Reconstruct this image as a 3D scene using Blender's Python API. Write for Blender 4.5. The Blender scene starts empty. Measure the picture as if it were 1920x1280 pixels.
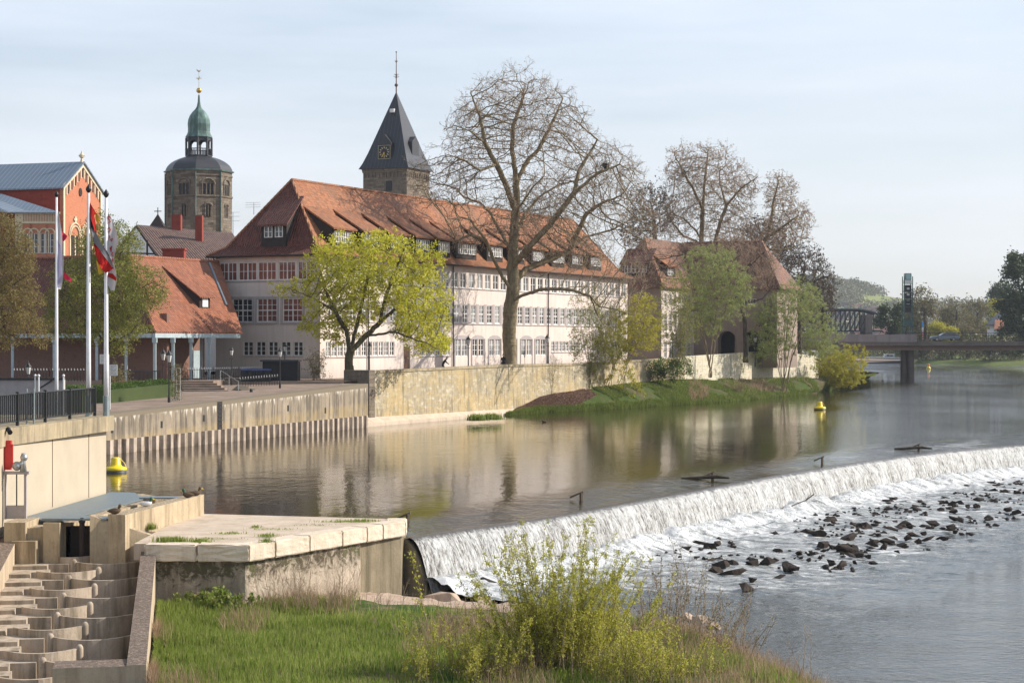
import bpy, bmesh, math, random
import numpy as np
from mathutils import Vector, Matrix
R = math.radians
random.seed(7); RNG = np.random.default_rng(11)
SC = bpy.context.scene
# ------------------------------------------------------------------ camera, sky, sun, exposure
F = 3500.0; CZ = 7.0
cam = bpy.data.cameras.new('camera'); co = bpy.data.objects.new('camera', cam); SC.collection.objects.link(co)
co.location = (0, 0, CZ); co.rotation_euler = (R(90), 0, 0)
cam.sensor_width = 36; cam.lens = F/1920*36; cam.clip_start = .5; cam.clip_end = 9000
SC.camera = co
SUN_AZ, SUN_EL = R(12), R(32)          # azimuth measured from +X towards +Y
sd = Vector((math.cos(SUN_EL)*math.cos(SUN_AZ), math.cos(SUN_EL)*math.sin(SUN_AZ), math.sin(SUN_EL)))
sl = bpy.data.lights.new('sun', 'SUN'); sl.energy = 5.0; sl.angle = R(.53); sl.color = (1, .93, .83)
so = bpy.data.objects.new('sun', sl); SC.collection.objects.link(so)
so.rotation_euler = sd.to_track_quat('Z', 'Y').to_euler(); so.location = (60, 0, 60)
W = bpy.data.worlds.new('World'); SC.world = W; W.use_nodes = True
wn = W.node_tree; bg = wn.nodes['Background']
sky = wn.nodes.new('ShaderNodeTexSky'); sky.sky_type = 'NISHITA'; sky.sun_disc = False
sky.sun_elevation = SUN_EL; sky.sun_rotation = R(90)-SUN_AZ; sky.air_density = 1.0; sky.dust_density = 1.2; sky.ozone_density = 1.2
# thin high cloud veil over the physical sky
tc = wn.nodes.new('ShaderNodeTexCoord'); mp = wn.nodes.new('ShaderNodeMapping'); mp.inputs['Scale'].default_value = (1.2, 1.2, 9)
mp.inputs['Rotation'].default_value = (0, R(4), 0)
cn = wn.nodes.new('ShaderNodeTexNoise'); cn.inputs['Scale'].default_value = 1.6; cn.inputs['Detail'].default_value = 7; cn.inputs['Roughness'].default_value = .55
cr = wn.nodes.new('ShaderNodeMapRange'); cr.inputs[1].default_value = .40; cr.inputs[2].default_value = .62; cr.inputs[3].default_value = .55; cr.inputs[4].default_value = .95
mx = wn.nodes.new('ShaderNodeMixRGB'); mx.inputs[2].default_value = (6.6, 6.95, 7.55, 1)
wn.links.new(tc.outputs['Generated'], mp.inputs[0]); wn.links.new(mp.outputs[0], cn.inputs['Vector']); wn.links.new(cn.outputs['Fac'], cr.inputs[0])
sp = wn.nodes.new('ShaderNodeSeparateXYZ'); zr_ = wn.nodes.new('ShaderNodeMapRange'); zr_.inputs[1].default_value = .28; zr_.inputs[2].default_value = .75; zr_.inputs[3].default_value = 1; zr_.inputs[4].default_value = .5
mu = wn.nodes.new('ShaderNodeMath'); mu.operation = 'MULTIPLY'; wn.links.new(tc.outputs['Generated'], sp.inputs[0]); wn.links.new(sp.outputs[2], zr_.inputs[0]); wn.links.new(cr.outputs[0], mu.inputs[0]); wn.links.new(zr_.outputs[0], mu.inputs[1])
wn.links.new(mu.outputs[0], mx.inputs[0])
hr = wn.nodes.new('ShaderNodeValToRGB'); hr.color_ramp.elements[0].position = .0; hr.color_ramp.elements[0].color = (.70, .70, .71, 1); hr.color_ramp.elements[1].position = .19; hr.color_ramp.elements[1].color = (.61, .68, .78, 1)
hm_ = wn.nodes.new('ShaderNodeMixRGB'); hm_.blend_type = 'MULTIPLY'; hm_.inputs[0].default_value = 1; hm_.inputs[2].default_value = (10, 10, 10, 1); wn.links.new(sp.outputs[2], hr.inputs[0]); wn.links.new(hr.outputs[0], hm_.inputs[1]); wn.links.new(hm_.outputs[0], mx.inputs[2]); wn.links.new(sky.outputs[0], mx.inputs[1]); wn.links.new(mx.outputs[0], bg.inputs[0])
bg.inputs[1].default_value = .105
SC.view_settings.view_transform = 'Standard'; SC.view_settings.look = 'None'; SC.view_settings.exposure = 0.40; SC.view_settings.gamma = 1
SC.render.engine = 'CYCLES'; SC.cycles.volume_bounces = 0; SC.cycles.max_bounces = 8; SC.cycles.transparent_max_bounces = 12
SC.render.resolution_x = 1024; SC.render.resolution_y = 682

# ------------------------------------------------------------------ helpers
def P(px, py, Y): return Vector(((px-960)/F*Y, Y, CZ-(py-640)/F*Y))
def G(px, py, z):
    Y = F*(CZ-z)/(py-640); return Vector(((px-960)/F*Y, Y, z))
WL = {}
def tag(o, label=None, cat=None, group=None, kind=None):
    if label: o['label'] = label
    if cat: o['category'] = cat
    if group: o['group'] = group
    if kind: o['kind'] = kind
    return o
def empty(name, loc, label=None, cat=None, group=None, kind=None):
    o = bpy.data.objects.new(name, None); SC.collection.objects.link(o); o.location = loc; o.empty_display_size = .3
    WL[o.name] = Vector(loc); return tag(o, label, cat, group, kind)
def link_mesh(name, me, mats, parent, origin, smooth):
    for m in (mats if isinstance(mats, (list, tuple)) else [mats]): me.materials.append(m)
    if smooth: me.polygons.foreach_set('use_smooth', [True]*len(me.polygons))
    o = bpy.data.objects.new(name, me); SC.collection.objects.link(o)
    if parent is not None: o.parent = parent; WL[o.name] = WL[parent.name].copy()
    else: o.location = origin; WL[o.name] = Vector(origin)
    return o
def auto_uv(me, off):
    n = len(me.loops); uv = np.zeros((n, 2), np.float32)
    co = np.zeros(len(me.vertices)*3); me.vertices.foreach_get('co', co); co = co.reshape(-1, 3)+np.array(off)
    for p in me.polygons:
        nx, ny, nz = p.normal; h = math.hypot(nx, ny)
        if h < .05: u = (1, 0, 0); v = (0, 1, 0)
        else:
            u = (-ny/h, nx/h, 0); v = (ny*0-nz*u[1], nz*u[0]-0*nx, nx*u[1]-ny*u[0])
            if v[2] < 0: v = (-v[0], -v[1], -v[2])
        for li in p.loop_indices:
            c = co[me.loops[li].vertex_index]
            uv[li] = (c[0]*u[0]+c[1]*u[1]+c[2]*u[2], c[0]*v[0]+c[1]*v[1]+c[2]*v[2])
    l = me.uv_layers.new(name='UVMap'); l.data.foreach_set('uv', uv.ravel())
class MB:
    def __init__(s): s.v = []; s.f = []; s.m = []
    def poly(s, pts, m=0):
        k = len(s.v); s.v += [tuple(p) for p in pts]; s.f.append(tuple(range(k, k+len(pts)))); s.m.append(m)
    def prism(s, pts, d, m=0):
        pts = [Vector(p) for p in pts]; d = Vector(d); q = [p+d for p in pts]
        s.poly(pts, m); s.poly(q[::-1], m)
        for i in range(len(pts)):
            j = (i+1) % len(pts); s.poly([pts[j], pts[i], q[i], q[j]], m)
    def hexa(s, b, t, m=0):
        s.poly(b[::-1], m); s.poly(t, m)
        for i in range(4): j = (i+1) % 4; s.poly([b[i], b[j], t[j], t[i]], m)
    def box(s, x0, x1, y0, y1, z0, z1, m=0):
        s.prism([(x0, y0, z0), (x1, y0, z0), (x1, y1, z0), (x0, y1, z0)], (0, 0, z1-z0), m)
    def fbox(s, fr, a0, a1, b0, b1, z0, z1, m=0):
        s.prism([fr.p(a0, b0, z0), fr.p(a1, b0, z0), fr.p(a1, b1, z0), fr.p(a0, b1, z0)], (0, 0, z1-z0), m)
    def tube(s, p0, p1, r0, r1=None, n=8, m=0, cap=True):
        r1 = r0 if r1 is None else r1; p0 = Vector(p0); p1 = Vector(p1); d = (p1-p0).normalized()
        a = d.orthogonal().normalized(); b = d.cross(a)
        A = [p0+(a*math.cos(2*math.pi*i/n)+b*math.sin(2*math.pi*i/n))*r0 for i in range(n)]
        B = [p1+(a*math.cos(2*math.pi*i/n)+b*math.sin(2*math.pi*i/n))*r1 for i in range(n)]
        for i in range(n): j = (i+1) % n; s.poly([A[i], A[j], B[j], B[i]], m)
        if cap: s.poly(A[::-1], m); s.poly(B, m)
    def path(s, pts, r, n=6, m=0):
        for a, b in zip(pts[:-1], pts[1:]): s.tube(a, b, r, r, n, m)
    def lathe(s, c, prof, n=16, m=0, rot=0):
        c = Vector(c); rings = []
        for r, z in prof: rings.append([c+Vector((r*math.cos(rot+2*math.pi*i/n), r*math.sin(rot+2*math.pi*i/n), z)) for i in range(n)])
        for a, b in zip(rings[:-1], rings[1:]):
            for i in range(n): j = (i+1) % n; s.poly([a[i], a[j], b[j], b[i]], m)
        s.poly(rings[0][::-1], m); s.poly(rings[-1], m)
    def ball(s, c, r, n=10, m=0, sz=1): s.lathe(c, [(r*math.sin(math.pi*k/n)+1e-4, -r*sz*math.cos(math.pi*k/n)) for k in range(n+1)], n+2, m)
    def build(s, name, mats, parent=None, smooth=False, label=None, cat=None, group=None, kind=None, origin=None):
        V = np.array(s.v, dtype=float)
        if parent is not None: off = np.array(WL[parent.name])
        elif origin is not None: off = np.array(origin, float)
        else: off = np.array([(V[:, 0].min()+V[:, 0].max())/2, (V[:, 1].min()+V[:, 1].max())/2, V[:, 2].min()])
        me = bpy.data.meshes.new(name); me.from_pydata((V-off).tolist(), [], s.f)
        me.polygons.foreach_set('material_index', s.m); me.update()
        auto_uv(me, off)
        if smooth:
            bm = bmesh.new(); bm.from_mesh(me); bmesh.ops.remove_doubles(bm, verts=bm.verts, dist=1e-4); bm.to_mesh(me); bm.free()
        return tag(link_mesh(name, me, mats, parent, off, smooth), label, cat, group, kind)
def np_obj(name, V, Fc, mats, parent=None, smooth=True, origin=None, uv=None, midx=None, attrs=None):
    V = np.asarray(V, float); Fc = np.asarray(Fc, np.int32)
    off = np.array(WL[parent.name]) if parent is not None else (np.array(origin, float) if origin is not None else np.array([V[:, 0].mean(), V[:, 1].mean(), V[:, 2].min()]))
    me = bpy.data.meshes.new(name); me.vertices.add(len(V)); me.vertices.foreach_set('co', (V-off).astype(np.float32).ravel())
    m, k = Fc.shape; me.loops.add(m*k); me.loops.foreach_set('vertex_index', Fc.ravel()); me.polygons.add(m)
    me.polygons.foreach_set('loop_start', np.arange(0, m*k, k, dtype=np.int32))
    if midx is not None: me.polygons.foreach_set('material_index', np.asarray(midx, np.int32))
    me.update(calc_edges=True)
    if uv is not None:
        l = me.uv_layers.new(name='UVMap'); l.data.foreach_set('uv', np.asarray(uv, np.float32)[Fc.ravel()].ravel())
    for nm, arr in (attrs or {}).items():
        a = me.attributes.new(nm, 'FLOAT', 'POINT'); a.data.foreach_set('value', np.asarray(arr, np.float32))
    return link_mesh(name, me, mats, parent, off, smooth)
class Fr:                      # a local frame: a along s, b along the outward normal, z up
    def __init__(s, o, sv, nv): s.o = Vector(o[:2]); s.s = Vector(sv).normalized(); s.n = Vector(nv).normalized()
    def p(s, a, b, z): q = s.o+s.s*a+s.n*b; return Vector((q.x, q.y, z))
    def a(s, px):
        t = (px-960)/F; return (s.o.x-t*s.o.y)/(t*s.s.y-s.s.x)
    def at(s, px, py): a = s.a(px); q = s.p(a, 0, 0); return a, CZ-(py-640)/F*q.y
def vnoise(x, y, seed=0):
    xi = np.floor(x).astype(np.int64); yi = np.floor(y).astype(np.int64); xf = x-xi; yf = y-yi
    def h(a, b):
        n = (a*374761393+b*668265263+seed*974634777) & 0xffffffff; n = ((n ^ (n >> 13))*1274126177) & 0xffffffff
        return ((n ^ (n >> 16)) & 0xffff)/65535.0
    u = xf*xf*(3-2*xf); v = yf*yf*(3-2*yf)
    return (h(xi, yi)*(1-u)+h(xi+1, yi)*u)*(1-v)+(h(xi, yi+1)*(1-u)+h(xi+1, yi+1)*u)*v
def fbm(x, y, o=4, seed=0):
    s = 0; a = .5
    for k in range(o): s = s+a*vnoise(x*2**k, y*2**k, seed+k); a *= .5
    return s
def grid_faces(n, m):
    i = np.arange((n-1)*(m-1)); a = (i//(m-1))*m+i % (m-1); return np.stack([a, a+1, a+m+1, a+m], 1)
def sstep(x, a, b): t = np.clip((x-a)/(b-a), 0, 1); return t*t*(3-2*t)

# ------------------------------------------------------------------ materials
class NT:
    def __init__(s, name):
        s.m = bpy.data.materials.new(name); s.m.use_nodes = True; s.t = s.m.node_tree; s.b = s.t.nodes['Principled BSDF']
    def n(s, t, ins=None, **kw):
        x = s.t.nodes.new(t)
        for k, v in kw.items(): setattr(x, k, v)
        for k, v in (ins or {}).items(): s.set(x.inputs[k], v)
        return x
    def set(s, inp, v):
        if hasattr(v, 'links') or isinstance(v, bpy.types.NodeSocket): s.t.links.new(v, inp)
        elif isinstance(v, (tuple, list)): inp.default_value = tuple(v)+((1,) if len(v) == 3 and len(inp.default_value) == 4 else ())
        else: inp.default_value = v
    def uv(s, sc=(1, 1, 1)): return s.map(s.n('ShaderNodeTexCoord').outputs['UV'], sc)
    def pos(s, sc=(1, 1, 1)): return s.map(s.n('ShaderNodeNewGeometry').outputs['Position'], sc)
    def map(s, v, sc=(1, 1, 1), rot=(0, 0, 0)): return s.n('ShaderNodeMapping', {0: v, 'Scale': sc, 'Rotation': rot}).outputs[0]
    def noise(s, v, sc=1, d=4, r=.55, dist=0): return s.n('ShaderNodeTexNoise', {'Vector': v, 'Scale': sc, 'Detail': d, 'Roughness': r, 'Distortion': dist}).outputs['Fac']
    def ramp(s, f, st):
        x = s.n('ShaderNodeValToRGB', {0: f}); e = x.color_ramp.elements
        while len(e) < len(st): e.new(.5)
        for i, (p, c) in enumerate(st): e[i].position = p; e[i].color = tuple(c)+(1,) if len(c) == 3 else c
        return x.outputs[0]
    def rr(s, f, a, b, c=0, d=1): return s.n('ShaderNodeMapRange', {0: f, 1: a, 2: b, 3: c, 4: d}).outputs[0]
    def mix(s, f, a, b, bt='MIX'): return s.n('ShaderNodeMixRGB', {0: f, 1: a, 2: b}, blend_type=bt).outputs[0]
    def math(s, op, a, b=0): return s.n('ShaderNodeMath', {0: a, 1: b}, operation=op).outputs[0]
    def z(s): return s.n('ShaderNodeSeparateXYZ', {0: s.n('ShaderNodeNewGeometry').outputs['Position']}).outputs
    def bump(s, h, st=.5, d=.02, nrm=None):
        i = {'Height': h, 'Strength': st, 'Distance': d}
        if nrm is not None: i['Normal'] = nrm
        return s.n('ShaderNodeBump', i).outputs[0]
    def rnd(s): return s.n('ShaderNodeNewGeometry').outputs['Random Per Island']
    def done(s, col=None, rough=.8, nrm=None, spec=.3, metal=0, ior=None):
        if col is not None: s.set(s.b.inputs['Base Color'], col)
        s.set(s.b.inputs['Roughness'], rough); s.set(s.b.inputs['Metallic'], metal); s.set(s.b.inputs['Specular IOR Level'], spec)
        if nrm is not None: s.set(s.b.inputs['Normal'], nrm)
        if ior: s.b.inputs['IOR'].default_value = ior
        return s.m
def M_plain(name, c, c2=None, sc=2.0, rough=.7, metal=0, spec=.3, bump=.15, bs=12):
    k = NT(name); v = k.pos(); c2 = c2 or tuple(x*.8 for x in c)
    f = k.noise(v, sc, 5, .6); return k.done(k.ramp(f, [(.3, c2), (.7, c)]), rough, k.bump(k.noise(v, bs, 3), bump, .02), spec, metal)
MT = {}
def tiles(name, cols, moss=.3, tw=.24, th=.33, st=1.0):
    k = NT(name); uv = k.uv(); br = k.n('ShaderNodeTexBrick', {'Vector': uv, 'Scale': 1, 'Color1': (0, 0, 0, 1), 'Color2': (1, 1, 1, 1), 'Mortar': (.5, .5, .5, 1), 'Brick Width': tw, 'Row Height': th, 'Mortar Size': 0.0})
    br.offset = 0; c = k.ramp(br.outputs[0], [(0, cols[0]), (.5, cols[1]), (1, cols[2])])
    n = k.noise(uv, .35, 6, .7); n2 = k.noise(uv, 1.7, 5, .65)
    c = k.mix(k.rr(n, .45, .7, 0, moss), c, cols[3]); c = k.mix(k.rr(n2, .5, .75, 0, moss*.7), c, (.10, .085, .06, 1))
    s = k.n('ShaderNodeSeparateXYZ', {0: uv}).outputs
    a = k.math('SINE', k.math('MULTIPLY', s[0], 2*math.pi/tw)); fr = k.math('FRACT', k.math('DIVIDE', s[1], th))
    h = k.math('ADD', k.math('MULTIPLY', a, .5), k.math('MULTIPLY', k.math('SUBTRACT', 1, fr), 1.1))
    MT[name] = k.done(c, .62, k.bump(h, st, .09), .35)
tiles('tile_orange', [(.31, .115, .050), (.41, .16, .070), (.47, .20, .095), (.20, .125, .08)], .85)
tiles('tile_red_shade', [(.105, .028, .018), (.14, .038, .023), (.20, .058, .034), (.07, .032, .022)], .5)  # darker copy of the roof tile, shade of the front slopes put into its colour
tiles('tile_wing', [(.27, .095, .05), (.34, .125, .065), (.41, .16, .085), (.22, .10, .065)], .5, .26, .34)
tiles('tile_old', [(.19, .085, .052), (.25, .115, .070), (.32, .15, .095), (.14, .10, .075)], .9)
tiles('tile_brown', [(.10, .058, .046), (.13, .076, .060), (.17, .10, .078), (.08, .055, .045)], .4)
def stucco(name, c, c2):
    k = NT(name); uv = k.uv(); f = k.noise(uv, .5, 6, .6); g = k.noise(k.uv((1.6, .12, 1)), 1.3, 5, .65)
    col = k.mix(k.rr(g, .46, .68, 0, .42), k.ramp(f, [(.3, c2), (.7, c)]), tuple(x*.66 for x in c)); z = k.z()[2]
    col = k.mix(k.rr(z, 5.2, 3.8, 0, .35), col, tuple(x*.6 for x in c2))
    MT[name] = k.done(col, .9, k.bump(k.noise(uv, 9, 4, .7), .25, .02), .15)
stucco('stucco_pink', (.68, .595, .54), (.60, .515, .47)); stucco('stucco_cream', (.60, .55, .47), (.55, .50, .42)); stucco('stucco_shade', (.34, .27, .225), (.27, .21, .175))  # the brown stucco has the shade of the river-facing walls in its colour
stucco('white_wall', (.75, .73, .70), (.66, .64, .61))
def stone(name, c1, c2, c3, bw=.7, bh=.3, mort=(.35, .32, .26), st=.7, big=1.0, streak=.4, stain=(.09, .08, .05), rub=0):
    k = NT(name); uv = k.uv(); w = k.noise(uv, 1.2, 3); 
    uvd = k.n('ShaderNodeVectorMath', {0: uv, 1: k.n('ShaderNodeCombineXYZ', {0: k.rr(w, 0, 1, -.12, .12), 1: k.rr(k.noise(uv, 2.3, 2), 0, 1, -.06, .06)}).outputs[0]}, operation='ADD').outputs[0]
    br = k.n('ShaderNodeTexBrick', {'Vector': uvd, 'Scale': 1, 'Color1': (0, 0, 0, 1), 'Color2': (1, 1, 1, 1), 'Mortar': (.5, .5, .5, 1), 'Brick Width': bw, 'Row Height': bh, 'Mortar Size': .025, 'Mortar Smooth': .6, 'Bias': 0})
    c = k.ramp(br.outputs[0], [(0, c1), (.5, c2), (1, c3)]); c = k.mix(k.math('MULTIPLY', br.outputs['Fac'], .6), c, mort)
    f = k.noise(uv, .45*big, 8, .7, .6); g = k.noise(k.uv((2.2, .25, 1)), 1.1, 6, .7); q = k.noise(uv, 3.2, 5, .75)
    c = k.mix(k.rr(f, .36, .58, 0, .85), c, c2); c = k.mix(k.rr(k.noise(uv, 1.6, 6, .75, .8), .55, .66, 0, .55), c, tuple(x*.55 for x in c1)); c = k.mix(k.rr(g, .52, .72, 0, streak), c, stain); c = k.mix(k.rr(q, .56, .75, 0, .45), c, c3)
    if rub:
        vo = k.n('ShaderNodeTexVoronoi', {'Vector': k.map(uvd, (1, 1.9, 1)), 'Scale': 2.1}).outputs; ed = k.rr(vo['Distance'], .25, .6)
        rc = k.ramp(k.n('ShaderNodeSeparateXYZ', {0: vo['Color']}).outputs[0], [(0, c1), (.35, c2), (.7, (.45, .33, .15)), (1, c3)]); c = k.mix(.75, c, rc); c = k.mix(k.math('MULTIPLY', ed, .35), c, mort)
        c = k.mix(k.rr(k.noise(uv, .22, 6, .6), .48, .62, 0, .5), c, (.50, .36, .16)); c = k.mix(k.rr(g, .50, .66, 0, .75), c, stain); c = k.mix(k.rr(k.noise(k.uv((1, .5, 1)), .6, 7, .75), .55, .63, 0, .6), c, (.22, .20, .14))
    MT[name] = k.done(c, .92, k.bump(k.math('ADD', k.math('MULTIPLY', br.outputs['Fac'], -.7 if not rub else -.1), k.noise(uv, 5, 6, .7)), st, .06), .15)
stone('old_wall', (.30, .24, .15), (.42, .35, .235), (.60, .54, .42), .55, .24, streak=.3, st=.9, big=1.5, rub=1, stain=(.15, .125, .08))
stone('pale_wall', (.48, .42, .30), (.62, .56, .43), (.72, .68, .56), .5, .22, streak=.3, st=.7)
stone('tower_stone', (.10, .08, .06), (.19, .155, .12), (.32, .27, .205), .7, .32, (.10, .085, .07), streak=.7)
stone('brick_orange', (.42, .155, .085), (.48, .185, .105), (.54, .23, .14), .28, .09, (.45, .22, .13), st=.2, streak=.05)
stone('brick_red', (.22, .04, .028), (.26, .05, .032), (.29, .06, .04), .6, .4, (.2, .05, .035), st=.1, streak=.1)
stone('brick_pink', (.20, .115, .09), (.23, .13, .10), (.26, .155, .12), .28, .09, (.2, .14, .11), st=.2, streak=.1)
def concrete(name, c, c2, stain, amt=.6, sc=1.0, bump=.5, top=None):
    k = NT(name); p = k.pos(); f = k.noise(p, .6*sc, 8, .68, .4); s2 = k.noise(k.pos((1.0, 1.0, .10)), 1.7*sc, 7, .7); q = k.noise(p, 7*sc, 5, .7)
    c0 = k.ramp(f, [(.32, c2), (.62, c)]); c0 = k.mix(k.rr(s2, .46, .64, 0, amt), c0, stain); c0 = k.mix(k.rr(q, .58, .72, 0, .35), c0, tuple(x*.5 for x in stain))
    n = k.n('ShaderNodeNewGeometry').outputs['Normal']
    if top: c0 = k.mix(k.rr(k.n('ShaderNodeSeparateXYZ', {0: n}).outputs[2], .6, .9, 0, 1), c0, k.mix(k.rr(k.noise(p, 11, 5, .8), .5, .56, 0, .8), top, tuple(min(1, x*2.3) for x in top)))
    MT[name] = k.done(c0, .93, k.bump(k.math('ADD', k.noise(p, 4, 7, .7), k.math('MULTIPLY', q, .4)), bump, .04), .15)
concrete('conc_quay', (.42, .34, .22), (.30, .25, .17), (.12, .10, .075), .7, 1.0)
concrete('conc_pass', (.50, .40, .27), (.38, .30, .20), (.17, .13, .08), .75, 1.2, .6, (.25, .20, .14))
concrete('conc_wet', (.27, .22, .15), (.18, .15, .10), (.09, .08, .05), .7, 1.3, .6)
concrete('conc_step', (.50, .41, .32), (.36, .29, .22), (.13, .11, .075), .75, 1.5, .6)
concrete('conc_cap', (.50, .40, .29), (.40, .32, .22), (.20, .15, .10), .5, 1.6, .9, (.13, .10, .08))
concrete('conc_pier', (.62, .51, .40), (.48, .39, .30), (.13, .105, .07), .75, 1.1, 1.0)
concrete('conc_slab', (.56, .46, .36), (.47, .385, .30), (.34, .27, .20), .6, .8, .35)
concrete('conc_block', (.70, .60, .48), (.60, .50, .39), (.36, .30, .21), .35, 1.6, 1.0)
concrete('conc_bridge', (.20, .165, .145), (.15, .125, .11), (.09, .075, .065), .5, .5, .2)
concrete('conc_parapet', (.32, .28, .27), (.27, .23, .225), (.19, .16, .155), .5, .8, .2)
concrete('pile_paint', (.55, .46, .38), (.36, .28, .21), (.13, .10, .075), .85, 1.6, .5)
concrete('paving', (.30, .225, .18), (.22, .165, .13), (.13, .10, .075), .5, .45, .5)
concrete('rockdark', (.055, .042, .035), (.03, .024, .02), (.015, .012, .01), .6, 3, .9)
concrete('rockpale', (.50, .38, .29), (.40, .30, .23), (.25, .18, .13), .5, 3, .9)
MT['beige'] = M_plain('beige', (.47, .40, .30), (.41, .35, .265), .8, .85, bump=.08)
def eroded():
    k = NT('conc_pier'); p = k.pos(); z = k.z()[2]; f = k.noise(p, .8, 8, .7, .5); s2 = k.noise(k.pos((1, 1, .12)), 1.9, 7, .7); q = k.noise(p, 3.2, 7, .78, .6)
    c = k.ramp(f, [(.3, (.46, .375, .29)), (.65, (.62, .52, .41))]); c = k.mix(k.rr(s2, .46, .64, 0, .6), c, (.17, .14, .10))
    band = k.math('ADD', z, k.rr(q, .3, .7, -.55, .55)); e = k.rr(band, -.75, -.35, 0, 1); c = k.mix(k.math('MULTIPLY', e, k.rr(q, .40, .52, .2, .95)), c, (.10, .085, .055)); c = k.mix(k.math('MULTIPLY', k.rr(band, -.5, -.2, 0, .6), k.rr(f, .5, .6)), c, (.14, .15, .05))
    c = k.mix(k.rr(z, -1.2, -1.7, 0, .45), c, (.20, .15, .10)); MT['conc_pier'] = k.done(c, .93, k.bump(k.math('ADD', k.math('MULTIPLY', q, 1.5), f), 1.0, .10), .12)
eroded()
def streaky():                       # quay face: grey-brown with lime run-off and ochre near the foot
    k = NT('quay_face'); p = k.pos(); z = k.z()[2]; s2 = k.noise(k.pos((1, 1, .08)), 2.1, 8, .7); f = k.noise(p, .7, 7, .65)
    zz = k.math('SUBTRACT', z, k.rr(k.z()[1], 115, 153, 0, 1.0))
    c = k.ramp(f, [(.3, (.22, .18, .135)), (.7, (.38, .315, .235))]); c = k.mix(k.rr(s2, .44, .58, 0, .8), c, (.095, .08, .065))
    c = k.mix(k.math('MULTIPLY', k.rr(zz, 1.15, .8, 0, .35), k.rr(k.noise(p, 1.1, 5), .35, .6)), c, (.42, .30, .11))
    run = k.math('ADD', zz, k.rr(k.noise(k.pos((1, 1, .12)), 2.6, 6, .7), .2, .8, -1.5, .7))
    c = k.mix(k.rr(run, 1.75, 2.0, 0, .85), c, (.62, .57, .49)); c = k.mix(k.rr(zz, 2.16, 2.24, 0, 1), c, (.20, .165, .12))
    MT['quay_face'] = k.done(c, .92, k.bump(k.noise(p, 4, 7, .7), .5, .04), .15)
streaky()
for nm, c, r, m_, s_ in [('white_frame', (.80, .79, .77), .5, 0, .3), ('frame_grey', (.42, .38, .38), .7, 0, .2), ('dark_wood', (.045, .035, .032), .8, 0, .2), ('metal_dark', (.035, .036, .038), .45, .3, .4),
        ('metal_grey', (.42, .43, .44), .4, .7, .5), ('galv', (.33, .38, .38), .45, .5, .5), ('pole_white', (.78, .77, .79), .35, 0, .5), ('post_blue', (.42, .50, .53), .5, 0, .4),
        ('slate', (.035, .037, .045), .5, 0, .45), ('lead', (.045, .045, .052), .45, .1, .5), ('zinc', (.22, .27, .31), .45, .35, .5), ('gold', (.75, .45, .10), .3, .9, .5), ('black', (.012, .012, .013), .45, 0, .4),
        ('red', (.62, .03, .025), .4, 0, .5), ('yellow', (.85, .62, .01), .35, 0, .5), ('orange', (.8, .2, .03), .5, 0, .4), ('buoy_band', (.05, .06, .09), .5, 0, .4), ('blue_lid', (.02, .045, .16), .4, 0, .4), ('grating', (.20, .245, .27), .5, .4, .4),
        ('cream_stone', (.70, .60, .42), .85, 0, .2), ('chimney', (.30, .07, .05), .9, 0, .1), ('box_dark', (.03, .031, .033), .7, 0, .2), ('skin', (.50, .30, .22), .6, 0, .3), ('cloth_dark', (.03, .03, .035), .9, 0, .1),
        ('glass_green', (.30, .50, .50), .15, 0, .6), ('panel_green', (.02, .07, .065), .3, 0, .5), ('car_paint', (.17, .20, .25), .25, .5, .5), ('hull', (.04, .05, .08), .5, 0, .4), ('boat_white', (.72, .74, .76), .5, 0, .3), ('wood_weir', (.12, .09, .07), .85, 0, .2),
        ('sign_white', (.78, .76, .72), .6, 0, .3), ('sign_line', (.30, .28, .28), .7, 0, .2), ('duck_brown', (.13, .09, .06), .9, 0, .1), ('duck_white', (.7, .7, .7), .9, 0, .1), ('duck_green', (.02, .09, .05), .5, 0, .4), ('pier_concrete', (.27, .20, .165), .9, 0, .1),
        ('steel_bridge', (.045, .05, .06), .7, .2, .3), ('green_wall', (.30, .34, .16), .9, 0, .1), ('door_brown', (.14, .075, .055), .7, 0, .2), ('rust', (.16, .08, .05), .85, .2, .2), ('leaf_dummy', (.1, .1, .1), .8, 0, .1)]:
    MT[nm] = M_plain(nm, c, None, 3 if m_ == 0 else 5, r, m_, s_, .06)
def copper():
    k = NT('copper'); s = k.z(); f = k.noise(k.pos((1, 1, .25)), 1.4, 6, .65)
    MT['copper'] = k.done(k.ramp(f, [(.35, (.035, .055, .052)), (.55, (.10, .17, .15)), (.75, (.22, .34, .30))]), .55, None, .35, .2)
copper()
def seam(name, c):
    k = NT(name); uv = k.uv(); s = k.n('ShaderNodeSeparateXYZ', {0: uv}).outputs; a = k.math('FRACT', k.math('DIVIDE', s[0], .6))
    l = k.math('LESS_THAN', a, .09); col = k.mix(k.rr(k.noise(k.uv((1, .2, 1)), 1.5, 5), .4, .7, 0, .4), c, tuple(x*.7 for x in c)); col = k.mix(l, col, tuple(min(1, x*1.9) for x in c))
    MT[name] = k.done(col, .4, k.bump(l, .8, .05), .4, .4)
seam('seam_metal', (.20, .245, .30)); seam('slate_seam', (.045, .047, .054))
def glass(name, c1, c2):
    k = NT(name); f = k.noise(k.pos(), .55, 2, .5); MT[name] = k.done(k.ramp(f, [(.42, c1), (.58, c2)]), .06, k.bump(k.noise(k.pos(), 1.5, 2), .05, .05), .7)
glass('glass', (.02, .02, .022), (.07, .06, .06)); glass('glass_curtain', (.10, .10, .105), (.34, .34, .34)); glass('glass_red_reflection', (.15, .055, .045), (.22, .085, .065))  # the red panes have the reflected roof painted into their colour
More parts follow.
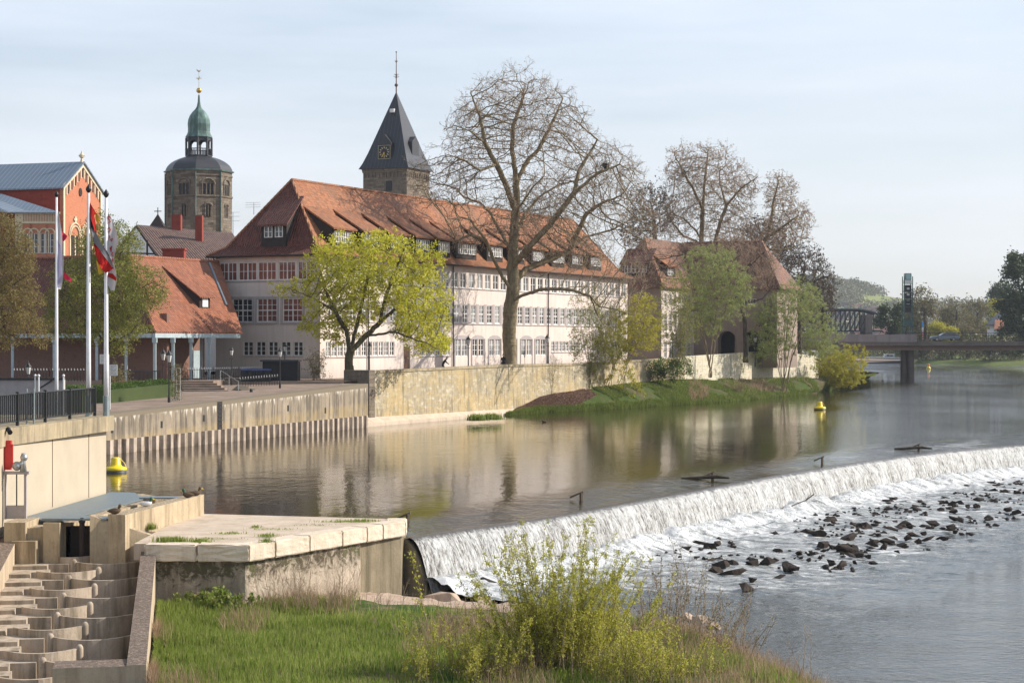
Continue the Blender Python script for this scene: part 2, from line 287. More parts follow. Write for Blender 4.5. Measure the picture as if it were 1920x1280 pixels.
def leafm(name, cols, tr=.35, rough=.55):
    k = NT(name); c = k.ramp(k.rnd(), [(i/(len(cols)-1), x) for i, x in enumerate(cols)]); cl = k.noise(k.pos(), .35, 3)
    c = k.mix(k.rr(cl, .35, .65, 0, .5), c, cols[0]); k.done(c, rough, None, .25)
    t = k.n('ShaderNodeBsdfTranslucent', {'Color': c}); mxs = k.n('ShaderNodeMixShader', {0: tr, 1: k.b.outputs[0], 2: t.outputs[0]})
    k.t.links.new(mxs.outputs[0], k.t.nodes['Material Output'].inputs[0]); MT[name] = k.m
leafm('leaf_maple', [(.40, .38, .025), (.54, .54, .04), (.66, .66, .08), (.60, .50, .08)], .55)
leafm('leaf_olive', [(.15, .17, .03), (.23, .25, .05), (.33, .34, .08), (.26, .19, .07)], .4)
leafm('leaf_brown', [(.17, .13, .05), (.25, .20, .07), (.33, .27, .10), (.22, .14, .07)], .4)
leafm('leaf_willow', [(.22, .27, .08), (.30, .35, .11), (.38, .42, .16), (.33, .31, .14)], .45)
leafm('leaf_yellow', [(.34, .32, .02), (.46, .42, .04), (.55, .50, .06), (.35, .30, .07)], .4)
leafm('leaf_bush', [(.33, .34, .04), (.48, .46, .06), (.60, .56, .11), (.40, .38, .07)], .5)
leafm('leaf_dark', [(.035, .055, .018), (.06, .09, .028), (.09, .12, .035), (.05, .07, .025)], .25)
leafm('leaf_hedge', [(.06, .11, .018), (.10, .17, .03), (.15, .22, .045), (.09, .14, .03)], .35)
leafm('leaf_mix', [(.13, .12, .05), (.20, .18, .075), (.27, .21, .10), (.18, .15, .08)], .3)
leafm('grass_near', [(.14, .19, .03), (.19, .27, .04), (.28, .35, .07), (.42, .36, .17)], .5)
leafm('grass_bank', [(.10, .14, .025), (.15, .20, .035), (.22, .28, .06), (.24, .22, .09)], .4)
leafm('grass_dry', [(.30, .20, .12), (.38, .27, .17), (.46, .34, .23), (.25, .15, .10)], .3)
leafm('bud', [(.30, .20, .13), (.38, .27, .19), (.46, .34, .25), (.25, .17, .12)], .3)
leafm('bud_dark', [(.10, .075, .055), (.15, .11, .08), (.19, .14, .10), (.09, .07, .05)], .2)
leafm('canopy', [(.09, .10, .04), (.15, .14, .06), (.20, .15, .10), (.12, .15, .05), (.22, .20, .07), (.24, .18, .12)], .1)
leafm('leaf_litter', [(.20, .115, .08), (.27, .17, .12), (.34, .23, .17), (.16, .09, .06)], .1)
def barkm(name, c, c2):
    k = NT(name); p = k.pos((1, 1, .4)); MT[name] = k.done(k.ramp(k.noise(p, 3.2, 6, .7), [(.35, c2), (.65, c)]), .9, k.bump(k.noise(p, 9, 5, .7), .6, .04), .1)
barkm('bark_plane', (.30, .24, .14), (.14, .11, .07)); barkm('bark_dark', (.10, .08, .06), (.05, .04, .03)); barkm('bark_maple', (.15, .13, .08), (.07, .055, .035)); barkm('twig_brown', (.36, .27, .19), (.27, .20, .14)); barkm('bark_stem', (.30, .23, .15), (.19, .145, .095))
def ground_mat(name, gc, dc, sc=.6, mixr=(.42, .58)):
    k = NT(name); p = k.pos(); f = k.noise(p, sc, 7, .7); g = k.noise(p, sc*9, 5, .7)
    a = k.ramp(g, [(.3, tuple(x*.6 for x in gc)), (.7, gc)]); b = k.ramp(g, [(.3, tuple(x*.6 for x in dc)), (.7, dc)])
    MT[name] = k.done(k.mix(k.rr(f, *mixr), a, b), .95, k.bump(g, .7, .08), .1)
ground_mat('bank_ground', (.06, .09, .02), (.13, .095, .06), .25, (.5, .62)); ground_mat('fore_ground', (.06, .11, .02), (.26, .18, .12), .5, (.45, .6)); ground_mat('meadow', (.22, .27, .07), (.30, .29, .09), .01)
ground_mat('far_ground', (.10, .15, .04), (.10, .09, .05), .03); ground_mat('rock_ledge', (.50, .37, .28), (.38, .28, .20), 1.2)
def water(name, base, layers, rough=.03, gust=None, open_=None):
    k = NT(name); p = k.pos(); h = None
    for (sx, sy, sc, w) in layers:
        n = k.math('MULTIPLY', k.noise(k.pos((sx, sy, 1)), sc, 3, .55, .3), w); h = n if h is None else k.math('ADD', h, n)
    if open_:
        h = k.math('ADD', h, k.math('MULTIPLY', k.n('ShaderNodeAttribute', attribute_name='rip').outputs['Fac'], k.math('ADD', k.math('MULTIPLY', k.noise(k.pos((1, .8, 1)), 1.1, 4, .6, .5), .10), k.math('MULTIPLY', k.noise(k.pos(), 4.0, 3, .6), .035))))
    if open_:                              # wind ripples on the open river, calm in the lee of the left bank
        s_ = k.n('ShaderNodeSeparateXYZ', {0: p}).outputs; o_ = k.rr(k.math('ADD', k.math('SUBTRACT', s_[0], k.math('MULTIPLY', s_[1], .168)), k.math('MULTIPLY', k.noise(k.pos((1, .5, 1)), .05, 3), 8)), 4, 18, .0, open_)
        h = k.math('ADD', h, k.math('MULTIPLY', o_, k.math('ADD', k.noise(k.pos((1, 1.6, 1)), .9, 4, .6, .4), k.math('MULTIPLY', k.noise(k.pos((1, 1.4, 1)), 3.2, 3, .6), .4))))
    st = 1.0 if gust is None else k.rr(k.noise(k.pos(gust[0]), gust[1], 3, .5), .38, .66, gust[2], gust[3])
    MT[name] = k.done(base, rough, k.bump(h, st, 1.0), .5, 0, 1.33)
# ------------------------------------------------------------------ water and weir
water('water_up', (.034, .027, .012), [(1, .55, .8, .035), (1, .6, 3.0, .016), (1, 1, 9, .004)], .02, ((1, .5, 1), .06, .28, .75), .5)
water('water_app', (.045, .050, .050), [(1, .8, .8, .055), (1, .9, 2.6, .035), (1, 1, 8, .010)], .14)
water('water_low', (.030, .034, .030), [(1, 1.3, .7, .10), (1, 1.4, 2.6, .05), (1, 1, 9, .012)], .05, ((1, 1.2, 1), .12, .35, 1.0))
def catmull(p, n):
    p = [Vector(q) for q in p]; out = []
    for i in range(1, len(p)-2):
        for k in range(n):
            t = k/n; a, b, c, d = p[i-1:i+3]
            out.append(.5*((2*b)+(c-a)*t+(2*a-5*b+4*c-d)*t*t+(-a+3*b-3*c+d)*t*t*t))
    out.append(p[-2]); return out
cp = [(-6.6, 65.2), (-3.94, 69), (-1.6, 72.6), (1.1, 76.6), (5.0, 83.9), (10.0, 93.1), (15.3, 102.9), (22.6, 115.0), (29.6, 124.6), (37.2, 132.5), (48, 141.5), (64, 152), (92, 168), (150, 196), (200, 220)]
cr_ = catmull(cp, 40); 
L_ = [0]
for a, b in zip(cr_[:-1], cr_[1:]): L_.append(L_[-1]+(b-a).length)
CL = L_[-1]; Lx = np.array(L_); Cx = np.array([v.x for v in cr_]); Cy = np.array([v.y for v in cr_])
def crest(t):
    t = np.asarray(t, float); x = np.interp(t, Lx, Cx); y = np.interp(t, Lx, Cy); e = .8
    dx = np.interp(np.minimum(t+e, CL), Lx, Cx)-np.interp(np.maximum(t-e, 0), Lx, Cx); dy = np.interp(np.minimum(t+e, CL), Lx, Cy)-np.interp(np.maximum(t-e, 0), Lx, Cy); l = np.hypot(dx, dy)
    return x, y, dy/l, -dx/l           # point and downstream normal
def strip(ts, ws, zf, nm, mat, kind, attrs=None, wob=None, **kw):
    T, Wd = np.meshgrid(ts, ws, indexing='ij'); x, y, nx, ny = crest(T.ravel()); w = Wd.ravel(); t = T.ravel()
    z = zf(t, w); ww = w+(wob(t, w) if wob else 0)
    V = np.stack([x+nx*ww, y+ny*ww, z], 1); o = np_obj(nm, V, grid_faces(len(ts), len(ws)), mat, origin=(0, 0, 0), uv=np.stack([t, w], 1), attrs={k: f(t, w) for k, f in (attrs or {}).items()})
    return tag(o, kind=kind, **kw)
ws = np.array([-9, -7, -5.5, -4.5, -3.7, -3, -2.4, -1.9, -1.4, -1, -.6, -.3, 0])
ts = np.arange(0, CL, .5)
wup = empty('water', (0, 0, 0), kind='structure')
upz = lambda t, w: -.27*sstep(w, -6.0, .5)**1.7+.03*(fbm(t*.5, w*.8, 3)-.5)*sstep(w, -6.0, -2)
strip(ts, ws, upz, 'weir_approach', MT['water_up'], None, {'rip': lambda t, w: sstep(w, -5.5+2.2*(fbm(t*.15, t*0, 2, 7)-.5), -1.2)}).parent = wup
x, y, nx, ny = crest(ts); ex = x-9*nx; ey = y-9*ny
V = []; 
for a, b in zip(ex, ey): V += [(a, b, 0), (a, 420, 0), (a, 2600, 0)]
V = [(-900, 66.4, 0), (-900, 420, 0), (-900, 2600, 0), (-15.2, 66.4, 0), (-15.2, 420, 0), (-15.2, 2600, 0), (-15.1, 70.9, 0), (-15.1, 420, 0), (-15.1, 2600, 0)]+V+[(3000, ey[-1], 0), (3000, 420, 0), (3000, 2600, 0)]
np_obj('upper_reach', V, grid_faces(len(V)//3, 3)[:, ::-1], MT['water_up'], wup, smooth=False)
# the falling sheet
k = NT('fall'); uv = k.uv(); s = k.n('ShaderNodeSeparateXYZ', {0: uv}).outputs
def fallmap(a, b): return k.n('ShaderNodeMapping', {0: uv, 'Scale': (a, b, 1)}).outputs[0]
n1 = k.noise(fallmap(4.2, 1.25), 1.9, 6, .72, .7); n2 = k.noise(fallmap(1.0, .25), 1.1, 4, .6); n3 = k.noise(fallmap(10, 4.0), 1.5, 4, .75, .8)
dk = k.math('ADD', k.math('ADD', k.math('MULTIPLY', n1, .9), k.math('MULTIPLY', n3, .65)), k.math('MULTIPLY', n2, .35))
fo = k.rr(s[1], .05, .42, -.30, .03)
c = k.rr(k.math('ADD', dk, fo), .82, 1.10, 0, 1)
col = k.ramp(c, [(0, (.10, .085, .07)), (.35, (.26, .25, .235)), (.7, (.44, .44, .43)), (1, (.64, .65, .65))])
MT['fall'] = k.done(col, k.rr(c, 0, 1, .1, .6), k.bump(dk, .9, .10), .5)
k = NT('foam'); at = k.n('ShaderNodeAttribute', attribute_name='foam').outputs['Fac']; p = k.pos()
def rp(sx, sy, sc, d=6, r=.7, ds=0): return k.noise(k.map(p, (sx, sy, 1), (0, 0, R(34))), sc, d, r, ds)
n1 = rp(.5, 1.3, 1.1, 8, .72, 1.2); n2 = k.noise(p, 3.2, 6, .75, .5)
wv = k.math('ADD', k.math('MULTIPLY', k.noise(k.pos((1, 1.3, 1)), .7, 3, .55, .3), .10), k.math('ADD', k.math('MULTIPLY', k.noise(k.pos((1, 1.5, 1)), 2.4, 3, .6, .3), .055), k.math('MULTIPLY', k.noise(k.pos((1, 1.3, 1)), 8, 3, .6), .014)))
gust = k.rr(k.noise(k.pos((1, 1.6, 1)), .11, 3, .5), .35, .66, .40, 1.0)
m = k.math('ADD', at, k.math('ADD', k.math('MULTIPLY', k.math('SUBTRACT', n1, .5), 2.2), k.math('MULTIPLY', k.math('SUBTRACT', n2, .5), .9)))
m = k.math('MULTIPLY', k.rr(m, .42, 1.0, 0, 1), k.rr(at, .0, .12, 0, 1))
nb = k.bump(wv, gust, 1.0); nb2 = k.bump(k.math('ADD', n2, n1), k.rr(m, 0, .6, 0, 1), .07, nb)
MT['foam'] = k.done(k.ramp(m, [(0, (.030, .034, .030)), (.35, (.17, .175, .17)), (.75, (.40, .41, .41)), (1, (.60, .61, .62))]), k.rr(m, 0, 1, .05, .75), nb2, .5, 0, 1.33)
ts2 = np.concatenate([np.arange(0.0, 70, .07), np.arange(70, 110, .15), np.arange(110, CL, .6)])
vv = np.linspace(0, 1, 26)
def fall_z(t, v): return -.22-1.98*v**1.55+.0*t
T, Vv = np.meshgrid(ts2, vv, indexing='ij'); t = T.ravel(); v = Vv.ravel(); x, y, nx, ny = crest(t)
rip = (fbm(t*3.1, v*1.6, 3, 5)-.45)*.16*sstep(v, .05, .6)+(fbm(t*8, v*5, 2, 9)-.4)*.06*sstep(v, .02, .3)
w = 1.15*np.sqrt(v)*.78+.28*v+rip
z = fall_z(t, v)
wf = empty('waterfall', (0, 0, 0), kind='structure')
np_obj('falling_sheet', np.stack([x+nx*w, y+ny*w, z], 1), grid_faces(len(ts2), len(vv)), MT['fall'], wf, uv=np.stack([t, v*2.1], 1))
# white water at the foot, the apron of rapids and the lower river
def foamf(t, w):
    lim = 11.5*sstep(t, 1, 12)+4.5+3*(fbm(t*.12, t*0, 3, 4)-.5)*2
    a = 1-sstep(w, 1.8, 5.5)*.25-sstep(w, lim*.6, lim*1.1)*.36; a = np.maximum(a, 0)*(1-sstep(w, lim*.95, lim*1.35)); a = a*(1-.4*sstep(t, 60, 110)*sstep(w, 4, 9))
    return np.maximum(a*1.05-.10, 0)
def apz(t, w):
    f = np.clip(foamf(t, w)+.12, 0, 1); base = -2.16-.30*sstep(w, 2, 13)
    n = (fbm(t*.9, w*1.2, 4, 3)-.47)*.55+(fbm(t*3.3, w*3.6, 3, 8)-.45)*.20
    mound = .55*np.exp(-((w-1.35)/.8)**2)*(.5+fbm(t*1.1, w*.6, 3, 12))
    return base+n*f*(.55+.6*np.exp(-w/3.0))+mound-.10*sstep(w, 15, 18)-.35*(1-sstep(t, 0, 4))*sstep(w, 5, 8)
T, Wd = np.meshgrid(np.concatenate([np.arange(0, 75, .16), np.arange(75, 130, .4)]), np.concatenate([np.arange(.6, 6, .13), np.arange(6, 18.2, .2)]), indexing='ij')
t = T.ravel(); w = Wd.ravel(); x, y, nx, ny = crest(t); V = np.stack([x+nx*w, y+ny*w, apz(t, w)], 1)
tag(np_obj('rapids_water', V, grid_faces(*T.shape), MT['foam'], origin=(0, 0, 0), uv=np.stack([t, w], 1), attrs={'foam': foamf(t, w)}), kind='structure')
k = MB(); k.poly([(-14, -60, -2.47), (500, -60, -2.47), (500, 420, -2.47), (-14, 90, -2.47)]); k.build('lower_river', MT['foam'], kind='structure')
k = MB(); k.poly([(-4000, -500, -6), (6000, -500, -6), (6000, 6000, -6), (-4000, 6000, -6)]); k.build('ground', MT['far_ground'], kind='structure')
# spray droplets thrown up at the foot
n = 5200; t = RNG.uniform(4, 75, n); w = 1.3+np.abs(RNG.normal(0, .7, n)); x, y, nx, ny = crest(t); z = -2.1+np.abs(RNG.normal(0, .28, n))+.1
def scatter_quads(C, size, rng, up=0.0):
    n = len(C); a = rng.normal(size=(n, 3)); a[:, 2] *= (1-up); a /= np.linalg.norm(a, axis=1)[:, None]; b = rng.normal(size=(n, 3)); b -= (a*b).sum(1)[:, None]*a; b /= np.linalg.norm(b, axis=1)[:, None]
    s = np.asarray(size).reshape(-1, 1)*np.ones((n, 1)); a = a*s; b = b*s*.62
    V = np.stack([C-a, C-b*.9+a*.1, C+a, C+b*.9+a*.1], 1).reshape(-1, 3); return V, np.arange(n*4).reshape(-1, 4)
V, Fq = scatter_quads(np.stack([x+nx*w, y+ny*w, z], 1), RNG.uniform(.02, .055, n), RNG)
MT['spray'] = M_plain('spray', (.85, .87, .88), rough=.5)
tag(np_obj('spray', V, Fq, MT['spray'], origin=(0, 80, -2)), 'white spray flying up at the foot of the weir', 'spray', kind='stuff')
# weir body and the small struts standing along its crest
k = MB()
for i in range(0, len(ts)-4, 4):
    x0, y0, a0, b0 = [float(q) for q in crest(ts[i])]; x1, y1, a1, b1 = [float(q) for q in crest(ts[min(i+4, len(ts)-1)])]
    k.hexa([(x0-a0*1.2, y0-b0*1.2, -4), (x1-a1*1.2, y1-b1*1.2, -4), (x1+a1*.9, y1+b1*.9, -4), (x0+a0*.9, y0+b0*.9, -4)], [(x0-a0*1.2, y0-b0*1.2, -.5), (x1-a1*1.2, y1-b1*1.2, -.5), (x1-a1*.05, y1-b1*.05, -.42), (x0-a0*.05, y0-b0*.05, -.42)])
[k.prism([(X0+nx_*w_, Y0+ny_*w_, z_) for w_, z_ in ((-1.2, -4), (-1.2, -.3), (0, -.28), (.3, -.5), (.62, -1.0), (.85, -1.6), (1.0, -2.3), (1.0, -4))], (-.12, -.18, 0)) for X0, Y0, nx_, ny_ in [[float(q) for q in crest(.12)]]]
k.build('weir', MT['conc_wet'], label='long curved concrete weir under the falling white water', cat='weir')
strut_lab = ['small wooden strut on the weir crest beside the pier corner', 'second wooden strut along the weir crest, above the leafy shoots of the bush', 'middle wooden strut on the weir crest under the reflection of the sunlit facade', 'fourth wooden strut on the weir crest, below the far yellow buoy', 'driftwood caught on the farthest wooden strut, below the bridge pillar reflection']
for i, (px, py) in enumerate([(762, 975), (1088, 934), (1335, 895), (1541, 865), (1722, 840)]):
    c = G(px, py, -.05); r = empty('crest_strut', c, strut_lab[i], 'strut', 'struts along the weir crest')
    s = .62 if i else .6
    k = MB(); k.prism([c+Vector((-.75*s, 0, .0)), c+Vector((.22*s, .1, .42*s)), c+Vector((.22*s, .1, .52*s)), c+Vector((-.78*s, 0, .08))], (.04, .16, 0)); k.build('beam', MT['wood_weir'], r)
    k = MB(); k.tube(c+Vector((.05*s, .1, -.4)), c+Vector((.05*s, .1, .42*s)), .07, .06, 6); k.tube(c+Vector((.14*s, .16, -.4)), c+Vector((.14*s, .16, .44*s)), .04, .04, 6); k.build('post', MT['wood_weir'], r)
    if i in (2, 4):
        k = MB(); k.tube(c+Vector((-1.6, -.1, -.04)), c+Vector((.3, .1, .05)), .07, .11, 7); k.tube(c+Vector((.2, .1, .04)), c+Vector((.9, 0, -.02)), .1, .05, 7); k.build('driftwood', MT['bark_dark'], r)
k = MB(); q = [G(1485, 948, -1.1), G(1496, 943, -1.05), G(1510, 938, -1.0), G(1526, 926, -.7)]
for a, b in zip(q[:-1], q[1:]): k.tube(a, b, .035, .03, 5)
k.tube(q[2], G(1521, 924, -.72), .02, .01, 4); k.build('stranded_branch', MT['bark_dark'], label='thin bare branch caught in the falling water below the crest', cat='branch')
# rocks
def rock_mesh(seed, fl=.62):
    r = random.Random(seed); bm = bmesh.new()
    for _ in range(10+seed % 4):
        v = Vector((r.gauss(0, 1), r.gauss(0, 1), r.gauss(0, 1))).normalized()*r.uniform(.75, 1.1); bm.verts.new((v.x*1.1, v.y*.9, v.z*fl))
    h = bmesh.ops.convex_hull(bm, input=bm.verts); bmesh.ops.delete(bm, geom=[g for g in h['geom_interior'] if isinstance(g, bmesh.types.BMVert)], context='VERTS')
    bmesh.ops.bevel(bm, geom=bm.edges[:], offset=.02, segments=1, affect='EDGES'); me = bpy.data.meshes.new('boulder'); bm.to_mesh(me); bm.free(); return me
rocks = [rock_mesh(i) for i in range(9)]
for m in rocks: m.materials.append(MT['rockdark'])
rk = []
for (px, py, s) in [(1270, 1018, .8), (1295, 1012, 1.0), (1312, 1020, .9), (1330, 1028, .8), (1285, 1030, .9), (1345, 1022, .7), (1428, 974, .5), (1418, 984, .6), (1452, 1000, .5), (1487, 994, .6), (1520, 1000, .8), (1536, 1002, .9), (1556, 976, .8), (1605, 985, .9), (1622, 988, .9), (1665, 940, .7), (1673, 938, .8), (1730, 942, .6), (1760, 915, .7), (1788, 914, .6), (1588, 1008, .9),
        (1545, 1022, .9), (1562, 1026, .7), (1584, 1030, 1.0), (1612, 1038, .7), (1640, 1014, .6), (1660, 1021, .6), (1340, 1052, .9), (1352, 1060, .9), (1372, 1072, .8), (1340, 1070, .8), (1410, 1056, .6), (1440, 1055, .8), (1478, 1063, .8), (1490, 1065, .6), (1393, 1100, .8), (1410, 1085, .5), (1460, 1082, .4), (1850, 906, .8), (1870, 910, .6), (1860, 920, .9), (1885, 922, .6), (1905, 960, .7), (1890, 955, .6), (1815, 912, .6), (1905, 903, .5), (920, 1100, 1.35)]:
    rk.append((px, py, s*.5))
for _ in range(420):
    if len(rk) >= 285: break
    t = RNG.uniform(14, 72); w = 2.4+10.0*RNG.beta(1.25, 1.5); x, y, nx, ny = [float(q) for q in crest(t)]
    if t < 24 and w < 6: continue
    if float(fbm(np.array([t*.22]), np.array([w*.3]), 2, 44)[0]) < .31: continue
    q = Vector((x+nx*w, y+ny*w, -2.25)); rk.append((960+q.x/q.y*F, 640+(CZ+2.25)/q.y*F, RNG.uniform(.08, .30)))
for i, (px, py, s) in enumerate(rk):
    c = G(px, py, -2.24); o = bpy.data.objects.new('boulder', rocks[i % 9]); SC.collection.objects.link(o); o.location = c
    o.scale = (s*random.uniform(.9, 1.6), s*random.uniform(.8, 1.2), s*random.uniform(.75, 1.25)); o.rotation_euler = (random.uniform(-.3, .3), random.uniform(-.3, .3), random.uniform(0, 6.3))
    if i == 46: tag(o, 'large black boulder standing alone in the foam below the pier end of the weir', 'boulder')
    else: tag(o, 'wet dark angular boulder in the white rapids below the weir', 'boulder', 'wet boulders in the rapids')

n = 1500; t = RNG.uniform(14, 95, n); w = 2.6+9.5*RNG.beta(1.3, 1.4, n); m = fbm(t*.25, w*.35, 3, 44) > .42; t, w = t[m], w[m]; x, y, nx, ny = crest(t); C = np.stack([x+nx*w, y+ny*w, apz(t, w)+.02], 1)
VV, FF = [], []; o_ = 0
for j in range(6):
    me_ = rocks[j]; tri = []; me_.calc_loop_triangles(); bv = np.array([v.co[:] for v in me_.vertices]); bf = np.array([l.vertices[:] for l in me_.loop_triangles])
    for c_ in C[j::6]:
        s_ = RNG.uniform(.05, .16); a_ = RNG.uniform(0, 6.3); rot_ = np.array([[math.cos(a_), -math.sin(a_), 0], [math.sin(a_), math.cos(a_), 0], [0, 0, 1.2]]); VV.append((bv*s_*RNG.uniform(.7, 1.5, 3))@rot_.T+c_); FF.append(bf+o_); o_ += len(bv)
tag(np_obj('rubble', np.concatenate(VV), np.concatenate(FF), MT['rockdark'], smooth=False, origin=(10, 85, -2.3)), 'small dark stone rubble between the boulders in the rapids', 'rubble', kind='stuff')
# ------------------------------------------------------------------ near pier, fish pass, lock wall
pr = empty('stone_pier', (-8.5, 62, -2.6), 'pale stone and concrete pier with a flat top beside the weir', 'pier')
A, B, C, D, E, Fp = (-11.9, 60.1), (-8.5, 60.0), (-5.25, 65.6), (-3.9, 67.9), (-3.98, 69.2), (-12.3, 71.5)
k = MB(); zt = .0
k.prism([(-11.9, 60.25, -3.2), (-8.6, 60.15, -3.2), (-5.35, 65.7, -3.2), (-5.35, 70, -3.2), (-12.3, 70.8, -3.2)], (0, 0, 3.12)); k.build('body', MT['conc_pier'], pr)
k = MB(); k.prism([(-5.35, 65.9, -3.2), (-4.05, 68.0, -3.2), (-3.95, 69.6, -3.2), (-5.35, 70, -3.2)], (0, 0, 3.1)); k.build('wing_wall', MT['conc_wet'], pr)
k = MB(); k.prism([(-12.3, 60.7, -.1), (-8.75, 60.6, -.1), (-5.6, 66.0, -.1), (-4.5, 67.8, -.1), (-4.4, 69.2, -.1), (-12.3, 71.4, -.1)], (0, 0, .53)); k.build('deck_slab', MT['conc_slab'], pr)
def block(p0, p1, th, z0, z1, rough=.03, seed=0):     # one rough-hewn coping stone
    p0 = Vector(p0); p1 = Vector(p1); d = (p1-p0); n = Vector((-d.y, d.x)).normalized()*th; g = d.normalized()*.012
    bm = bmesh.new(); k = MB(); k.prism([(p0.x+g.x, p0.y+g.y, z0), (p1.x-g.x, p1.y-g.y, z0), (p1.x-g.x+n.x, p1.y-g.y+n.y, z0), (p0.x+g.x+n.x, p0.y+g.y+n.y, z0)], (0, 0, z1-z0))
    me = bpy.data.meshes.new('x'); me.from_pydata(k.v, [], k.f); bm.from_mesh(me); bmesh.ops.remove_doubles(bm, verts=bm.verts, dist=1e-4)
    bmesh.ops.bevel(bm, geom=bm.edges[:], offset=.035, segments=2, affect='EDGES'); bmesh.ops.subdivide_edges(bm, edges=[e for e in bm.edges if e.calc_length() > .3], cuts=4, use_grid_fill=True)
    r = random.Random(seed)
    for v in bm.verts: v.co += Vector((r.uniform(-1, 1), r.uniform(-1, 1), r.uniform(-.5, .5)))*rough*.5
    bmesh.ops.triangulate(bm, faces=bm.faces); V = [tuple(v.co) for v in bm.verts]; bm.verts.ensure_lookup_table(); Fc = [tuple(v.index for v in f.verts) for f in bm.faces]; bm.free(); return V, Fc
sd_ = 0
for p0, p1, r_ in [((-11.85, 60.08), (-10.15, 60.05), .05), ((-10.15, 60.05), (-8.45, 60.0), .06), ((-8.45, 60.0), (-7.75, 61.2), .02), ((-7.75, 61.2), (-6.8, 62.85), .02), ((-6.8, 62.85), (-5.85, 64.5), .02), ((-5.85, 64.5), (-5.1, 65.8), .02), ((-5.1, 65.8), (-4.6, 66.7), .02), ((-4.6, 66.7), (-3.86, 68.0), .02), ((-3.86, 68.0), (-3.9, 69.3), .02)]:
    sd_ += 1; V, Fc = block(p0, p1, .75, -.08, .46+.006*(sd_ % 3), r_, sd_); off = WL[pr.name]
    me = bpy.data.meshes.new('coping_stone'); me.from_pydata([(Vector(v)-off) for v in V], [], Fc); link_mesh('coping_stone', me, MT['conc_block'], pr, (0, 0, 0), False)

# fish pass: sloping channel with curved baffles
LT = Vector((-14.55, 63.6)); LD = Vector((3.2, -18.2)).normalized(); LN = Vector((LD.y, -LD.x))*-1    # LN towards +X
if LN.x < 0: LN = -LN
fl = Fr(LT, LD, LN); SL = -.066
fz = lambda a: -.35+SL*a
fp = empty('fish_pass', (-14, 58, -3), 'concrete fish pass, a sloping channel of curved baffles and basins', 'fish pass')
k = MB()
for b0, b1 in ((1.95, 2.42),): k.hexa([fl.p(-.6, b0, -3.6), fl.p(19, b0, -3.6), fl.p(19, b1, -3.6), fl.p(-.6, b1, -3.6)], [fl.p(-.6, b0, .42), fl.p(19, b0, .42+SL*19), fl.p(19, b1, .42+SL*19), fl.p(-.6, b1, .42)])
k.build('right_wall', MT['conc_cap'], fp)
k = MB(); k.hexa([fl.p(-.3, -2.75, -3.6), fl.p(20, -2.75, -3.6), fl.p(20, -2.2, -3.6), fl.p(-.3, -2.2, -3.6)], [fl.p(-.3, -2.75, .42), fl.p(20, -2.75, .42+SL*20), fl.p(20, -2.2, .42+SL*20), fl.p(-.3, -2.2, .42)]); k.build('left_wall', MT['conc_cap'], fp)
k = MB(); k.hexa([fl.p(18.0, .2, -3.6), fl.p(19, .2, -3.6), fl.p(19, 1.95, -3.6), fl.p(18.0, 1.95, -3.6)], [fl.p(18.0, .2, -.85), fl.p(19, .2, -.86), fl.p(19, 1.95, -.86), fl.p(18.0, 1.95, -.85)]); k.build('end_wall', MT['conc_cap'], fp)
def arc(b0, b1, a, z, h, bulge, post_at, sgn):
    n = 12; k = MB(); I, O = [], []
    for i in range(n+1):
        u = i/n; b = b0+(b1-b0)*u; aa = a-bulge*(1-(2*u-1)**2)*-1
        I.append((aa, b)); O.append((aa+.12, b))
    for i in range(n):
        k.hexa([fl.p(I[i][0], I[i][1], z-1.2), fl.p(I[i+1][0], I[i+1][1], z-1.2), fl.p(O[i+1][0], O[i+1][1], z-1.2), fl.p(O[i][0], O[i][1], z-1.2)], [fl.p(I[i][0], I[i][1], z+h), fl.p(I[i+1][0], I[i+1][1], z+h), fl.p(O[i+1][0], O[i+1][1], z+h), fl.p(O[i][0], O[i][1], z+h)])
    bf = k.build('baffle', MT['conc_step'], fp)
    k = MB(); c = fl.p(a+.06, post_at, z-.75); k.lathe(c, [(.10, -.4), (.10, h+.74), (.09, h+.79), (.05, h+.84), (.01, h+.85)], 10); k.build('rounded_post', MT['conc_step'], bf, smooth=True)
pitch = 2.78
for j in range(7):
    a = .55+j*pitch; z = fz(a)
    arc(-1.35, .55, a, z, .20, .7, .6, 1)
    k = MB(); k.fbox(fl, a-.35, a+.2, -2.2, -1.55, z-.8, z+.12); k.fbox(fl, a+.2, a+1.0, -2.2, -.45, z-.9, z+.0); k.build('step', MT['conc_step'], fp)
    a2 = a+1.35; z2 = fz(a2)
    arc(-.18, 1.95, a2, z2, .20, .75, -.25, -1)
    k = MB(); k.fbox(fl, a2-.3, a2+.25, -2.2, -1.1, z2-.8, z2+.12); k.fbox(fl, a2+.25, a2+.95, -2.2, -1.0, z2-.9, z2+.0); k.build('step', MT['conc_step'], fp)
k = MB(); k.hexa([fl.p(-.3, -2.2, -3.6), fl.p(20, -2.2, -3.6), fl.p(20, 1.95, -3.6), fl.p(-.3, 1.95, -3.6)], [fl.p(-.3, -2.2, fz(0)-.75), fl.p(20, -2.2, fz(20)-.75), fl.p(20, 1.95, fz(20)-.75), fl.p(-.3, 1.95, fz(0)-.75)]); k.build('channel_floor', MT['conc_step'], fp)
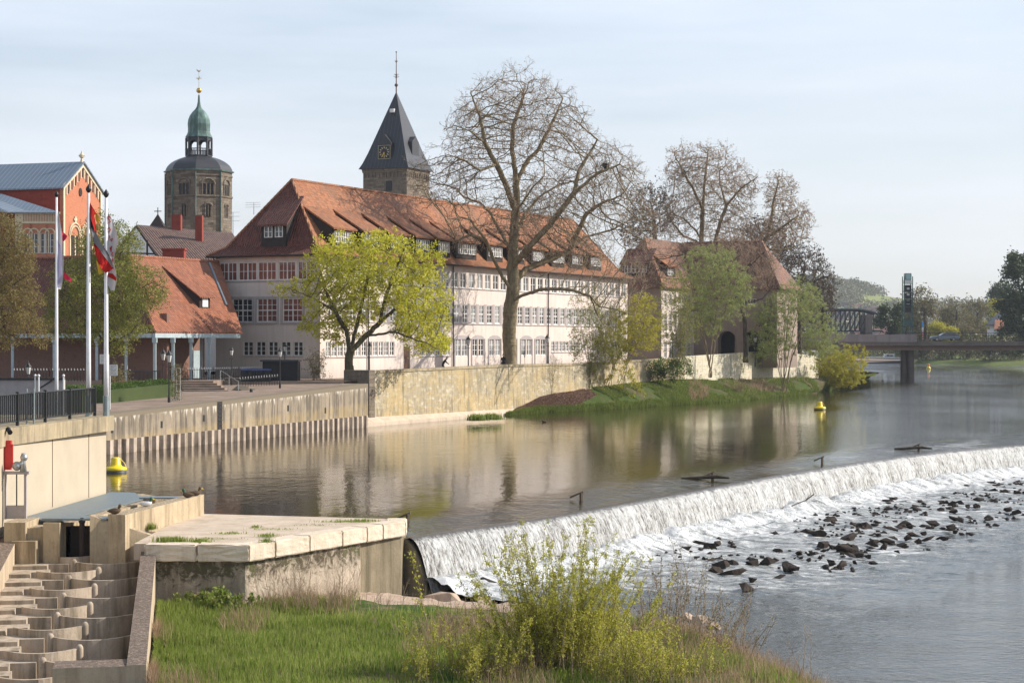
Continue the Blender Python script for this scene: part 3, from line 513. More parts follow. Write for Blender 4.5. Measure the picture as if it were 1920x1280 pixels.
# intake structure above it
it = empty('intake_structure', (-14.5, 66, -.5), 'concrete intake with a triangular front wall and a dark sluice opening above the fish pass', 'intake')
k = MB(); k.prism([(-13.55, 62.6, -1), (-12.95, 62.5, -1), (-11.7, 70.9, -1), (-12.2, 71.1, -1)], (0, 0, 2.2)); k.build('side_wall', MT['conc_pass'], it)
k = MB()
fa, fb = Vector((-14.1, 62.45)), Vector((-11.75, 63.15)); z1 = [1.19, .42]
k.hexa([(-14.1, 62.35, -1.2), (-12.25, 63.2, -1.2), (-12.3, 63.65, -1.2), (-14.1, 62.75, -1.2)], [(-14.1, 62.35, 1.195), (-12.25, 63.2, .45), (-12.3, 63.65, .45), (-14.1, 62.75, 1.195)])
k.build('front_wall', MT['conc_pass'], it)
k = MB(); k.prism([(-15.35, 63.2, -1), (-14.95, 63.2, -1), (-13.9, 72.0, -1), (-14.3, 72.2, -1)], (0, 0, 1.85)); k.prism([(-15.35, 74.5, -.4), (-14.9, 75.2, -.4), (-13.2, 72.6, -.4), (-13.8, 72.2, -.4)], (0, 0, 1.28)); k.build('middle_wall', MT['conc_pass'], it)
k = MB(); k.box(-15.65, -15.1, 62.3, 62.9, -1.6, .95); k.box(-16.9, -15.65, 62.4, 64, -1.6, .75); k.box(-16.9, -16.2, 62.1, 64, -1.6, .98); k.box(-16.6, -15.8, 61.9, 62.4, -1.6, .38); k.build('gate_pillar', MT['conc_pass'], it)
k = MB(); k.box(-15.1, -14.1, 63.2, 63.4, -1, .75); k.build('sluice_gate', MT['dark_wood'], it)
k = MB(); k.tube((-14.42, 62.6, -.6), (-14.42, 62.6, .98), .09, .09, 10); k.ball((-14.42, 62.6, .98), .12, 8); k.build('gate_post', MT['dark_wood'], it)
k = MB(); k.prism([(-16.95, 64.2, .86), (-15.3, 63.6, .86), (-14.3, 72.4, .86), (-15.2, 75.2, .86), (-16.2, 75.6, .86)], (0, 0, .06)); k.build('walkway_grating', MT['grating'], it)
k = MB(); k.prism([(-15.75, 62.5, 1.02), (-13.6, 62.5, 1.0), (-13.45, 63.6, 1.0), (-15.2, 63.6, 1.02)], (0, 0, .06)); k.build('small_grating', MT['grating'], it); k = MB(); k.prism([(-13.9, 69.6, 1.13), (-11.95, 69.6, 1.13), (-11.95, 70.4, 1.13), (-13.95, 70.4, 1.13)], (0, 0, .05)); k.build('small_grating', MT['grating'], it)

# lock wall and its platform
lk = empty('lock_wall', (-17, 70, -1), 'high beige clad lock wall with a weathered concrete rim', 'wall')
w0, w1, w2, w3 = Vector((-16.75, 55)), Vector((-17.38, 64.2)), Vector((-16.35, 75.2)), Vector((-45, 79))
k = MB(); k.prism([(w0.x, w0.y, -3), (w1.x, w1.y, -3), (w2.x, w2.y, -3), (w3.x, w3.y, -3), (-45, 55, -3)], (0, 0, 6.42)); k.build('wall_face', MT['beige'], lk)
k = MB(); o = .06
k.prism([(w0.x+o, w0.y, 3.42), (w1.x+o, w1.y, 3.42), (w2.x+.30, w2.y+.1, 3.42), (w3.x, w3.y+.2, 3.42), (-45, 55, 3.42)], (0, 0, .60)); k.build('rim', MT['conc_quay'], lk)
k = MB()
for tt in (.42, .8): q = w1.lerp(w2, tt); k.prism([(q.x+.006, q.y-.02, .9), (q.x+.012, q.y-.02, .9), (q.x+.014, q.y+.02, .9), (q.x+.008, q.y+.02, .9)], (0, 0, 2.5))
k.build('panel_joint', MT['rust'], lk)
def lwp(tt, off=.0, z=4.02): q = w1.lerp(w2, tt); return Vector((q.x-off, q.y, z))
rl = empty('railing', lwp(.5, .25), 'dark metal railing with close vertical bars on the lock wall rim', 'railing')
def rail_panel(p0, p1, zt, zb, parent, nb, mat='metal_dark'):
    k = MB(); p0 = Vector(p0); p1 = Vector(p1); d = p1-p0
    k.tube(p0+Vector((0, 0, zt)), p1+Vector((0, 0, zt)), .035, .035, 6); k.tube(p0+Vector((0, 0, zb)), p1+Vector((0, 0, zb)), .025, .025, 6)
    for i in range(nb):
        q = p0+d*((i+.5)/nb); k.box(q.x-.018, q.x+.018, q.y-.03, q.y+.03, q.z+zb, q.z+zt)
    k.build('bar_panel', MT[mat], parent)
tts = [.0, .17, .43, .68, .955]
for a, b, n in zip(tts[:-1], tts[1:], (10, 16, 16, 16)): rail_panel(lwp(a, .3), lwp(b, .3), 1.12, .16, rl, n)
rail_panel(Vector((-17.4, 60.2, 4.02)), lwp(0, .3), 1.12, .16, rl, 18)
for tt in tts: k = MB(); q = lwp(tt, .3); k.box(q.x-.05, q.x+.05, q.y-.06, q.y+.06, q.z, q.z+1.2); k.build('post', MT['metal_dark'], rl)
# ladder up the lock wall
def ladder(nm, x, y, z0, z1, wd, lab, mat, n):
    r = empty(nm, (x, y, z0), lab, 'ladder'); 
    for s in (-1, 1): k = MB(); k.box(x+s*wd/2-.025, x+s*wd/2+.025, y-.04, y+.04, z0, z1); k.build('rail', MT[mat], r)
    k = MB()
    for i in range(n): z = z0+.25+(z1-z0-.4)*i/(n-1)*.86; k.tube((x-wd/2, y, z), (x+wd/2, y, z), .016, .016, 5)
    k.build('rung', MT[mat], r, kind='stuff')
q = G(52, 955, .92); ladder('lock_ladder', q.x+.12, q.y-.1, .92, 5.3, .26, 'long grey metal ladder rising past the rim of the beige lock wall', 'galv', 17)
q = G(32, 955, .9); ladder('recess_ladder', q.x+.02, q.y+.5, .92, 3.3, .22, 'short rusty ladder in the corner behind the red life buoy box', 'rust', 8)
q = Vector((-17.05, 63.7, 1.0)); cr2 = empty('gate_actuator_stand', q, 'steel stand carrying a white electric gate actuator beside the lock wall', 'gate drive')
k = MB(); k.box(q.x-.25, q.x-.19, q.y-.1, q.y, .95, 2.48); k.box(q.x+.42, q.x+.50, q.y-.1, q.y, .95, 2.48); k.build('upright', MT['frame_grey'], cr2)
k = MB(); k.box(q.x-.3, q.x+.6, q.y-.16, q.y+.06, 2.48, 2.58); k.box(q.x-.18, q.x+.42, q.y-.06, q.y-.02, .96, 1.42); k.build('beam', MT['frame_grey'], cr2)
k = MB(); k.ball((q.x+.18, q.y-.1, 2.76), .16, 8); k.tube((q.x+.18, q.y-.1, 2.7), (q.x+.4, q.y-.1, 2.9), .09, .09, 8); k.ball((q.x+.42, q.y-.1, 3.05), .13, 8); k.lathe((q.x+.4, q.y-.1, 2.58), [(.12, 0), (.08, .3), (.1, .5), (.06, .62)], 10); k.build('motor', MT['metal_grey'], cr2, smooth=True)
k = MB(); k.tube((q.x+.16, q.y-.05, 1.4), (q.x+.16, q.y-.05, 2.5), .025, .025, 6); k.build('spindle', MT['metal_dark'], cr2)
lb = empty('life_buoy_box', (-17.3, 63.9, 2.6), 'tall red life buoy box on a white post against the lock wall', 'life buoy box')
k = MB(); k.box(-17.36, -17.12, 63.75, 63.95, 2.62, 3.62); k.box(-17.32, -17.04, 63.72, 63.8, 2.7, 3.5); k.build('case', MT['red'], lb)
k = MB(); k.tube((-17.42, 63.85, 1.0), (-17.42, 63.85, 3.95), .03, .03, 8); k.tube((-17.42, 63.85, 3.95), (-17.2, 63.8, 3.98), .025, .025, 6); k.build('post', MT['white_frame'], lb)
k = MB(); k.ball((-17.22, 63.8, 4.0), .09, 8); k.tube((-17.22, 63.8, 4.0), (-17.1, 63.6, 3.9), .07, .09, 8); k.build('lamp_head', MT['black'], lb)
# buoys
def buoy(loc, s, label, group=None):
    r = empty('buoy', loc, label, 'buoy', group); l = Vector(loc)
    k = MB(); k.lathe(l, [(.60*s, .10*s), (.62*s, .14*s), (.62*s, .26*s), (.52*s, .30*s), (.36*s, .34*s), (.28*s, .46*s), (.24*s, .78*s), (.20*s, .84*s), (.02, .85*s)], 24); k.build('float_body', MT['yellow'], r, smooth=True)
    k = MB(); k.lathe(l, [(.5*s, -.2*s), (.59*s, -.05*s), (.595*s, .10*s), (.02, .11*s)], 24); k.build('waterline_band', MT['buoy_band'], r, smooth=True)
    k = MB(); 
    for a in (0.2, 3.4): k.path([l+Vector((.22*s*math.cos(a), .22*s*math.sin(a), .8*s)), l+Vector((.45*s*math.cos(a), .45*s*math.sin(a), .55*s)), l+Vector((.58*s*math.cos(a), .58*s*math.sin(a), .3*s))], .014*s, 5)
    k.build('grab_wire', MT['yellow'], r)
buoy(G(217, 885, 0), .95, 'yellow buoy floating just right of the beige lock wall'); buoy(G(1537, 768, 0), 1.0, 'yellow buoy floating alone in the middle of the river near the wooded bank')
r = empty('buoy', G(1741, 691, 0), 'small orange and yellow buoy beyond the bridge pillar', 'buoy'); l = r.location
k = MB(); k.lathe(l, [(.55, -.1), (.6, .15), (.35, .5), (.2, .7)], 14); k.build('float_body', MT['yellow'], r, smooth=True); k = MB(); k.lathe(l, [(.2, .7), (.36, .85), (.36, 1.1), (.05, 1.25)], 12); k.build('top_mark', MT['orange'], r, smooth=True)
# ducks
def duck(c, a, body, head, label):
    r = empty('duck', c, label, 'duck', 'ducks resting on the intake walls'); c = Vector(c); d = Vector((math.cos(a), math.sin(a), 0))
    k = MB(); n = 8; prev = None
    prof = [(-.26, .01, .10), (-.20, .05, .11), (-.10, .10, .10), (.02, .12, .10), (.12, .10, .11), (.18, .05, .13), (.2, .01, .14)]
    s = d.cross(Vector((0, 0, 1))); rg = [[c+d*x+s*(rr*math.cos(2*math.pi*i/10))+Vector((0, 0, z+rr*.85*math.sin(2*math.pi*i/10))) for i in range(10)] for x, rr, z in prof]
    for A_, B_ in zip(rg[:-1], rg[1:]):
        for i in range(10): k.poly([A_[i], A_[(i+1) % 10], B_[(i+1) % 10], B_[i]])
    k.build('body', MT[body], r, smooth=True)
    k = MB(); k.tube(c+d*.12+Vector((0, 0, .15)), c+d*.15+Vector((0, 0, .26)), .05, .04, 8); k.ball(c+d*.17+Vector((0, 0, .28)), .06, 8); k.build('head', MT[head], r, smooth=True)
    k = MB(); k.tube(c+d*.22+Vector((0, 0, .27)), c+d*.29+Vector((0, 0, .25)), .025, .012, 6); k.build('bill', MT['yellow'], r)
duck((-13.35, 62.75, 1.2), .1, 'duck_brown', 'duck_brown', 'brown duck resting at the near end of the sloping intake wall')
duck((-12.85, 65.6, 1.2), .2, 'duck_white', 'duck_green', 'black and white duck resting halfway along the intake wall')
duck((-12.05, 69.4, 1.2), 3.0, 'duck_brown', 'duck_green', 'duck nearest the far end of the intake wall, facing left')
duck((-11.9, 70.2, 1.2), .3, 'duck_brown', 'duck_brown', 'brown duck at the far end of the intake wall, facing right')
duck(G(1020, 792, -.03), 3.0, 'duck_brown', 'duck_brown', 'duck swimming near the old stone wall'); duck(G(1655, 714, -.03), .1, 'duck_brown', 'duck_brown', 'lone duck swimming near the bridge pillar')
# ------------------------------------------------------------------ quay, promenade, old wall
Q0, Q1 = Vector((-28.3, 107)), Vector((-11.8, 153)); QD = (Q1-Q0).normalized(); QN = Vector((QD.y, -QD.x)); qf = Fr(Q0, QD, QN); QL = (Q1-Q0).length
qz = lambda a: 2.30+1.25*(a/QL)**1.2
qw = empty('quay_wall', (Q0.x, Q0.y, -1), 'stained concrete quay wall on corrugated sheet piling', 'wall')
k = MB(); n = 24; gaps = [qf.a(412)]
for i in range(n):
    a0, a1 = QL*i/n, QL*(i+1)/n
    k.hexa([qf.p(a0, -1.2, -1), qf.p(a1, -1.2, -1), qf.p(a1, 0, .82+.1*a1/QL), qf.p(a0, 0, .82+.1*a0/QL)], [qf.p(a0, -1.2, qz(a0)), qf.p(a1, -1.2, qz(a1)), qf.p(a1, 0, qz(a1)), qf.p(a0, 0, qz(a0))])
k.build('concrete_face', MT['quay_face'], qw)
k = MB(); g = gaps[0]; k.fbox(qf, g-.35, g+.35, -.05, .012, .85, qz(g)+.004, 0)
for aa, zz in ((qf.a(210), 1.5), (qf.a(303), 1.55), (qf.a(382), 1.75), (qf.a(540), 2.0), (qf.a(610), 1.6)): k.fbox(qf, aa-.13, aa+.13, -.05, .01, zz-.2, zz+.25)
k.build('recess_shade', MT['black'], qw)  # black plates on the face, painted stand-ins for shade inside recesses
k = MB()
for i in range(7): k.tube(qf.p(g-.3, .06, 1.0+i*.28), qf.p(g+.3, .06, 1.0+i*.28), .02, .02, 5)
k.build('rung', MT['rust'], qw, kind='stuff')
k = MB(); per = .92; N = int(QL/per)
for i in range(N):
    a = i*per; q = [(a, .02), (a+.14, .26), (a+.46, .26), (a+.60, .02), (a+per, .02)]
    for u, v in zip(q[:-1], q[1:]): k.poly([qf.p(u[0], u[1], -1), qf.p(v[0], v[1], -1), qf.p(v[0], v[1], .86+.1*a/QL), qf.p(u[0], u[1], .86+.1*a/QL)])
    k.poly([qf.p(q[0][0], q[0][1], .86+.1*a/QL)]+[qf.p(x_[0], x_[1], .86+.1*a/QL) for x_ in q[1:4]])
k.build('sheet_piling', MT['pile_paint'], qw)
# promenade (paved), sloping up towards the old wall
av = np.linspace(0, QL, 30); bv = np.array([-1.15, -4, -8, -14, -22, -40, -400]); V = []
for a in av:
    for b in bv:
        p_ = qf.p(a, b, 0); V.append((p_.x, p_.y, qz(a)+.004))
tag(np_obj('promenade', V, grid_faces(30, 7), MT['paving'], smooth=True, origin=(0, 0, 0)), kind='structure')
wl = Fr((-11.96, 155), (.434, .901), (.901, -.434)); WT = [(0, 4.56), (26.6, 4.8), (45.5, 4.75), (77.7, 5.15), (108, 5.62)]
wz = lambda a: float(np.interp(a, [w_[0] for w_ in WT], [w_[1] for w_ in WT]))
ow = empty('river_wall', (-11.96, 155, 0), 'long old rubble stone wall with yellow and grey stains along the street', 'wall')
k = MB(); kc = MB()
bs = [0, 12, 26.6, 36, 45.5, 56, 66, 75]
for a0, a1 in zip(bs[:-1], bs[1:]):
    k.hexa([wl.p(a0, -1, -1), wl.p(a1, -1, -1), wl.p(a1, .12, -1), wl.p(a0, .12, -1)], [wl.p(a0, -1, wz(a0)-.22), wl.p(a1, -1, wz(a1)-.22), wl.p(a1, 0, wz(a1)-.22), wl.p(a0, 0, wz(a0)-.22)])
    kc.hexa([wl.p(a0, -.72, wz(a0)-.22), wl.p(a1, -.72, wz(a1)-.22), wl.p(a1, .07, wz(a1)-.22), wl.p(a0, .07, wz(a0)-.22)], [wl.p(a0, -.72, wz(a0)), wl.p(a1, -.72, wz(a1)), wl.p(a1, .07, wz(a1)), wl.p(a0, .07, wz(a0))])
k.build('wall_body', MT['old_wall'], ow); kc.build('coping', MT['conc_quay'], ow)
k = MB(); k.hexa([wl.p(-.05, -2.3, -1), wl.p(.9, -2.3, -1), wl.p(.9, .16, -1), wl.p(-.05, .16, -1)], [wl.p(-.05, -2.3, 4.62), wl.p(.9, -2.3, 4.62), wl.p(.9, .14, 4.62), wl.p(-.05, .14, 4.62)]); k.build('end_pier', MT['tower_stone'], ow)
k = MB(); k.hexa([wl.p(-2, .1, -1), wl.p(34, .1, -1), wl.p(34, .7, -1), wl.p(-2, .95, -1)], [wl.p(-2, .1, .72), wl.p(34, .1, .5), wl.p(34, .6, .18), wl.p(-2, .85, .3)]); k.build('footing', MT['conc_slab'], ow)
gw = empty('garden_wall', wl.p(76, 0, 1), 'pale rubble stone wall around the terrace of the far house', 'wall')
k = MB(); bs = [75.01, 85, 96, 108]
for a0, a1 in zip(bs[:-1], bs[1:]): k.hexa([wl.p(a0, -.6, 0), wl.p(a1, -.6, 0), wl.p(a1, .05, 0), wl.p(a0, .05, 0)], [wl.p(a0, -.6, wz(a0)+.1), wl.p(a1, -.6, wz(a1)+.1), wl.p(a1, 0, wz(a1)+.1), wl.p(a0, 0, wz(a0)+.1)])
e0 = wl.p(108, 0, 0); e1 = P(1535, 600, 270); k.hexa([(e0.x, e0.y+.5, 0), (e1.x, e1.y+.5, 0), (e1.x, e1.y, 0), (e0.x, e0.y, 0)], [(e0.x, e0.y+.5, 5.7), (e1.x, e1.y+.5, 4.9), (e1.x, e1.y, 4.9), (e0.x, e0.y, 5.7)])
k.build('wall_body', MT['pale_wall'], gw)
# street behind the walls
k = MB(); q = [wl.p(.5, -.9, 3.7), wl.p(108, -.5, 3.7), (e1.x, e1.y+.4, 3.7), (72, 330, 3.7), (60, 420, 3.7), (-500, 420, 3.7), (-500, 153.5, 3.7), (-13.9, 153.5, 3.7)]; k.poly(q); k.prism([(p_[0], p_[1], 3.69) for p_ in q[-2:]]+[(-13.9, 153.9, 3.69), (-500, 153.9, 3.69)], (0, 0, -1.5)); k.build('street', MT['paving'], kind='structure')
# wooded bank below the wall
wpx = [(948, 779), (1010, 774), (1100, 769), (1180, 765), (1260, 759), (1340, 755), (1420, 748), (1530, 737), (1590, 725), (1628, 710)]
Bk = [wl.p(28, 0, .25), wl.p(34, 0, 1.5), wl.p(46, 0, 2.0), wl.p(57, 0, 2.2), wl.p(70, 0, 2.4), wl.p(86, 0, 2.2), wl.p(104, .3, 2.0), Vector((45, 262, 1.9)), Vector((55, 285, 1.7)), Vector((64, 325, 1.6))]
Wk = [G(a, b, 0) for a, b in wpx]; n1 = 91; n2 = 22; V = []
def bank(u, v):
    u = min(max(u, 0), 8.999); i = int(u); f = u-i; a = Wk[i].lerp(Wk[i+1], f); b = Bk[i].lerp(Bk[i+1], f); p_ = a.lerp(b, v); z = -.35*(v < .001)+b.z*(1-(1-v)**1.7)
    return p_.x, p_.y, z
for i in range(n1):
    for j in range(n2):
        v = j/(n2-1); x, y, z = bank(i/10, v); q = float(fbm(np.array([x*.6]), np.array([y*.6]), 3, 2)[0])-.47
        wob = (q*1.6 if j < 2 else 0); V.append((x+wob, y, z+q*.5*min(1, v*6)*(1-v*.6)-(.5 if j == 0 else 0)))
BV = np.array(V).reshape(n1, n2, 3)
tag(np_obj('riverbank', V, grid_faces(n1, n2), MT['bank_ground'], origin=(0, 0, 0)), kind='structure')
k = MB(); k.poly([tuple(Bk[7]), tuple(Bk[8]), tuple(Bk[9]), (60, 420, 1.6), (30, 420, 1.6), (30, 262, 1.6)]); k.build('riverbank_path', MT['bank_ground'], kind='structure')
# near bank in the foreground
SH = np.array([(-5.2, 66.2), (-3.6, 65.6), (-2.2, 64.6), (-.3, 63.4), (2.6, 62.6), (5.2, 61.2), (6.6, 58.6), (7.4, 55.6), (8.4, 52), (9.2, 48), (10.5, 40), (12, 30)])
gu = np.linspace(0, 1, 127); gy = np.linspace(30, 67, 160); U_, Y = np.meshgrid(gu, gy, indexing='ij')
wallx = lambda y: -12.05+(63.7-y)*.1755
X = wallx(Y)-.1+(13.2-wallx(Y))*U_
shx = np.interp(-Y.ravel(), -SH[:, 1], SH[:, 0]).reshape(X.shape)
dist = np.minimum((shx-X), (66.0+(-.45)*(X+5)-Y)*.75)
hn = fbm(X*.8, Y*.8, 4, 21)-.47
def near_h(d, X, Y, hn): return -2.75+1.1*sstep(d, -.6, 3.2)+.22*sstep(X, -6, -11)+hn*.35*sstep(d, -.3, 1.2)-.5*(d < -1.6)
Z = near_h(dist, X, Y, hn); Z = np.where(Y > 66.3, -3.2, Z)
tag(np_obj('near_bank', np.stack([X.ravel(), Y.ravel(), Z.ravel()], 1), grid_faces(*X.shape), MT['fore_ground'], origin=(0, 0, 0)), kind='structure')
def nearz(x, y):
    i = np.clip((x-wallx(y)+.1)/(13.2-wallx(y))*126, 0, 125.99).astype(int); j = np.clip((y-gy[0])/(gy[1]-gy[0]), 0, len(gy)-1.01).astype(int); return Z[i, j], dist[i, j]
# pale rock ledge between pier and shore
k = RNG; LX = np.linspace(-7.0, .4, 75); LY = np.linspace(61.4, 66.6, 50); X2, Y2 = np.meshgrid(LX, LY, indexing='ij')
h2 = fbm(X2*.9, Y2*1.3, 4, 31); sh2 = np.interp(-Y2.ravel(), -SH[:, 1], SH[:, 0]).reshape(X2.shape)
edge = np.minimum(np.minimum((sh2-X2)*.8, (Y2-61.6+.25*(X2+7)*.2)), (66.9-.42*(X2+5)-Y2)); Z2 = -2.62+.72*sstep(edge, -.2, 1.1)+np.floor(h2*9)/9*.30-.05
tag(np_obj('rock_ledge', np.stack([X2.ravel(), Y2.ravel(), Z2.ravel()], 1), grid_faces(*X2.shape), MT['rockpale'], smooth=False, origin=(0, 0, 0)), kind='structure')
prk = [rock_mesh(40+i, .7) for i in range(4)]
for m in prk: m.materials.append(MT['rockpale'])
for i, (px, py, s) in enumerate([(835, 1125, .55), (905, 1128, .4), (870, 1135, .3), (955, 1140, .35), (1310, 1165, .4), (1335, 1172, .3), (1290, 1158, .35), (790, 1140, .25), (1000, 1150, .3), (820, 1148, .3)]):
    c = G(px, py, -2.1); o = bpy.data.objects.new('shore_rock', prk[i % 4]); SC.collection.objects.link(o); o.location = c; o.scale = (s*1.3, s, s*.9); o.rotation_euler = (0, 0, i*1.3)
    tag(o, 'largest pale pink rock at the water edge below the weir' if i == 0 else 'pale pinkish rock lying along the near shore', 'rock', None if i == 0 else 'pale rocks along the near shore')
# ------------------------------------------------------------------ buildings
def split_build(k, name, mat, parent, per=6):
    i = 0                                     # boxes have six faces, the round window fourteen
    while i < len(k.f):
        g = MB(); f0 = k.f[i]; n = len(f0)+2
        for f in k.f[i:i+n]: g.poly([k.v[q] for q in f])
        g.build(name, mat, parent); i += n
def wall_band(k, fr, a0, a1, z0, z1, wins, dep=.16, m=0, b=0.0):
    wins = sorted(wins); cur = a0
    def q(x0, x1, y0, y1):
        if x1-x0 > 1e-4 and y1-y0 > 1e-4: k.poly([fr.p(x0, b, y0), fr.p(x1, b, y0), fr.p(x1, b, y1), fr.p(x0, b, y1)], m)
    for w in wins:
        q(cur, w[0], z0, z1); q(w[0], w[1], z0, w[2]); q(w[0], w[1], w[3], z1); cur = w[1]
        A = [(w[0], w[2]), (w[1], w[2]), (w[1], w[3]), (w[0], w[3])]
        for (p_, r_), (s_, t_) in zip(A, A[1:]+A[:1]): k.poly([fr.p(p_, b, r_), fr.p(s_, b, t_), fr.p(s_, b-dep, t_), fr.p(p_, b-dep, r_)], m)
    q(cur, a1, z0, z1)
def window(fr, w, cols, rows, parent, gl='glass', dep=.10, fw=.09, mb=None, sub=True, b=0.0, fmat='white_frame'):
    a0, a1, z0, z1 = w; k = MB() if mb is None else mb; g = MB()
    B0, B1 = b-dep-.03, b-dep+.04
    k.fbox(fr, a0, a0+fw, B0, B1, z0, z1); k.fbox(fr, a1-fw, a1, B0, B1, z0, z1); k.fbox(fr, a0+fw, a1-fw, B0, B1, z1-fw, z1); k.fbox(fr, a0+fw, a1-fw, B0, B1+.03, z0, z0+fw)
    for c_ in range(1, cols):
        x = a0+fw+(a1-a0-2*fw)*c_/cols; t_ = .055 if (cols % 2 == 0 and c_ == cols//2) else .022; k.fbox(fr, x-t_, x+t_, B0+.005, B1-.012, z0+fw, z1-fw)
    for r_ in range(1, rows):
        z = z0+fw+(z1-z0-2*fw)*r_/rows; t_ = .05 if (rows == 4 and r_ == 2) else .02; k.fbox(fr, a0+fw, a1-fw, B0+.01, B1-.018, z-t_, z+t_)
    G_ = [fr.p(a0+.03, B0+.012, z0+.03), fr.p(a1-.03, B0+.012, z0+.03), fr.p(a1-.03, B0+.012, z1-.03), fr.p(a0+.03, B0+.012, z1-.03)]
    if mb is not None: k.poly(G_, 1); return None
    g.poly(G_); o = k.build('window', MT[fmat], parent)
    if sub: g.build('pane', MT[gl], o)
    return o
def sill(k, fr, w, b=0.0): k.fbox(fr, w[0]-.06, w[1]+.06, b-.02, b+.09, w[2]-.09, w[2]-.005)
def slab(k, pts, t=.16, m=0): pts = [Vector(p) for p in pts]; k.poly(pts, m); k.poly([p-Vector((0, 0, t)) for p in pts][::-1], m); [k.poly([pts[i], pts[(i+1) % len(pts)], pts[(i+1) % len(pts)]-Vector((0, 0, t)), pts[i]-Vector((0, 0, t))], m) for i in range(len(pts))]
def ridge_tiles(k, p0, p1, r=.14):
    p0 = Vector(p0); p1 = Vector(p1); n = max(2, int((p1-p0).length/.42))
    for i in range(n): k.tube(p0.lerp(p1, i/n), p0.lerp(p1, (i+1.08)/n), r*.86, r*1.08, 7)
# --- the long pink schoolhouse-like building
C0 = Vector((-17.0, 165.3)); LS = Vector((.434, .901)); LNm = Vector((.901, -.434)); FW = 11.1; FL = 72.0; WZ = 14.85
lg = Fr(C0, LS, LNm); ff = Fr(C0, (-.901, .434), (-.434, -.901)); bk = Fr(lg.p(FL, 0, 0), (-.901, .434), (.434, .901)); lf = Fr(ff.p(FW, 0, 0), LS, (-.901, .434))
mb_ = empty('long_house', (C0.x, C0.y, 3.7), 'long three storey pale pink house with a steep orange tiled roof and many dormers', 'house')
front = []; side = []
for px0, px1 in ((411, 444), (447, 481), (483.5, 517.5), (522, 554), (558, 590)): a = sorted((ff.a(px0), ff.a(px1))); front.append((a[0], a[1], 12.5, 14.15, 4, 2))
for px0, px1 in ((436, 473), (482, 519), (530, 567)): a = sorted((ff.a(px0), ff.a(px1))); front.append((a[0], a[1], 8.75, 10.85, 4, 4))
for px0, px1 in ((456, 474.5), (480, 498), (503, 521), (527, 545), (550, 568)): a = sorted((ff.a(px0), ff.a(px1))); front.append((a[0], a[1], 5.72, 7.0, 2, 3))
top = []; mid = []; gr = []
a = .9
while a < 70.5: top.append((a, a+1.3, 12.45, 14.0, 2, 2)); a += 1.87
a = 1.4
while a < 70.5: mid.append((a, a+1.15, 8.9, 10.75, 2, 4)); a += 1.87
for i in range(12): gr.append((1.0+i*1.05, 1.0+i*1.05+.85, 5.66, 6.98, 2, 3))
for i in range(6): gr.append((18.6+i*1.08, 18.6+i*1.08+.86, 5.6, 6.95, 2, 3))
for c_ in (27.35, 31.1, 35.0, 38.9, 42.8, 46.5): gr.append((c_-1.33, c_-.1, 5.5, 7.25, 2, 3)); gr.append((c_+.1, c_+1.33, 5.5, 7.25, 2, 3))
for i in range(10): gr.append((49.4+i*.98, 49.4+i*.98+.8, 5.85, 7.02, 2, 3))
for i in range(7): gr.append((61+i*1.1, 61+i*1.1+.85, 5.85, 7.02, 2, 3))
door = (15.25, 16.5, 3.9, 6.5)
k = MB()
W4 = lambda L: [w_[:4] for w_ in L]
wall_band(k, lg, 0, FL, 11.6, WZ, W4(top)); wall_band(k, lg, 0, FL, 7.9, 11.6, W4(mid)); wall_band(k, lg, 0, FL, 3.0, 7.9, W4(gr)+[door], .2)
wall_band(k, ff, 0, FW, 11.6, WZ, W4(front[:5])); wall_band(k, ff, 0, FW, 7.9, 11.6, W4(front[5:8])); wall_band(k, ff, 0, FW, 3.0, 7.9, W4(front[8:]))
wall_band(k, bk, 0, FW, 3, WZ, []); wall_band(k, lf, 0, FL, 3, WZ, [])
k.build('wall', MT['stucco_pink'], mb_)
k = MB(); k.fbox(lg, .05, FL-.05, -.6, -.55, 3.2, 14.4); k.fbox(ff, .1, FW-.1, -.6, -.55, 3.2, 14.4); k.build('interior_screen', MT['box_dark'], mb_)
k = MB()
for w_ in front[5:8]: w = w_; k.fbox(ff, w[0]-.22, w[0]-.02, 0, .05, w[2]-.2, w[3]+.2); k.fbox(ff, w[1]+.02, w[1]+.22, 0, .05, w[2]-.2, w[3]+.2); k.fbox(ff, w[0]-.02, w[1]+.02, 0, .05, w[3]+.01, w[3]+.2); k.fbox(ff, w[0]-.02, w[1]+.02, 0, .1, w[2]-.2, w[2]-.02)
for c_ in range(len(mid)-1): w = mid[c_]; k.fbox(lg, w[1]+.12, mid[c_+1][0]-.12, 0, .03, w[2]-.1, w[3]+.12)
k.fbox(ff, .3, FW-.3, 0, .08, 12.38, 12.47); k.fbox(lg, .4, FL-.4, 0, .08, 12.34, 12.43); k.fbox(lg, .6, FL-.6, 0, .07, 8.72, 8.82); k.fbox(lg, .9, 13.7, 0, .07, 5.52, 5.62); k.fbox(lg, 18.5, 25.1, 0, .07, 5.48, 5.58); k.fbox(lg, 49.3, 59.2, 0, .07, 5.72, 5.82)
for w_ in front[8:]: sill(k, ff, w_)
for c_ in (27.35, 31.1, 35.0, 38.9, 42.8, 46.5):
    for i in range(8):
        t0, t1 = math.pi*i/8, math.pi*(i+1)/8; A_ = [(c_-1.42*math.cos(t0), 7.24+.42*math.sin(t0)), (c_-1.42*math.cos(t1), 7.24+.42*math.sin(t1))]
        k.prism([lg.p(A_[0][0], -.02, 7.22), lg.p(A_[1][0], -.02, 7.22), lg.p(A_[1][0], -.02, A_[1][1]), lg.p(A_[0][0], -.02, A_[0][1])], tuple(LNm*.045)+(0,))
    k.fbox(lg, c_-1.62, c_-1.40, 0, .06, 3.7, 7.3); k.fbox(lg, c_+1.40, c_+1.60, 0, .05, 3.7, 7.3)
k.build('stone_trim', MT['frame_grey'], mb_)
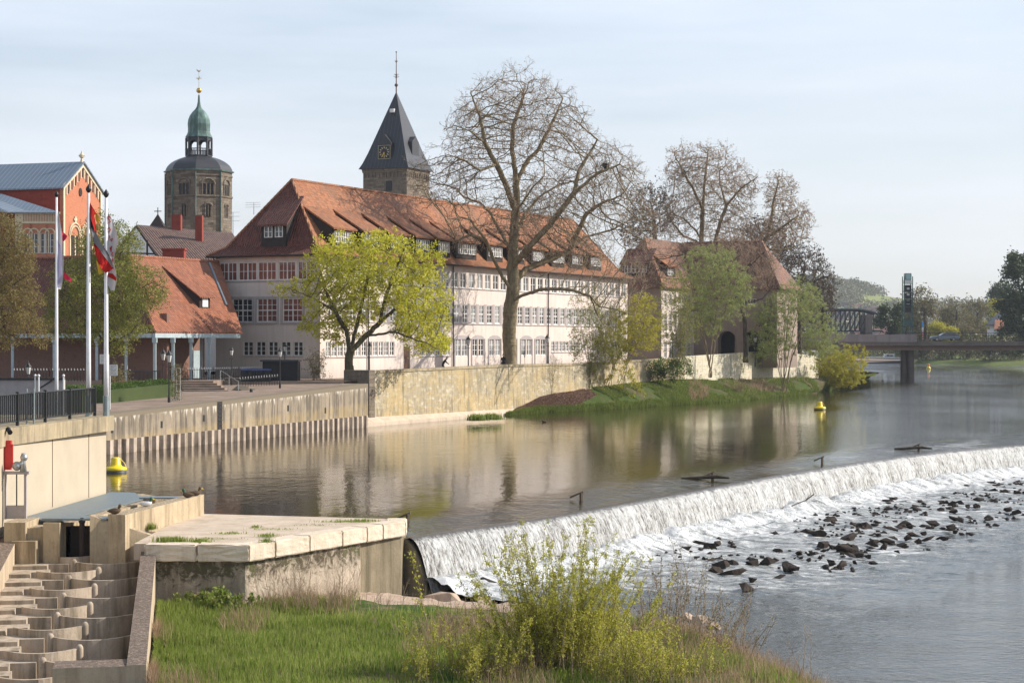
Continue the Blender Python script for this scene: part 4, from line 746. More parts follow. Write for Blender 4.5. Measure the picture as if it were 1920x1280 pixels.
allw = [(ff, w_, 'glass_red_reflection' if i < 5 or i in (6, 7) else 'glass') for i, w_ in enumerate(front)]+[(lg, w_, 'glass_curtain' if (i*7) % 5 < 3 else 'glass') for i, w_ in enumerate(sorted(top+mid+gr))]
for i, (fr, w_, gm) in enumerate(allw[:100]): window(fr, w_[:4], w_[4], w_[5], mb_, gm, fw=.075)
k = MB()
for fr, w_, gm in allw[100:]: window(fr, w_[:4], w_[4], w_[5], None, mb=k, fw=.075)
k.build('far_window', [MT['white_frame'], MT['glass_curtain']], mb_, kind='stuff')
k = MB(); k.fbox(lg, door[0]+.08, door[1]-.08, -.2, -.12, door[2], door[3]-.1); d_ = k.build('door', MT['door_brown'], mb_); k = MB(); k.fbox(lg, door[0]+.2, door[0]+.28, -.12, -.06, 4.9, 5.3); k.build('handle', MT['metal_grey'], d_)
for a_ in (8.3, 25.3, 48.3, 69): k = MB(); k.tube(lg.p(a_, .12, 3.7), lg.p(a_, .12, WZ), .06, .06, 8); k.build('downpipe', MT['dark_wood'], mb_)
k = MB(); k.tube(ff.p(FW-.05, .12, 9.3), ff.p(FW-.05, .12, 14.3), .06, .06, 8); k.tube(ff.p(FW-.05, .12, 14.3), ff.p(FW+.3, .45, 14.9), .06, .06, 8); k.build('downpipe', MT['dark_wood'], mb_)
OV, ZE, IB, ZB, ZR, HI = .6, 14.75, .75, 15.55, 21.85, 4.1
def hip_roof(k, fr, L, Wd, OV, ZE, IB, ZB, ZR, HI, IBh=None, t=.16):
    IBh = IBh or IB*.8; E = [fr.p(-OV, OV, ZE), fr.p(L+OV, OV, ZE), fr.p(L+OV, -Wd-OV, ZE), fr.p(-OV, -Wd-OV, ZE)]
    Bq = [fr.p(IBh, -IB, ZB), fr.p(L-IBh, -IB, ZB), fr.p(L-IBh, -Wd+IB, ZB), fr.p(IBh, -Wd+IB, ZB)]
    R0, R1 = fr.p(HI, -Wd/2, ZR), fr.p(L-HI, -Wd/2, ZR)
    for i in range(4): j = (i+1) % 4; k.poly([E[i], E[j], Bq[j], Bq[i]])
    k.poly([Bq[0], Bq[1], R1, R0]); k.poly([Bq[1], Bq[2], R1]); k.poly([Bq[2], Bq[3], R0, R1]); k.poly([Bq[3], Bq[0], R0])
    D_ = Vector((0, 0, -t)); k.poly([e+D_ for e in E][::-1])
    for i in range(4): j = (i+1) % 4; k.poly([E[j], E[i], E[i]+D_, E[j]+D_])
    return E, Bq, R0, R1
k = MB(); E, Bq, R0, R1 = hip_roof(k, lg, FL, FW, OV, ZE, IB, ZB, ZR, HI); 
# two materials: long slopes take orange tile, the hip end a darker copy with shade painted in
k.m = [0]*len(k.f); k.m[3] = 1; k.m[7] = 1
k.build('roof', [MT['tile_orange'], MT['tile_red_shade']], mb_)
k = MB(); ridge_tiles(k, R0, R1); 
for a_, b_ in ((E[0], Bq[0]), (Bq[0], R0), (E[3], Bq[3]), (Bq[3], R0), (E[1], Bq[1]), (Bq[1], R1)): ridge_tiles(k, a_, b_, .12)
k.build('ridge_tiles', MT['tile_orange'], mb_)
k = MB(); k.tube(lg.p(-.6, .68, 14.66), lg.p(FL+.6, .68, 14.66), .08, .08, 6); k.tube(ff.p(-.6, .68, 14.66), ff.p(FW+.6, .68, 14.66), .08, .08, 6); k.build('gutter', MT['dark_wood'], mb_)
def rz(i, IB=IB, ZB=ZB, ZR=ZR, half=FW/2): return ZB+(i-IB)*(ZR-ZB)/(half-IB)
def dormer(fr, a0, a1, iface, ztop, slope, rzf, wins, parent, tilem, over=.35, zw=(16.0, 17.05), wcols=2):
    zb = rzf(iface)-.05; i1 = iface
    while ztop+(i1-iface)*slope > rzf(i1): i1 += .02
    k = MB(); k.poly([fr.p(a0, -iface, zb), fr.p(a1, -iface, zb), fr.p(a1, -iface, ztop), fr.p(a0, -iface, ztop)])
    for aa in (a0, a1): k.prism([fr.p(aa, -iface, zb), fr.p(aa, -iface, ztop), fr.p(aa, -i1, rzf(i1))], tuple(fr.s*(.08 if aa == a0 else -.08))+(0,))
    d = k.build('dormer', MT['dark_wood'], parent)
    k = MB(); s_ = .28; pts = [fr.p(a0-s_, -iface+over, ztop-over*slope+.12), fr.p(a1+s_, -iface+over, ztop-over*slope+.12), fr.p(a1+s_*.6, -i1-.1, rzf(i1)+.16), fr.p(a0-s_*.6, -i1-.1, rzf(i1)+.16)]; slab(k, pts, .16); k.build('dormer_roof', MT[tilem], d)
    k = MB(); n = len(wins)
    for (w0, w1) in wins: window(fr, (w0, w1, zw[0], zw[1]), wcols, 2, None, mb=k, dep=-.06, b=-iface, fw=.06)
    k.build('dormer_window', [MT['white_frame'], MT['glass']], d)
for a_, w_ in ((3.0, 3.6), (8.3, 3.4), (13.4, 3.4), (18.4, 3.2), (23.0, 2.9), (27.2, 4.6), (34.2, 3.8), (39.8, 3.6), (45.2, 3.6), (50.6, 3.6), (56, 3.4), (61.4, 3.6)):
    nw = 4 if w_ > 3.5 else 3; ww = (w_-.5)/nw; dormer(lg, a_, a_+w_, .55, 17.35, .62, rz, [(a_+.25+i*ww+.05, a_+.25+(i+1)*ww-.05) for i in range(nw)], mb_, 'tile_orange', zw=(15.95, 17.0))
def rzh(i): return ZB+(i-IB*.8)*(ZR-ZB)/(HI-IB*.8)
a0, a1 = sorted((ff.a(484), ff.a(531))); m_ = (a0+a1)/2; dormer(ff, a0, a1, .55, 17.75, .9, rzh, [(a0+.35, m_-.15), (m_+.12, a1-.35)], mb_, 'tile_red_shade', .4, (16.35, 17.4))

# --- tiled wing with a porch on posts
HA = Vector((-28.7, 150)); w1f = Fr(HA, LS, LNm); w2f = Fr(HA, (-.901, .434), (-.434, -.901))
wg = empty('porch_house', (HA.x, HA.y, 3.8), 'low brick house with a large red tiled roof over a porch on pale posts', 'house')
RC = Vector((-32.5, 158, 14.25)); ZP = 7.8; L1 = 12.5; L2 = 24.0
k = MB(); e0_ = w1f.p(0, 0, ZP); e1_ = w1f.p(L1, 0, ZP); r1_ = Vector((RC.x+LS.x*13.4, RC.y+LS.y*13.4, 14.25)); f1_ = w2f.p(L2, 0, ZP); r2_ = Vector((RC.x-.901*18, RC.y+.434*18, 14.25))
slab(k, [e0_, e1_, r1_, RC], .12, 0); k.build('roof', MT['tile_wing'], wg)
k = MB(); slab(k, [e0_, RC, r2_, f1_], .12); k.poly([RC, r1_, r1_+Vector((-6.3, 3, -6)), RC+Vector((-6, 6, -6))]); k.poly([RC, r2_, r2_+Vector((2.5, 6, -6)), RC+Vector((2.5, 6, -6))]); k.build('roof', MT['tile_red_shade'], wg, label='shaded dark red tiled roof slope')  # front slope takes the dark tile copy that has its shade in the colour
k = MB(); ridge_tiles(k, RC, r1_); ridge_tiles(k, RC, r2_); ridge_tiles(k, e0_, RC, .13); k.build('ridge_tiles', MT['tile_wing'], wg); k = MB(); hp = w1f.p(w1f.a(398), .02, ZP+.1); ridge_tiles(k, hp, P(322, 540, 159.5)+Vector((0, 0, .1)), .1); k.build('ridge_tiles', MT['tile_wing'], wg)
k = MB(); k.fbox(w1f, 0, L1-.4, -.25, .05, ZP-.5, ZP-.14); k.fbox(w2f, .3, L2, -.25, .05, ZP-.5, ZP-.14); k.build('fascia', MT['post_blue'], wg)
for px in (292, 326, 360, 394): k = MB(); q = w1f.p(w1f.a(px), -.1, 0); k.box(q.x-.11, q.x+.11, q.y-.11, q.y+.11, 3.7, ZP-.5); k.box(q.x-.18, q.x+.18, q.y-.18, q.y+.18, ZP-.9, ZP-.5); k.build('post', MT['post_blue'], wg)
for px in (235, 180, 100, 22): k = MB(); q = w2f.p(w2f.a(px), -.12, 0); k.box(q.x-.11, q.x+.11, q.y-.11, q.y+.11, 3.7, ZP-.5); k.box(q.x-.18, q.x+.18, q.y-.18, q.y+.18, ZP-.9, ZP-.5); k.build('post', MT['post_blue'], wg)
for b_, a_ in ((-2.2, 5.6), (-2.2, 9.5)): k = MB(); q = w1f.p(a_, b_, 0); k.box(q.x-.1, q.x+.1, q.y-.1, q.y+.1, 3.7, ZP); k.build('post', MT['post_blue'], wg)
k = MB(); k.fbox(w2f, .8, L2, -3.0, -2.7, 3.2, ZP+1.5); k.fbox(w1f, 2.8, 6.2, -3.3, -3.0, 3.2, ZP+1.5); k.fbox(w1f, 6.2, 13, -4.6, -4.3, 3.2, ZP+2); k.build('wall', MT['brick_pink'], wg)
k = MB(); k.fbox(w1f, 7.0, 8.1, -4.3, -4.22, 3.8, 6.6); k.build('door', MT['dark_wood'], wg); k = MB(); k.fbox(w1f, 11.2, 12.2, -4.3, -4.2, 3.8, 6.2); k.build('door', MT['post_blue'], wg, label='pale blue door')
a_ = 9.2; k = MB(); i_ = 2.2; zf = lambda i: ZP+i*(14.25-ZP)/6.9
k.poly([w1f.p(a_, -i_, zf(i_)), w1f.p(a_+1.6, -i_, zf(i_)), w1f.p(a_+1.6, -i_, zf(i_)+.95), w1f.p(a_, -i_, zf(i_)+.95)])
for aa in (a_, a_+1.52): k.prism([w1f.p(aa, -i_, zf(i_)), w1f.p(aa, -i_, zf(i_)+.95), w1f.p(aa, -i_-3.6, zf(i_+3.6))], tuple(LS*.08)+(0,))
d = k.build('dormer', MT['dark_wood'], wg); k = MB(); slab(k, [w1f.p(a_-.25, -i_+.3, zf(i_)+.95), w1f.p(a_+1.85, -i_+.3, zf(i_)+.95), w1f.p(a_+1.7, -i_-3.8, zf(i_+3.8)+.1), w1f.p(a_-.1, -i_-3.8, zf(i_+3.8)+.1)], .1); k.build('dormer_roof', MT['tile_wing'], d)
k = MB(); k.fbox(w1f, a_+.4, a_+1.2, -i_+.0, -i_+.08, zf(i_)+.1, zf(i_)+.85); k.build('shutter', MT['white_frame'], d)
k = MB(); q = P(400, 545, 168.3); k.tube(w1f.p(17.0, -6.6, 14.05), w1f.p(13.6, -2.4, 10.15), .12, .12, 6); k.build('valley_gutter', MT['zinc'], wg)
k = MB(); q = P(328, 470, 166); k.box(q.x-1.0, q.x+.9, q.y-.6, q.y+.6, 13, 15.1); k.box(q.x-1.08, q.x+.98, q.y-.68, q.y+.68, 15.1, 15.25); k.build('chimney', MT['chimney'], wg)
# --- brown roofed old house behind
oh = empty('brown_roof_house', (-30, 190, 3.7), 'half timbered house with a dark brown tiled roof behind the porch house', 'house')
k = MB(); Yb = 185; rl_ = P(253, 419, 196); rr_ = P(436, 438, 200); el = P(305, 492, 182); er = P(440, 492, 186); lg0 = P(212, 480, 190)
slab(k, [P(255, 421, 196), P(436, 437, 200), P(470, 492, 186), P(306, 492, 184)], .15); k.poly([P(255, 421, 196), P(436, 437, 200), P(450, 500, 212), P(250, 500, 212)]); k.build('roof', MT['tile_brown'], oh)
k = MB(); k.poly([P(255, 424, 196.2), P(303, 492, 184.6), P(303, 560, 184.6), P(215, 560, 197), P(212, 478, 197)]); k.box(P(303, 0, 185).x, P(460, 0, 187).x, 186, 205, 4, 14.6); k.build('wall', MT['white_wall'], oh)
k = MB()
for a_, b_ in (((255, 424), (300, 490)), ((255, 424), (214, 478)), ((276, 450), (276, 492)), ((240, 474), (290, 476)), ((214, 486), (302, 488)), ((240, 444), (240, 492))): k.tube(P(a_[0], a_[1], 190)+Vector((0, -3, 0)) if 0 else P(a_[0], a_[1], 184.3), P(b_[0], b_[1], 184.3), .11, .11, 4)
k.build('timber', MT['dark_wood'], oh)
for (x0, x1, y0, y1, Y_) in ((323, 340, 403, 428, 197), (367, 380, 404, 462, 193)): k = MB(); a_ = P(x0, y0, Y_); b_ = P(x1, y1, Y_); k.box(a_.x, b_.x, Y_-.4, Y_+.5, b_.z-1, a_.z); k.build('chimney', MT['chimney'], oh)
k = MB(); a_ = P(290, 418, 205); k.lathe((P(296, 0, 205).x, 205, P(0, 425, 205).z), [(1.1, 0), (.02, 1.4)], 4, rot=.78); c = P(296, 408, 205); k.tube(c, c+Vector((0, 0, 1.1)), .06, .05, 5); k.tube(c+Vector((-.4, 0, .7)), c+Vector((.4, 0, .7)), .05, .05, 5); k.build('gable_cross', MT['dark_wood'], label='small iron cross on a little roof left of the domed tower', cat='cross')
for px, y0, y1, lab in ((437, 398, 440, 'thin television aerial just right of the domed church tower'), (476, 380, 402, 'television aerial above the left roof edge of the long house')):
    c0_ = P(px, y1, 198); c1_ = P(px, y0, 198); r = empty('aerial', c0_, lab, 'aerial'); k = MB(); k.tube(c0_, c1_, .04, .03, 5); k.build('mast', MT['metal_grey'], r); k = MB()
    for f_ in (.98, .8, .6): q = c0_.lerp(c1_, f_); k.tube(q+Vector((-.9, 0, 0)), q+Vector((.7, 0, .05)), .02, .02, 4)
    k.build('cross_bar', MT['metal_grey'], r)

# --- brick hall with grey metal roof
YH = 215.0; bh = empty('brick_hall', (P(150, 0, YH).x, YH, 3.7), 'orange and cream brick hall with a stepped arcade gable and grey metal roof', 'hall')
gL, gR = P(117, 0, YH).x, P(190, 0, 221).x
gfr = Fr((P(118, 0, YH).x, YH), (P(190, 0, 223).x-P(118, 0, YH).x, 8), (8, -(P(190, 0, 223).x-P(118, 0, YH).x))); GW = (Vector((P(190, 0, 223).x, 223))-gfr.o).length
ez = P(0, 347, YH).z; pk = P(0, 305, 219).z; 
k = MB(); k.prism([gfr.p(0, 0, 3), gfr.p(GW, 0, 3), gfr.p(GW, 0, ez), gfr.p(GW/2, 0, pk), gfr.p(0, 0, ez)], tuple(gfr.n*-.4)+(0,)); k.build('gable_wall', MT['brick_orange'], bh)
k = MB(); sl_ = (pk-ez)/(GW/2); n = 11
k.fbox(gfr, 0, .32, 0, .10, 3, ez+.1); k.fbox(gfr, GW-.32, GW, 0, .10, 3, ez+.1)
for sgn in (0, 1):
    A_ = [(0, ez), (GW/2, pk)] if not sgn else [(GW, ez), (GW/2, pk)]; k.prism([gfr.p(A_[0][0], .0, A_[0][1]-.55), gfr.p(A_[1][0], .0, A_[1][1]-.55), gfr.p(A_[1][0], 0, A_[1][1]+.02), gfr.p(A_[0][0], 0, A_[0][1]+.02)], tuple(gfr.n*.12)+(0,))
for i in range(n):
    c = GW*(i+.5)/n; zt = (ez+sl_*min(c, GW-c))-.5; w_ = GW/n*.27
    if i < n-1: cc = GW*(i+1)/n; zz = ez+sl_*min(cc, GW-cc)-.5; k.fbox(gfr, cc-.085, cc+.085, 0, .07, zz-1.1, zz+.1)
for (cx_, zc) in ((GW*.30, P(0, 425, 217).z), (GW*.62, P(0, 425, 219).z)):
    for rad in (1.25, .95):
        for i in range(10):
            t0, t1 = math.pi*i/10, math.pi*(i+1)/10; k.tube(gfr.p(cx_-rad*math.cos(t0), .06, zc-1+rad*1.15*math.sin(t0)), gfr.p(cx_-rad*math.cos(t1), .06, zc-1+rad*1.15*math.sin(t1)), .11, .11, 5)
    for sx in (-1.1, 0, 1.1): k.fbox(gfr, cx_+sx-.1, cx_+sx+.1, 0, .09, zc-7, zc-1)
    k.fbox(gfr, cx_-.13, cx_+.13, 0, .16, zc+.4, zc+1.2); k.fbox(gfr, cx_-.3, cx_+.3, 0, .14, zc+.75, zc+1.0)
k.build('arcade_trim', MT['cream_stone'], bh)
k = MB()
for i in range(n): c = GW*(i+.5)/n; zt = (ez+sl_*min(c, GW-c))-.7; k.fbox(gfr, c-.12, c+.12, .0, .03, zt-1.0, zt); 
k.prism([gfr.p(GW*.44+.33*math.cos(t), .03, P(0, 361, 219).z+.5*math.sin(t)) for t in np.linspace(0, 2*math.pi, 12, endpoint=False)], tuple(gfr.n*.05)+(0,))
for cx_, z0_ in ((GW*.30, P(0, 425, 217).z), (GW*.62, P(0, 425, 219).z)): k.fbox(gfr, cx_-.75, cx_-.2, .0, .04, z0_-5, z0_-1.0); k.fbox(gfr, cx_+.2, cx_+.75, .0, .04, z0_-5, z0_-1.0)
split_build(k, 'gable_window', MT['dark_wood'], bh)
k = MB(); c = gfr.p(GW/2, -.1, pk); k.lathe(c, [(.22, 0), (.14, .3), (.1, .5), (.26, .62), (.28, .9), (.12, 1.1), (.04, 1.35)], 10); k.tube(c+Vector((-.35, 0, .8)), c+Vector((.35, 0, .8)), .09, .09, 6); k.build('finial', MT['cream_stone'], bh)
k = MB(); D_ = Vector((-24, 8, 0)); p0 = gfr.p(-.35, .3, ez-.25); p1 = gfr.p(GW/2, .3, pk+.12); p2 = gfr.p(GW+.4, .3, ez-.3); slab(k, [p0, p1, p1+D_, p0+D_], .18); slab(k, [p1, p2, p2+D_, p1+D_], .18); k.build('roof', MT['seam_metal'], bh)
k = MB(); q = gfr.p(0, -.05, 0); k.prism([(q.x, q.y, 3), (q.x, q.y+.5, 3), (q.x-24, q.y+8.5, 3), (q.x-24, q.y+8, 3)], (0, 0, ez-3.2)); k.build('side_wall', MT['brick_red'], bh)
an = Fr((P(36, 0, 207).x, 207), (1, .04), (.04, -1)); AZ = P(0, 398, 207).z; AW = P(106, 0, 208).x-P(36, 0, 207).x
k = MB(); wn_ = [(an.a(px)-.42, an.a(px)+.42, P(0, 475, 207).z, P(0, 437, 207).z) for px in (52, 64, 83, 94)]
wall_band(k, an, -.4, AW+.6, 4, AZ, wn_, .25); k.poly([an.p(-.4, 0, 4), an.p(-.4, -9, 4), an.p(-.4, -9, AZ), an.p(-.4, 0, AZ)]); k.build('annex_wall', MT['brick_orange'], bh)
k = MB(); k.fbox(an, -.45, .35, 0, .06, 4, AZ); k.fbox(an, -.45, AW+.6, 0, .16, AZ-.18, AZ+.05); k.fbox(an, -.45, AW+.6, 0, .08, AZ-1.25, AZ-1.0)
for i in range(22): a_ = .35+i*(AW/22); k.fbox(an, a_, a_+.09, 0, .07, AZ-1.0, AZ-.18)
for w_ in wn_:
    c = (w_[0]+w_[1])/2
    for i in range(8): t0, t1 = math.pi*i/8, math.pi*(i+1)/8; k.tube(an.p(c-.5*math.cos(t0), .04, w_[3]+.5*math.sin(t0)), an.p(c-.5*math.cos(t1), .04, w_[3]+.5*math.sin(t1)), .09, .09, 5)
    k.fbox(an, w_[0]-.12, w_[0], 0, .07, w_[2], w_[3]); k.fbox(an, w_[1], w_[1]+.12, 0, .07, w_[2], w_[3])
k.build('annex_trim', MT['cream_stone'], bh)
for w_ in wn_: window(an, w_, 2, 3, bh, 'glass', dep=.12, fw=.06)
k = MB(); slab(k, [an.p(-1, .4, AZ), an.p(AW+.6, .4, AZ), P(106, 398, 210), P(-20, 356, 219), P(-60, 356, 219), P(-60, 390, 214)], .1); k.build('annex_roof', MT['seam_metal'], bh)

# --- domed church tower (octagon)
YT = 240.0; tx = P(373, 0, YT).x; dt = empty('domed_church_tower', (tx, YT, 3.7), 'octagonal stone church tower with a dark dome and green copper lantern', 'church tower')
def zt_(py, Y=YT): return P(0, py, Y).z
ro = 4.22/math.cos(math.pi/8)*.925; rot = math.pi/8+R(4)-math.pi/2+R(22.5)*0
rot = -math.pi/2+R(4)
k = MB(); k.lathe((tx, YT, 0), [(ro, 3.7), (ro, zt_(372)), (ro+.12, zt_(372)), (ro+.12, zt_(369)), (ro, zt_(369)), (ro, zt_(334)), (ro+.1, zt_(333)), (ro+.1, zt_(331)), (ro, zt_(330)), (ro+.02, zt_(325)), (ro+.2, zt_(324))], 8, rot=rot); k.build('shaft', MT['tower_stone'], dt)
ap = ro*math.cos(math.pi/8)
def tri_window(ang, z0, z1, n, w):
    nx_, ny_ = math.cos(ang), math.sin(ang); fr = Fr((tx+nx_*ap, YT+ny_*ap), (-ny_, nx_), (nx_, ny_)); k = MB(); g = MB(); W_ = n*w
    for i in range(n): a_ = -W_/2+i*w; k.fbox(fr, a_+.06, a_+w-.06, -.02, .03, z0, z1)
    for i in range(8):
        t0, t1 = math.pi*i/8, math.pi*(i+1)/8; g.tube(fr.p(-(W_/2+.12)*math.cos(t0), .05, z1-.1+(W_/2)*math.sin(t0)), fr.p(-(W_/2+.12)*math.cos(t1), .05, z1-.1+(W_/2)*math.sin(t1)), .13, .13, 5)
    for i in range(n+1): a_ = -W_/2+i*w; g.fbox(fr, a_-.06, a_+.06, 0, .1, z0, z1)
    o = k.build('belfry_window', MT['black'], dt); g.build('window_surround', MT['tower_stone'], o)
for j in range(8):
    ang = rot+math.pi/8+j*math.pi/4
    if math.sin(ang) < .3: tri_window(ang, zt_(369)+.05, zt_(348), 3, .5); tri_window(ang, zt_(409), zt_(388), 2, .36)
for j in (0, 1, 7, 6): ang = rot+j*math.pi/4; k = MB(); k.tube((tx+math.cos(ang)*(ro+.08), YT+math.sin(ang)*(ro+.08), 8), (tx+math.cos(ang)*(ro+.08), YT+math.sin(ang)*(ro+.08), zt_(326)), .09, .09, 6); k.build('downpipe', MT['copper'], dt)
k = MB(); z0_ = zt_(324); H_ = zt_(292)-z0_; pr_ = [(ro+.22, 0), (ro+.18, .12)]+[((ro+.12)*math.cos(t)*.99 if t < 1.2 else 1, H_*math.sin(t)) for t in np.linspace(.08, 1.18, 10)]; pr_ = pr_+[(1.55, H_)]
k.lathe((tx, YT, z0_), pr_, 8, rot=rot); k.build('dome', MT['lead'], dt)
k = MB(); k.lathe((tx, YT, z0_-.02), [(ro+.25, 0), (ro+.28, .16), (ro+.1, .2)], 8, rot=rot); k.build('dome_gutter', MT['copper'], dt)
lr = 1.62; k = MB()
for j in range(8):
    ang = rot+j*math.pi/4; k.tube((tx+math.cos(ang)*lr, YT+math.sin(ang)*lr, zt_(293)), (tx+math.cos(ang)*lr, YT+math.sin(ang)*lr, zt_(259)), .15, .15, 6)
    a2_ = ang+math.pi/4; q0 = Vector((tx+math.cos(ang)*lr, YT+math.sin(ang)*lr, 0)); q1 = Vector((tx+math.cos(a2_)*lr, YT+math.sin(a2_)*lr, 0))
    k.tube(q0+Vector((0, 0, zt_(280))), q1+Vector((0, 0, zt_(280))), .06, .06, 5)
    for f_ in (.2, .35, .5, .65, .8): q = q0.lerp(q1, f_); k.tube(q+Vector((0, 0, zt_(292))), q+Vector((0, 0, zt_(280))), .045, .045, 4)
    n_ = 7
    for i in range(n_):
        f0, f1 = i/n_, (i+1)/n_; h0 = zt_(264.5)-.9*(2*abs(f0-.5))**3.; h1 = zt_(264.5)-.9*(2*abs(f1-.5))**3.; A_ = q0.lerp(q1, f0); B_ = q0.lerp(q1, f1); k.poly([A_+Vector((0, 0, h0)), B_+Vector((0, 0, h1)), B_+Vector((0, 0, zt_(258))), A_+Vector((0, 0, zt_(258)))])
k.lathe((tx, YT, zt_(294)), [(1.7, 0), (1.7, .15), (.2, .2)], 8, rot=rot); k.build('lantern', MT['slate'], dt)
k = MB(); z = zt_; k.lathe((tx, YT, 0), [(r_*240/F, z(y_)) for r_, y_ in ((25.5, 258), (25, 256.5), (22, 252), (20.5, 247), (20.5, 240), (21, 233), (20, 225), (17, 217), (12, 210), (7, 205), (4, 200), (2.5, 192), (1.4, 178))], 8, rot=rot); k.build('onion_cap', MT['copper'], dt)
k = MB(); k.ball((tx, YT, z(170)), 5*240/F, 12); k.build('gilt_ball', MT['gold'], dt, smooth=True)
k = MB(); k.tube((tx, YT, z(176)), (tx, YT, z(136)), .045, .03, 5); k.tube((tx-.35, YT, z(147)), (tx+.35, YT, z(147)), .05, .05, 5); k.tube((tx-.1, YT, z(150)), (tx+.1, YT, z(144)), .12, .05, 5)
q = Vector((tx, YT, z(134))); k.prism([q+Vector(v) for v in ((-.3, 0, .1), (-.1, 0, -.1), (.12, 0, -.1), (.3, 0, .3), (.12, 0, .1), (-.08, 0, .1), (-.28, 0, .32))], (0, .06, 0)); k.build('weather_cock', MT['cream_stone'], dt)
MT['clock_gold'] = M_plain('clock_gold', (.55, .47, .30), rough=.5)
# --- slate spire tower
YS = 280.0; sx_ = P(743, 0, YS).x; stt = empty('spire_church_tower', (sx_, YS, 3.7), 'square stone church tower with a tall dark slate spire and a clock', 'church tower')
a_ = R(24); sv = Vector((-math.cos(a_), math.sin(a_))); nv = Vector((-math.sin(a_), -math.cos(a_))); hw = 3.65
cS = Vector((sx_, YS)); sf = Fr(cS+nv*hw, sv, nv); sr = Fr(cS-sv*hw, (-nv.x, -nv.y), (-sv.x, -sv.y)); z = lambda py: P(0, py, YS).z
cor = [cS+sv*(hw*i_)+nv*(hw*j_) for i_, j_ in ((1, 1), (-1, 1), (-1, -1), (1, -1))]
def sq(s_, z_): return [Vector((cS.x+(c.x-cS.x)*s_, cS.y+(c.y-cS.y)*s_, z_)) for c in cor]
k = MB(); k.hexa(sq(1, 3.7), sq(1, z(319))); k.build('shaft', MT['tower_stone'], stt)
k = MB(); k.hexa(sq(1.02, z(327)), sq(1.05, z(320)))
for fr in (sf, sr):
    for i in range(12): c = -hw+(i+.5)*2*hw/12+(hw if fr is sr else 0)*0; k.fbox(fr, (c if fr is sf else c)+(0 if fr is sf else 0), c+.2, .0, .14, z(336), z(327))
k.build('corbel_frieze', MT['cream_stone'] if 0 else MT['tower_stone'], stt)
k = MB(); k.fbox(sf, -1.2, -.2, -.02, .04, z(362), z(343)); k.build('sound_hole', MT['black'], stt)
k = MB(); lv = [(1.14, z(320)), (1.02, z(309)), (.86, z(290)), (.0012, z(172))]
for (s0_, z0_), (s1_, z1_) in zip(lv[:-1], lv[1:]): A_, B_ = sq(s0_, z0_), sq(s1_, z1_); [k.poly([A_[i], A_[(i+1) % 4], B_[(i+1) % 4], B_[i]]) for i in range(4)]
k.poly(sq(1.14, z(320))[::-1]); k.build('spire', MT['slate_seam'], stt)
k = MB(); z0_, z1_ = z(302), z(272); w_ = 1.12; 
k.prism([sf.p(-w_+.15, -.15, z0_-.4), sf.p(w_+.15, -.15, z0_-.4), sf.p(w_+.15, -.15, z1_), sf.p(.15, -.15, z1_+1.3), sf.p(-w_+.15, -.15, z1_)], tuple(nv*-2.2)+(0,)); dm = k.build('clock_dormer', MT['slate'], stt)
k = MB(); k.fbox(sf, -w_+.28, w_+.02, -.15, -.09, z0_-.15, z0_+2.15)
cf = k.build('clock_face', MT['black'], dm); zc = z0_+1.0; k = MB(); W2 = 1.02
for u0, u1, v0, v1 in ((-W2, W2, W2-.05, W2), (-W2, W2, -W2, -W2+.05), (-W2, -W2+.05, -W2, W2), (W2-.05, W2, -W2, W2)): k.fbox(sf, .15+u0, .15+u1, -.09, -.05, zc+v0, zc+v1)
for h_ in range(12):
    t = h_*math.pi/6; c, s_ = math.cos(t), math.sin(t); n_ = .07
    k.prism([sf.p(.15-(.55*s_+n_*c), -.09, zc+.55*c-n_*s_), sf.p(.15-(.55*s_-n_*c), -.09, zc+.55*c+n_*s_), sf.p(.15-(.82*s_-n_*c), -.09, zc+.82*c+n_*s_), sf.p(.15-(.82*s_+n_*c), -.09, zc+.82*c-n_*s_)], tuple(nv*.03)+(0,))
k.build('clock_numerals', MT['clock_gold'], dm)
for nm, t, l_ in (('minute_hand', R(208), .85), ('hour_hand', R(178), .55)):
    c, s_ = math.cos(t), math.sin(t); k = MB(); k.prism([sf.p(.15-.06*c, -.05, zc-.06*s_), sf.p(.15+.06*c, -.05, zc+.06*s_), sf.p(.15-l_*s_+.03*c, -.05, zc+l_*c+.03*s_), sf.p(.15-l_*s_-.03*c, -.05, zc+l_*c-.03*s_)], tuple(nv*.03)+(0,)); k.build(nm, MT['gold'], dm)
for fr, s_ in ((sr, 1), (Fr(cS+sv*hw, (-nv.x, -nv.y), (sv.x, sv.y)), 1)):
    k = MB(); m0 = 0; k.prism([fr.p(m0-1.1, -.4, z(300)), fr.p(m0+1.1, -.4, z(300)), fr.p(m0+1.1, -.4, z(268)), fr.p(m0, -.4, z(258)), fr.p(m0-1.1, -.4, z(268))], tuple(fr.n*-2.4)+(0,)); k.build('dormer', MT['slate'], stt)
k = MB(); k.fbox(sf, -.35, .35, -2.68, -2.2, z(213), z(206)); k.build('hatch', MT['white_frame'], stt)
k = MB(); c = Vector((sx_, YS, 0)); k.tube(c+Vector((0, 0, z(175))), c+Vector((0, 0, z(97))), .10, .04, 6); k.ball(c+Vector((0, 0, z(160))), .26, 10); k.ball(c+Vector((0, 0, z(98))), .12, 6)
for zz, r_ in ((z(147), .38), (z(143), .3), (z(118), .2)):
    for t in (0, 1, 2, 3): q = c+Vector((r_*math.cos(t*1.57+.4), r_*math.sin(t*1.57+.4), zz+.25)); k.tube(c+Vector((0, 0, zz)), q, .035, .03, 4); k.ball(q, .06, 5)
k.build('wind_vane', MT['rust'], stt)

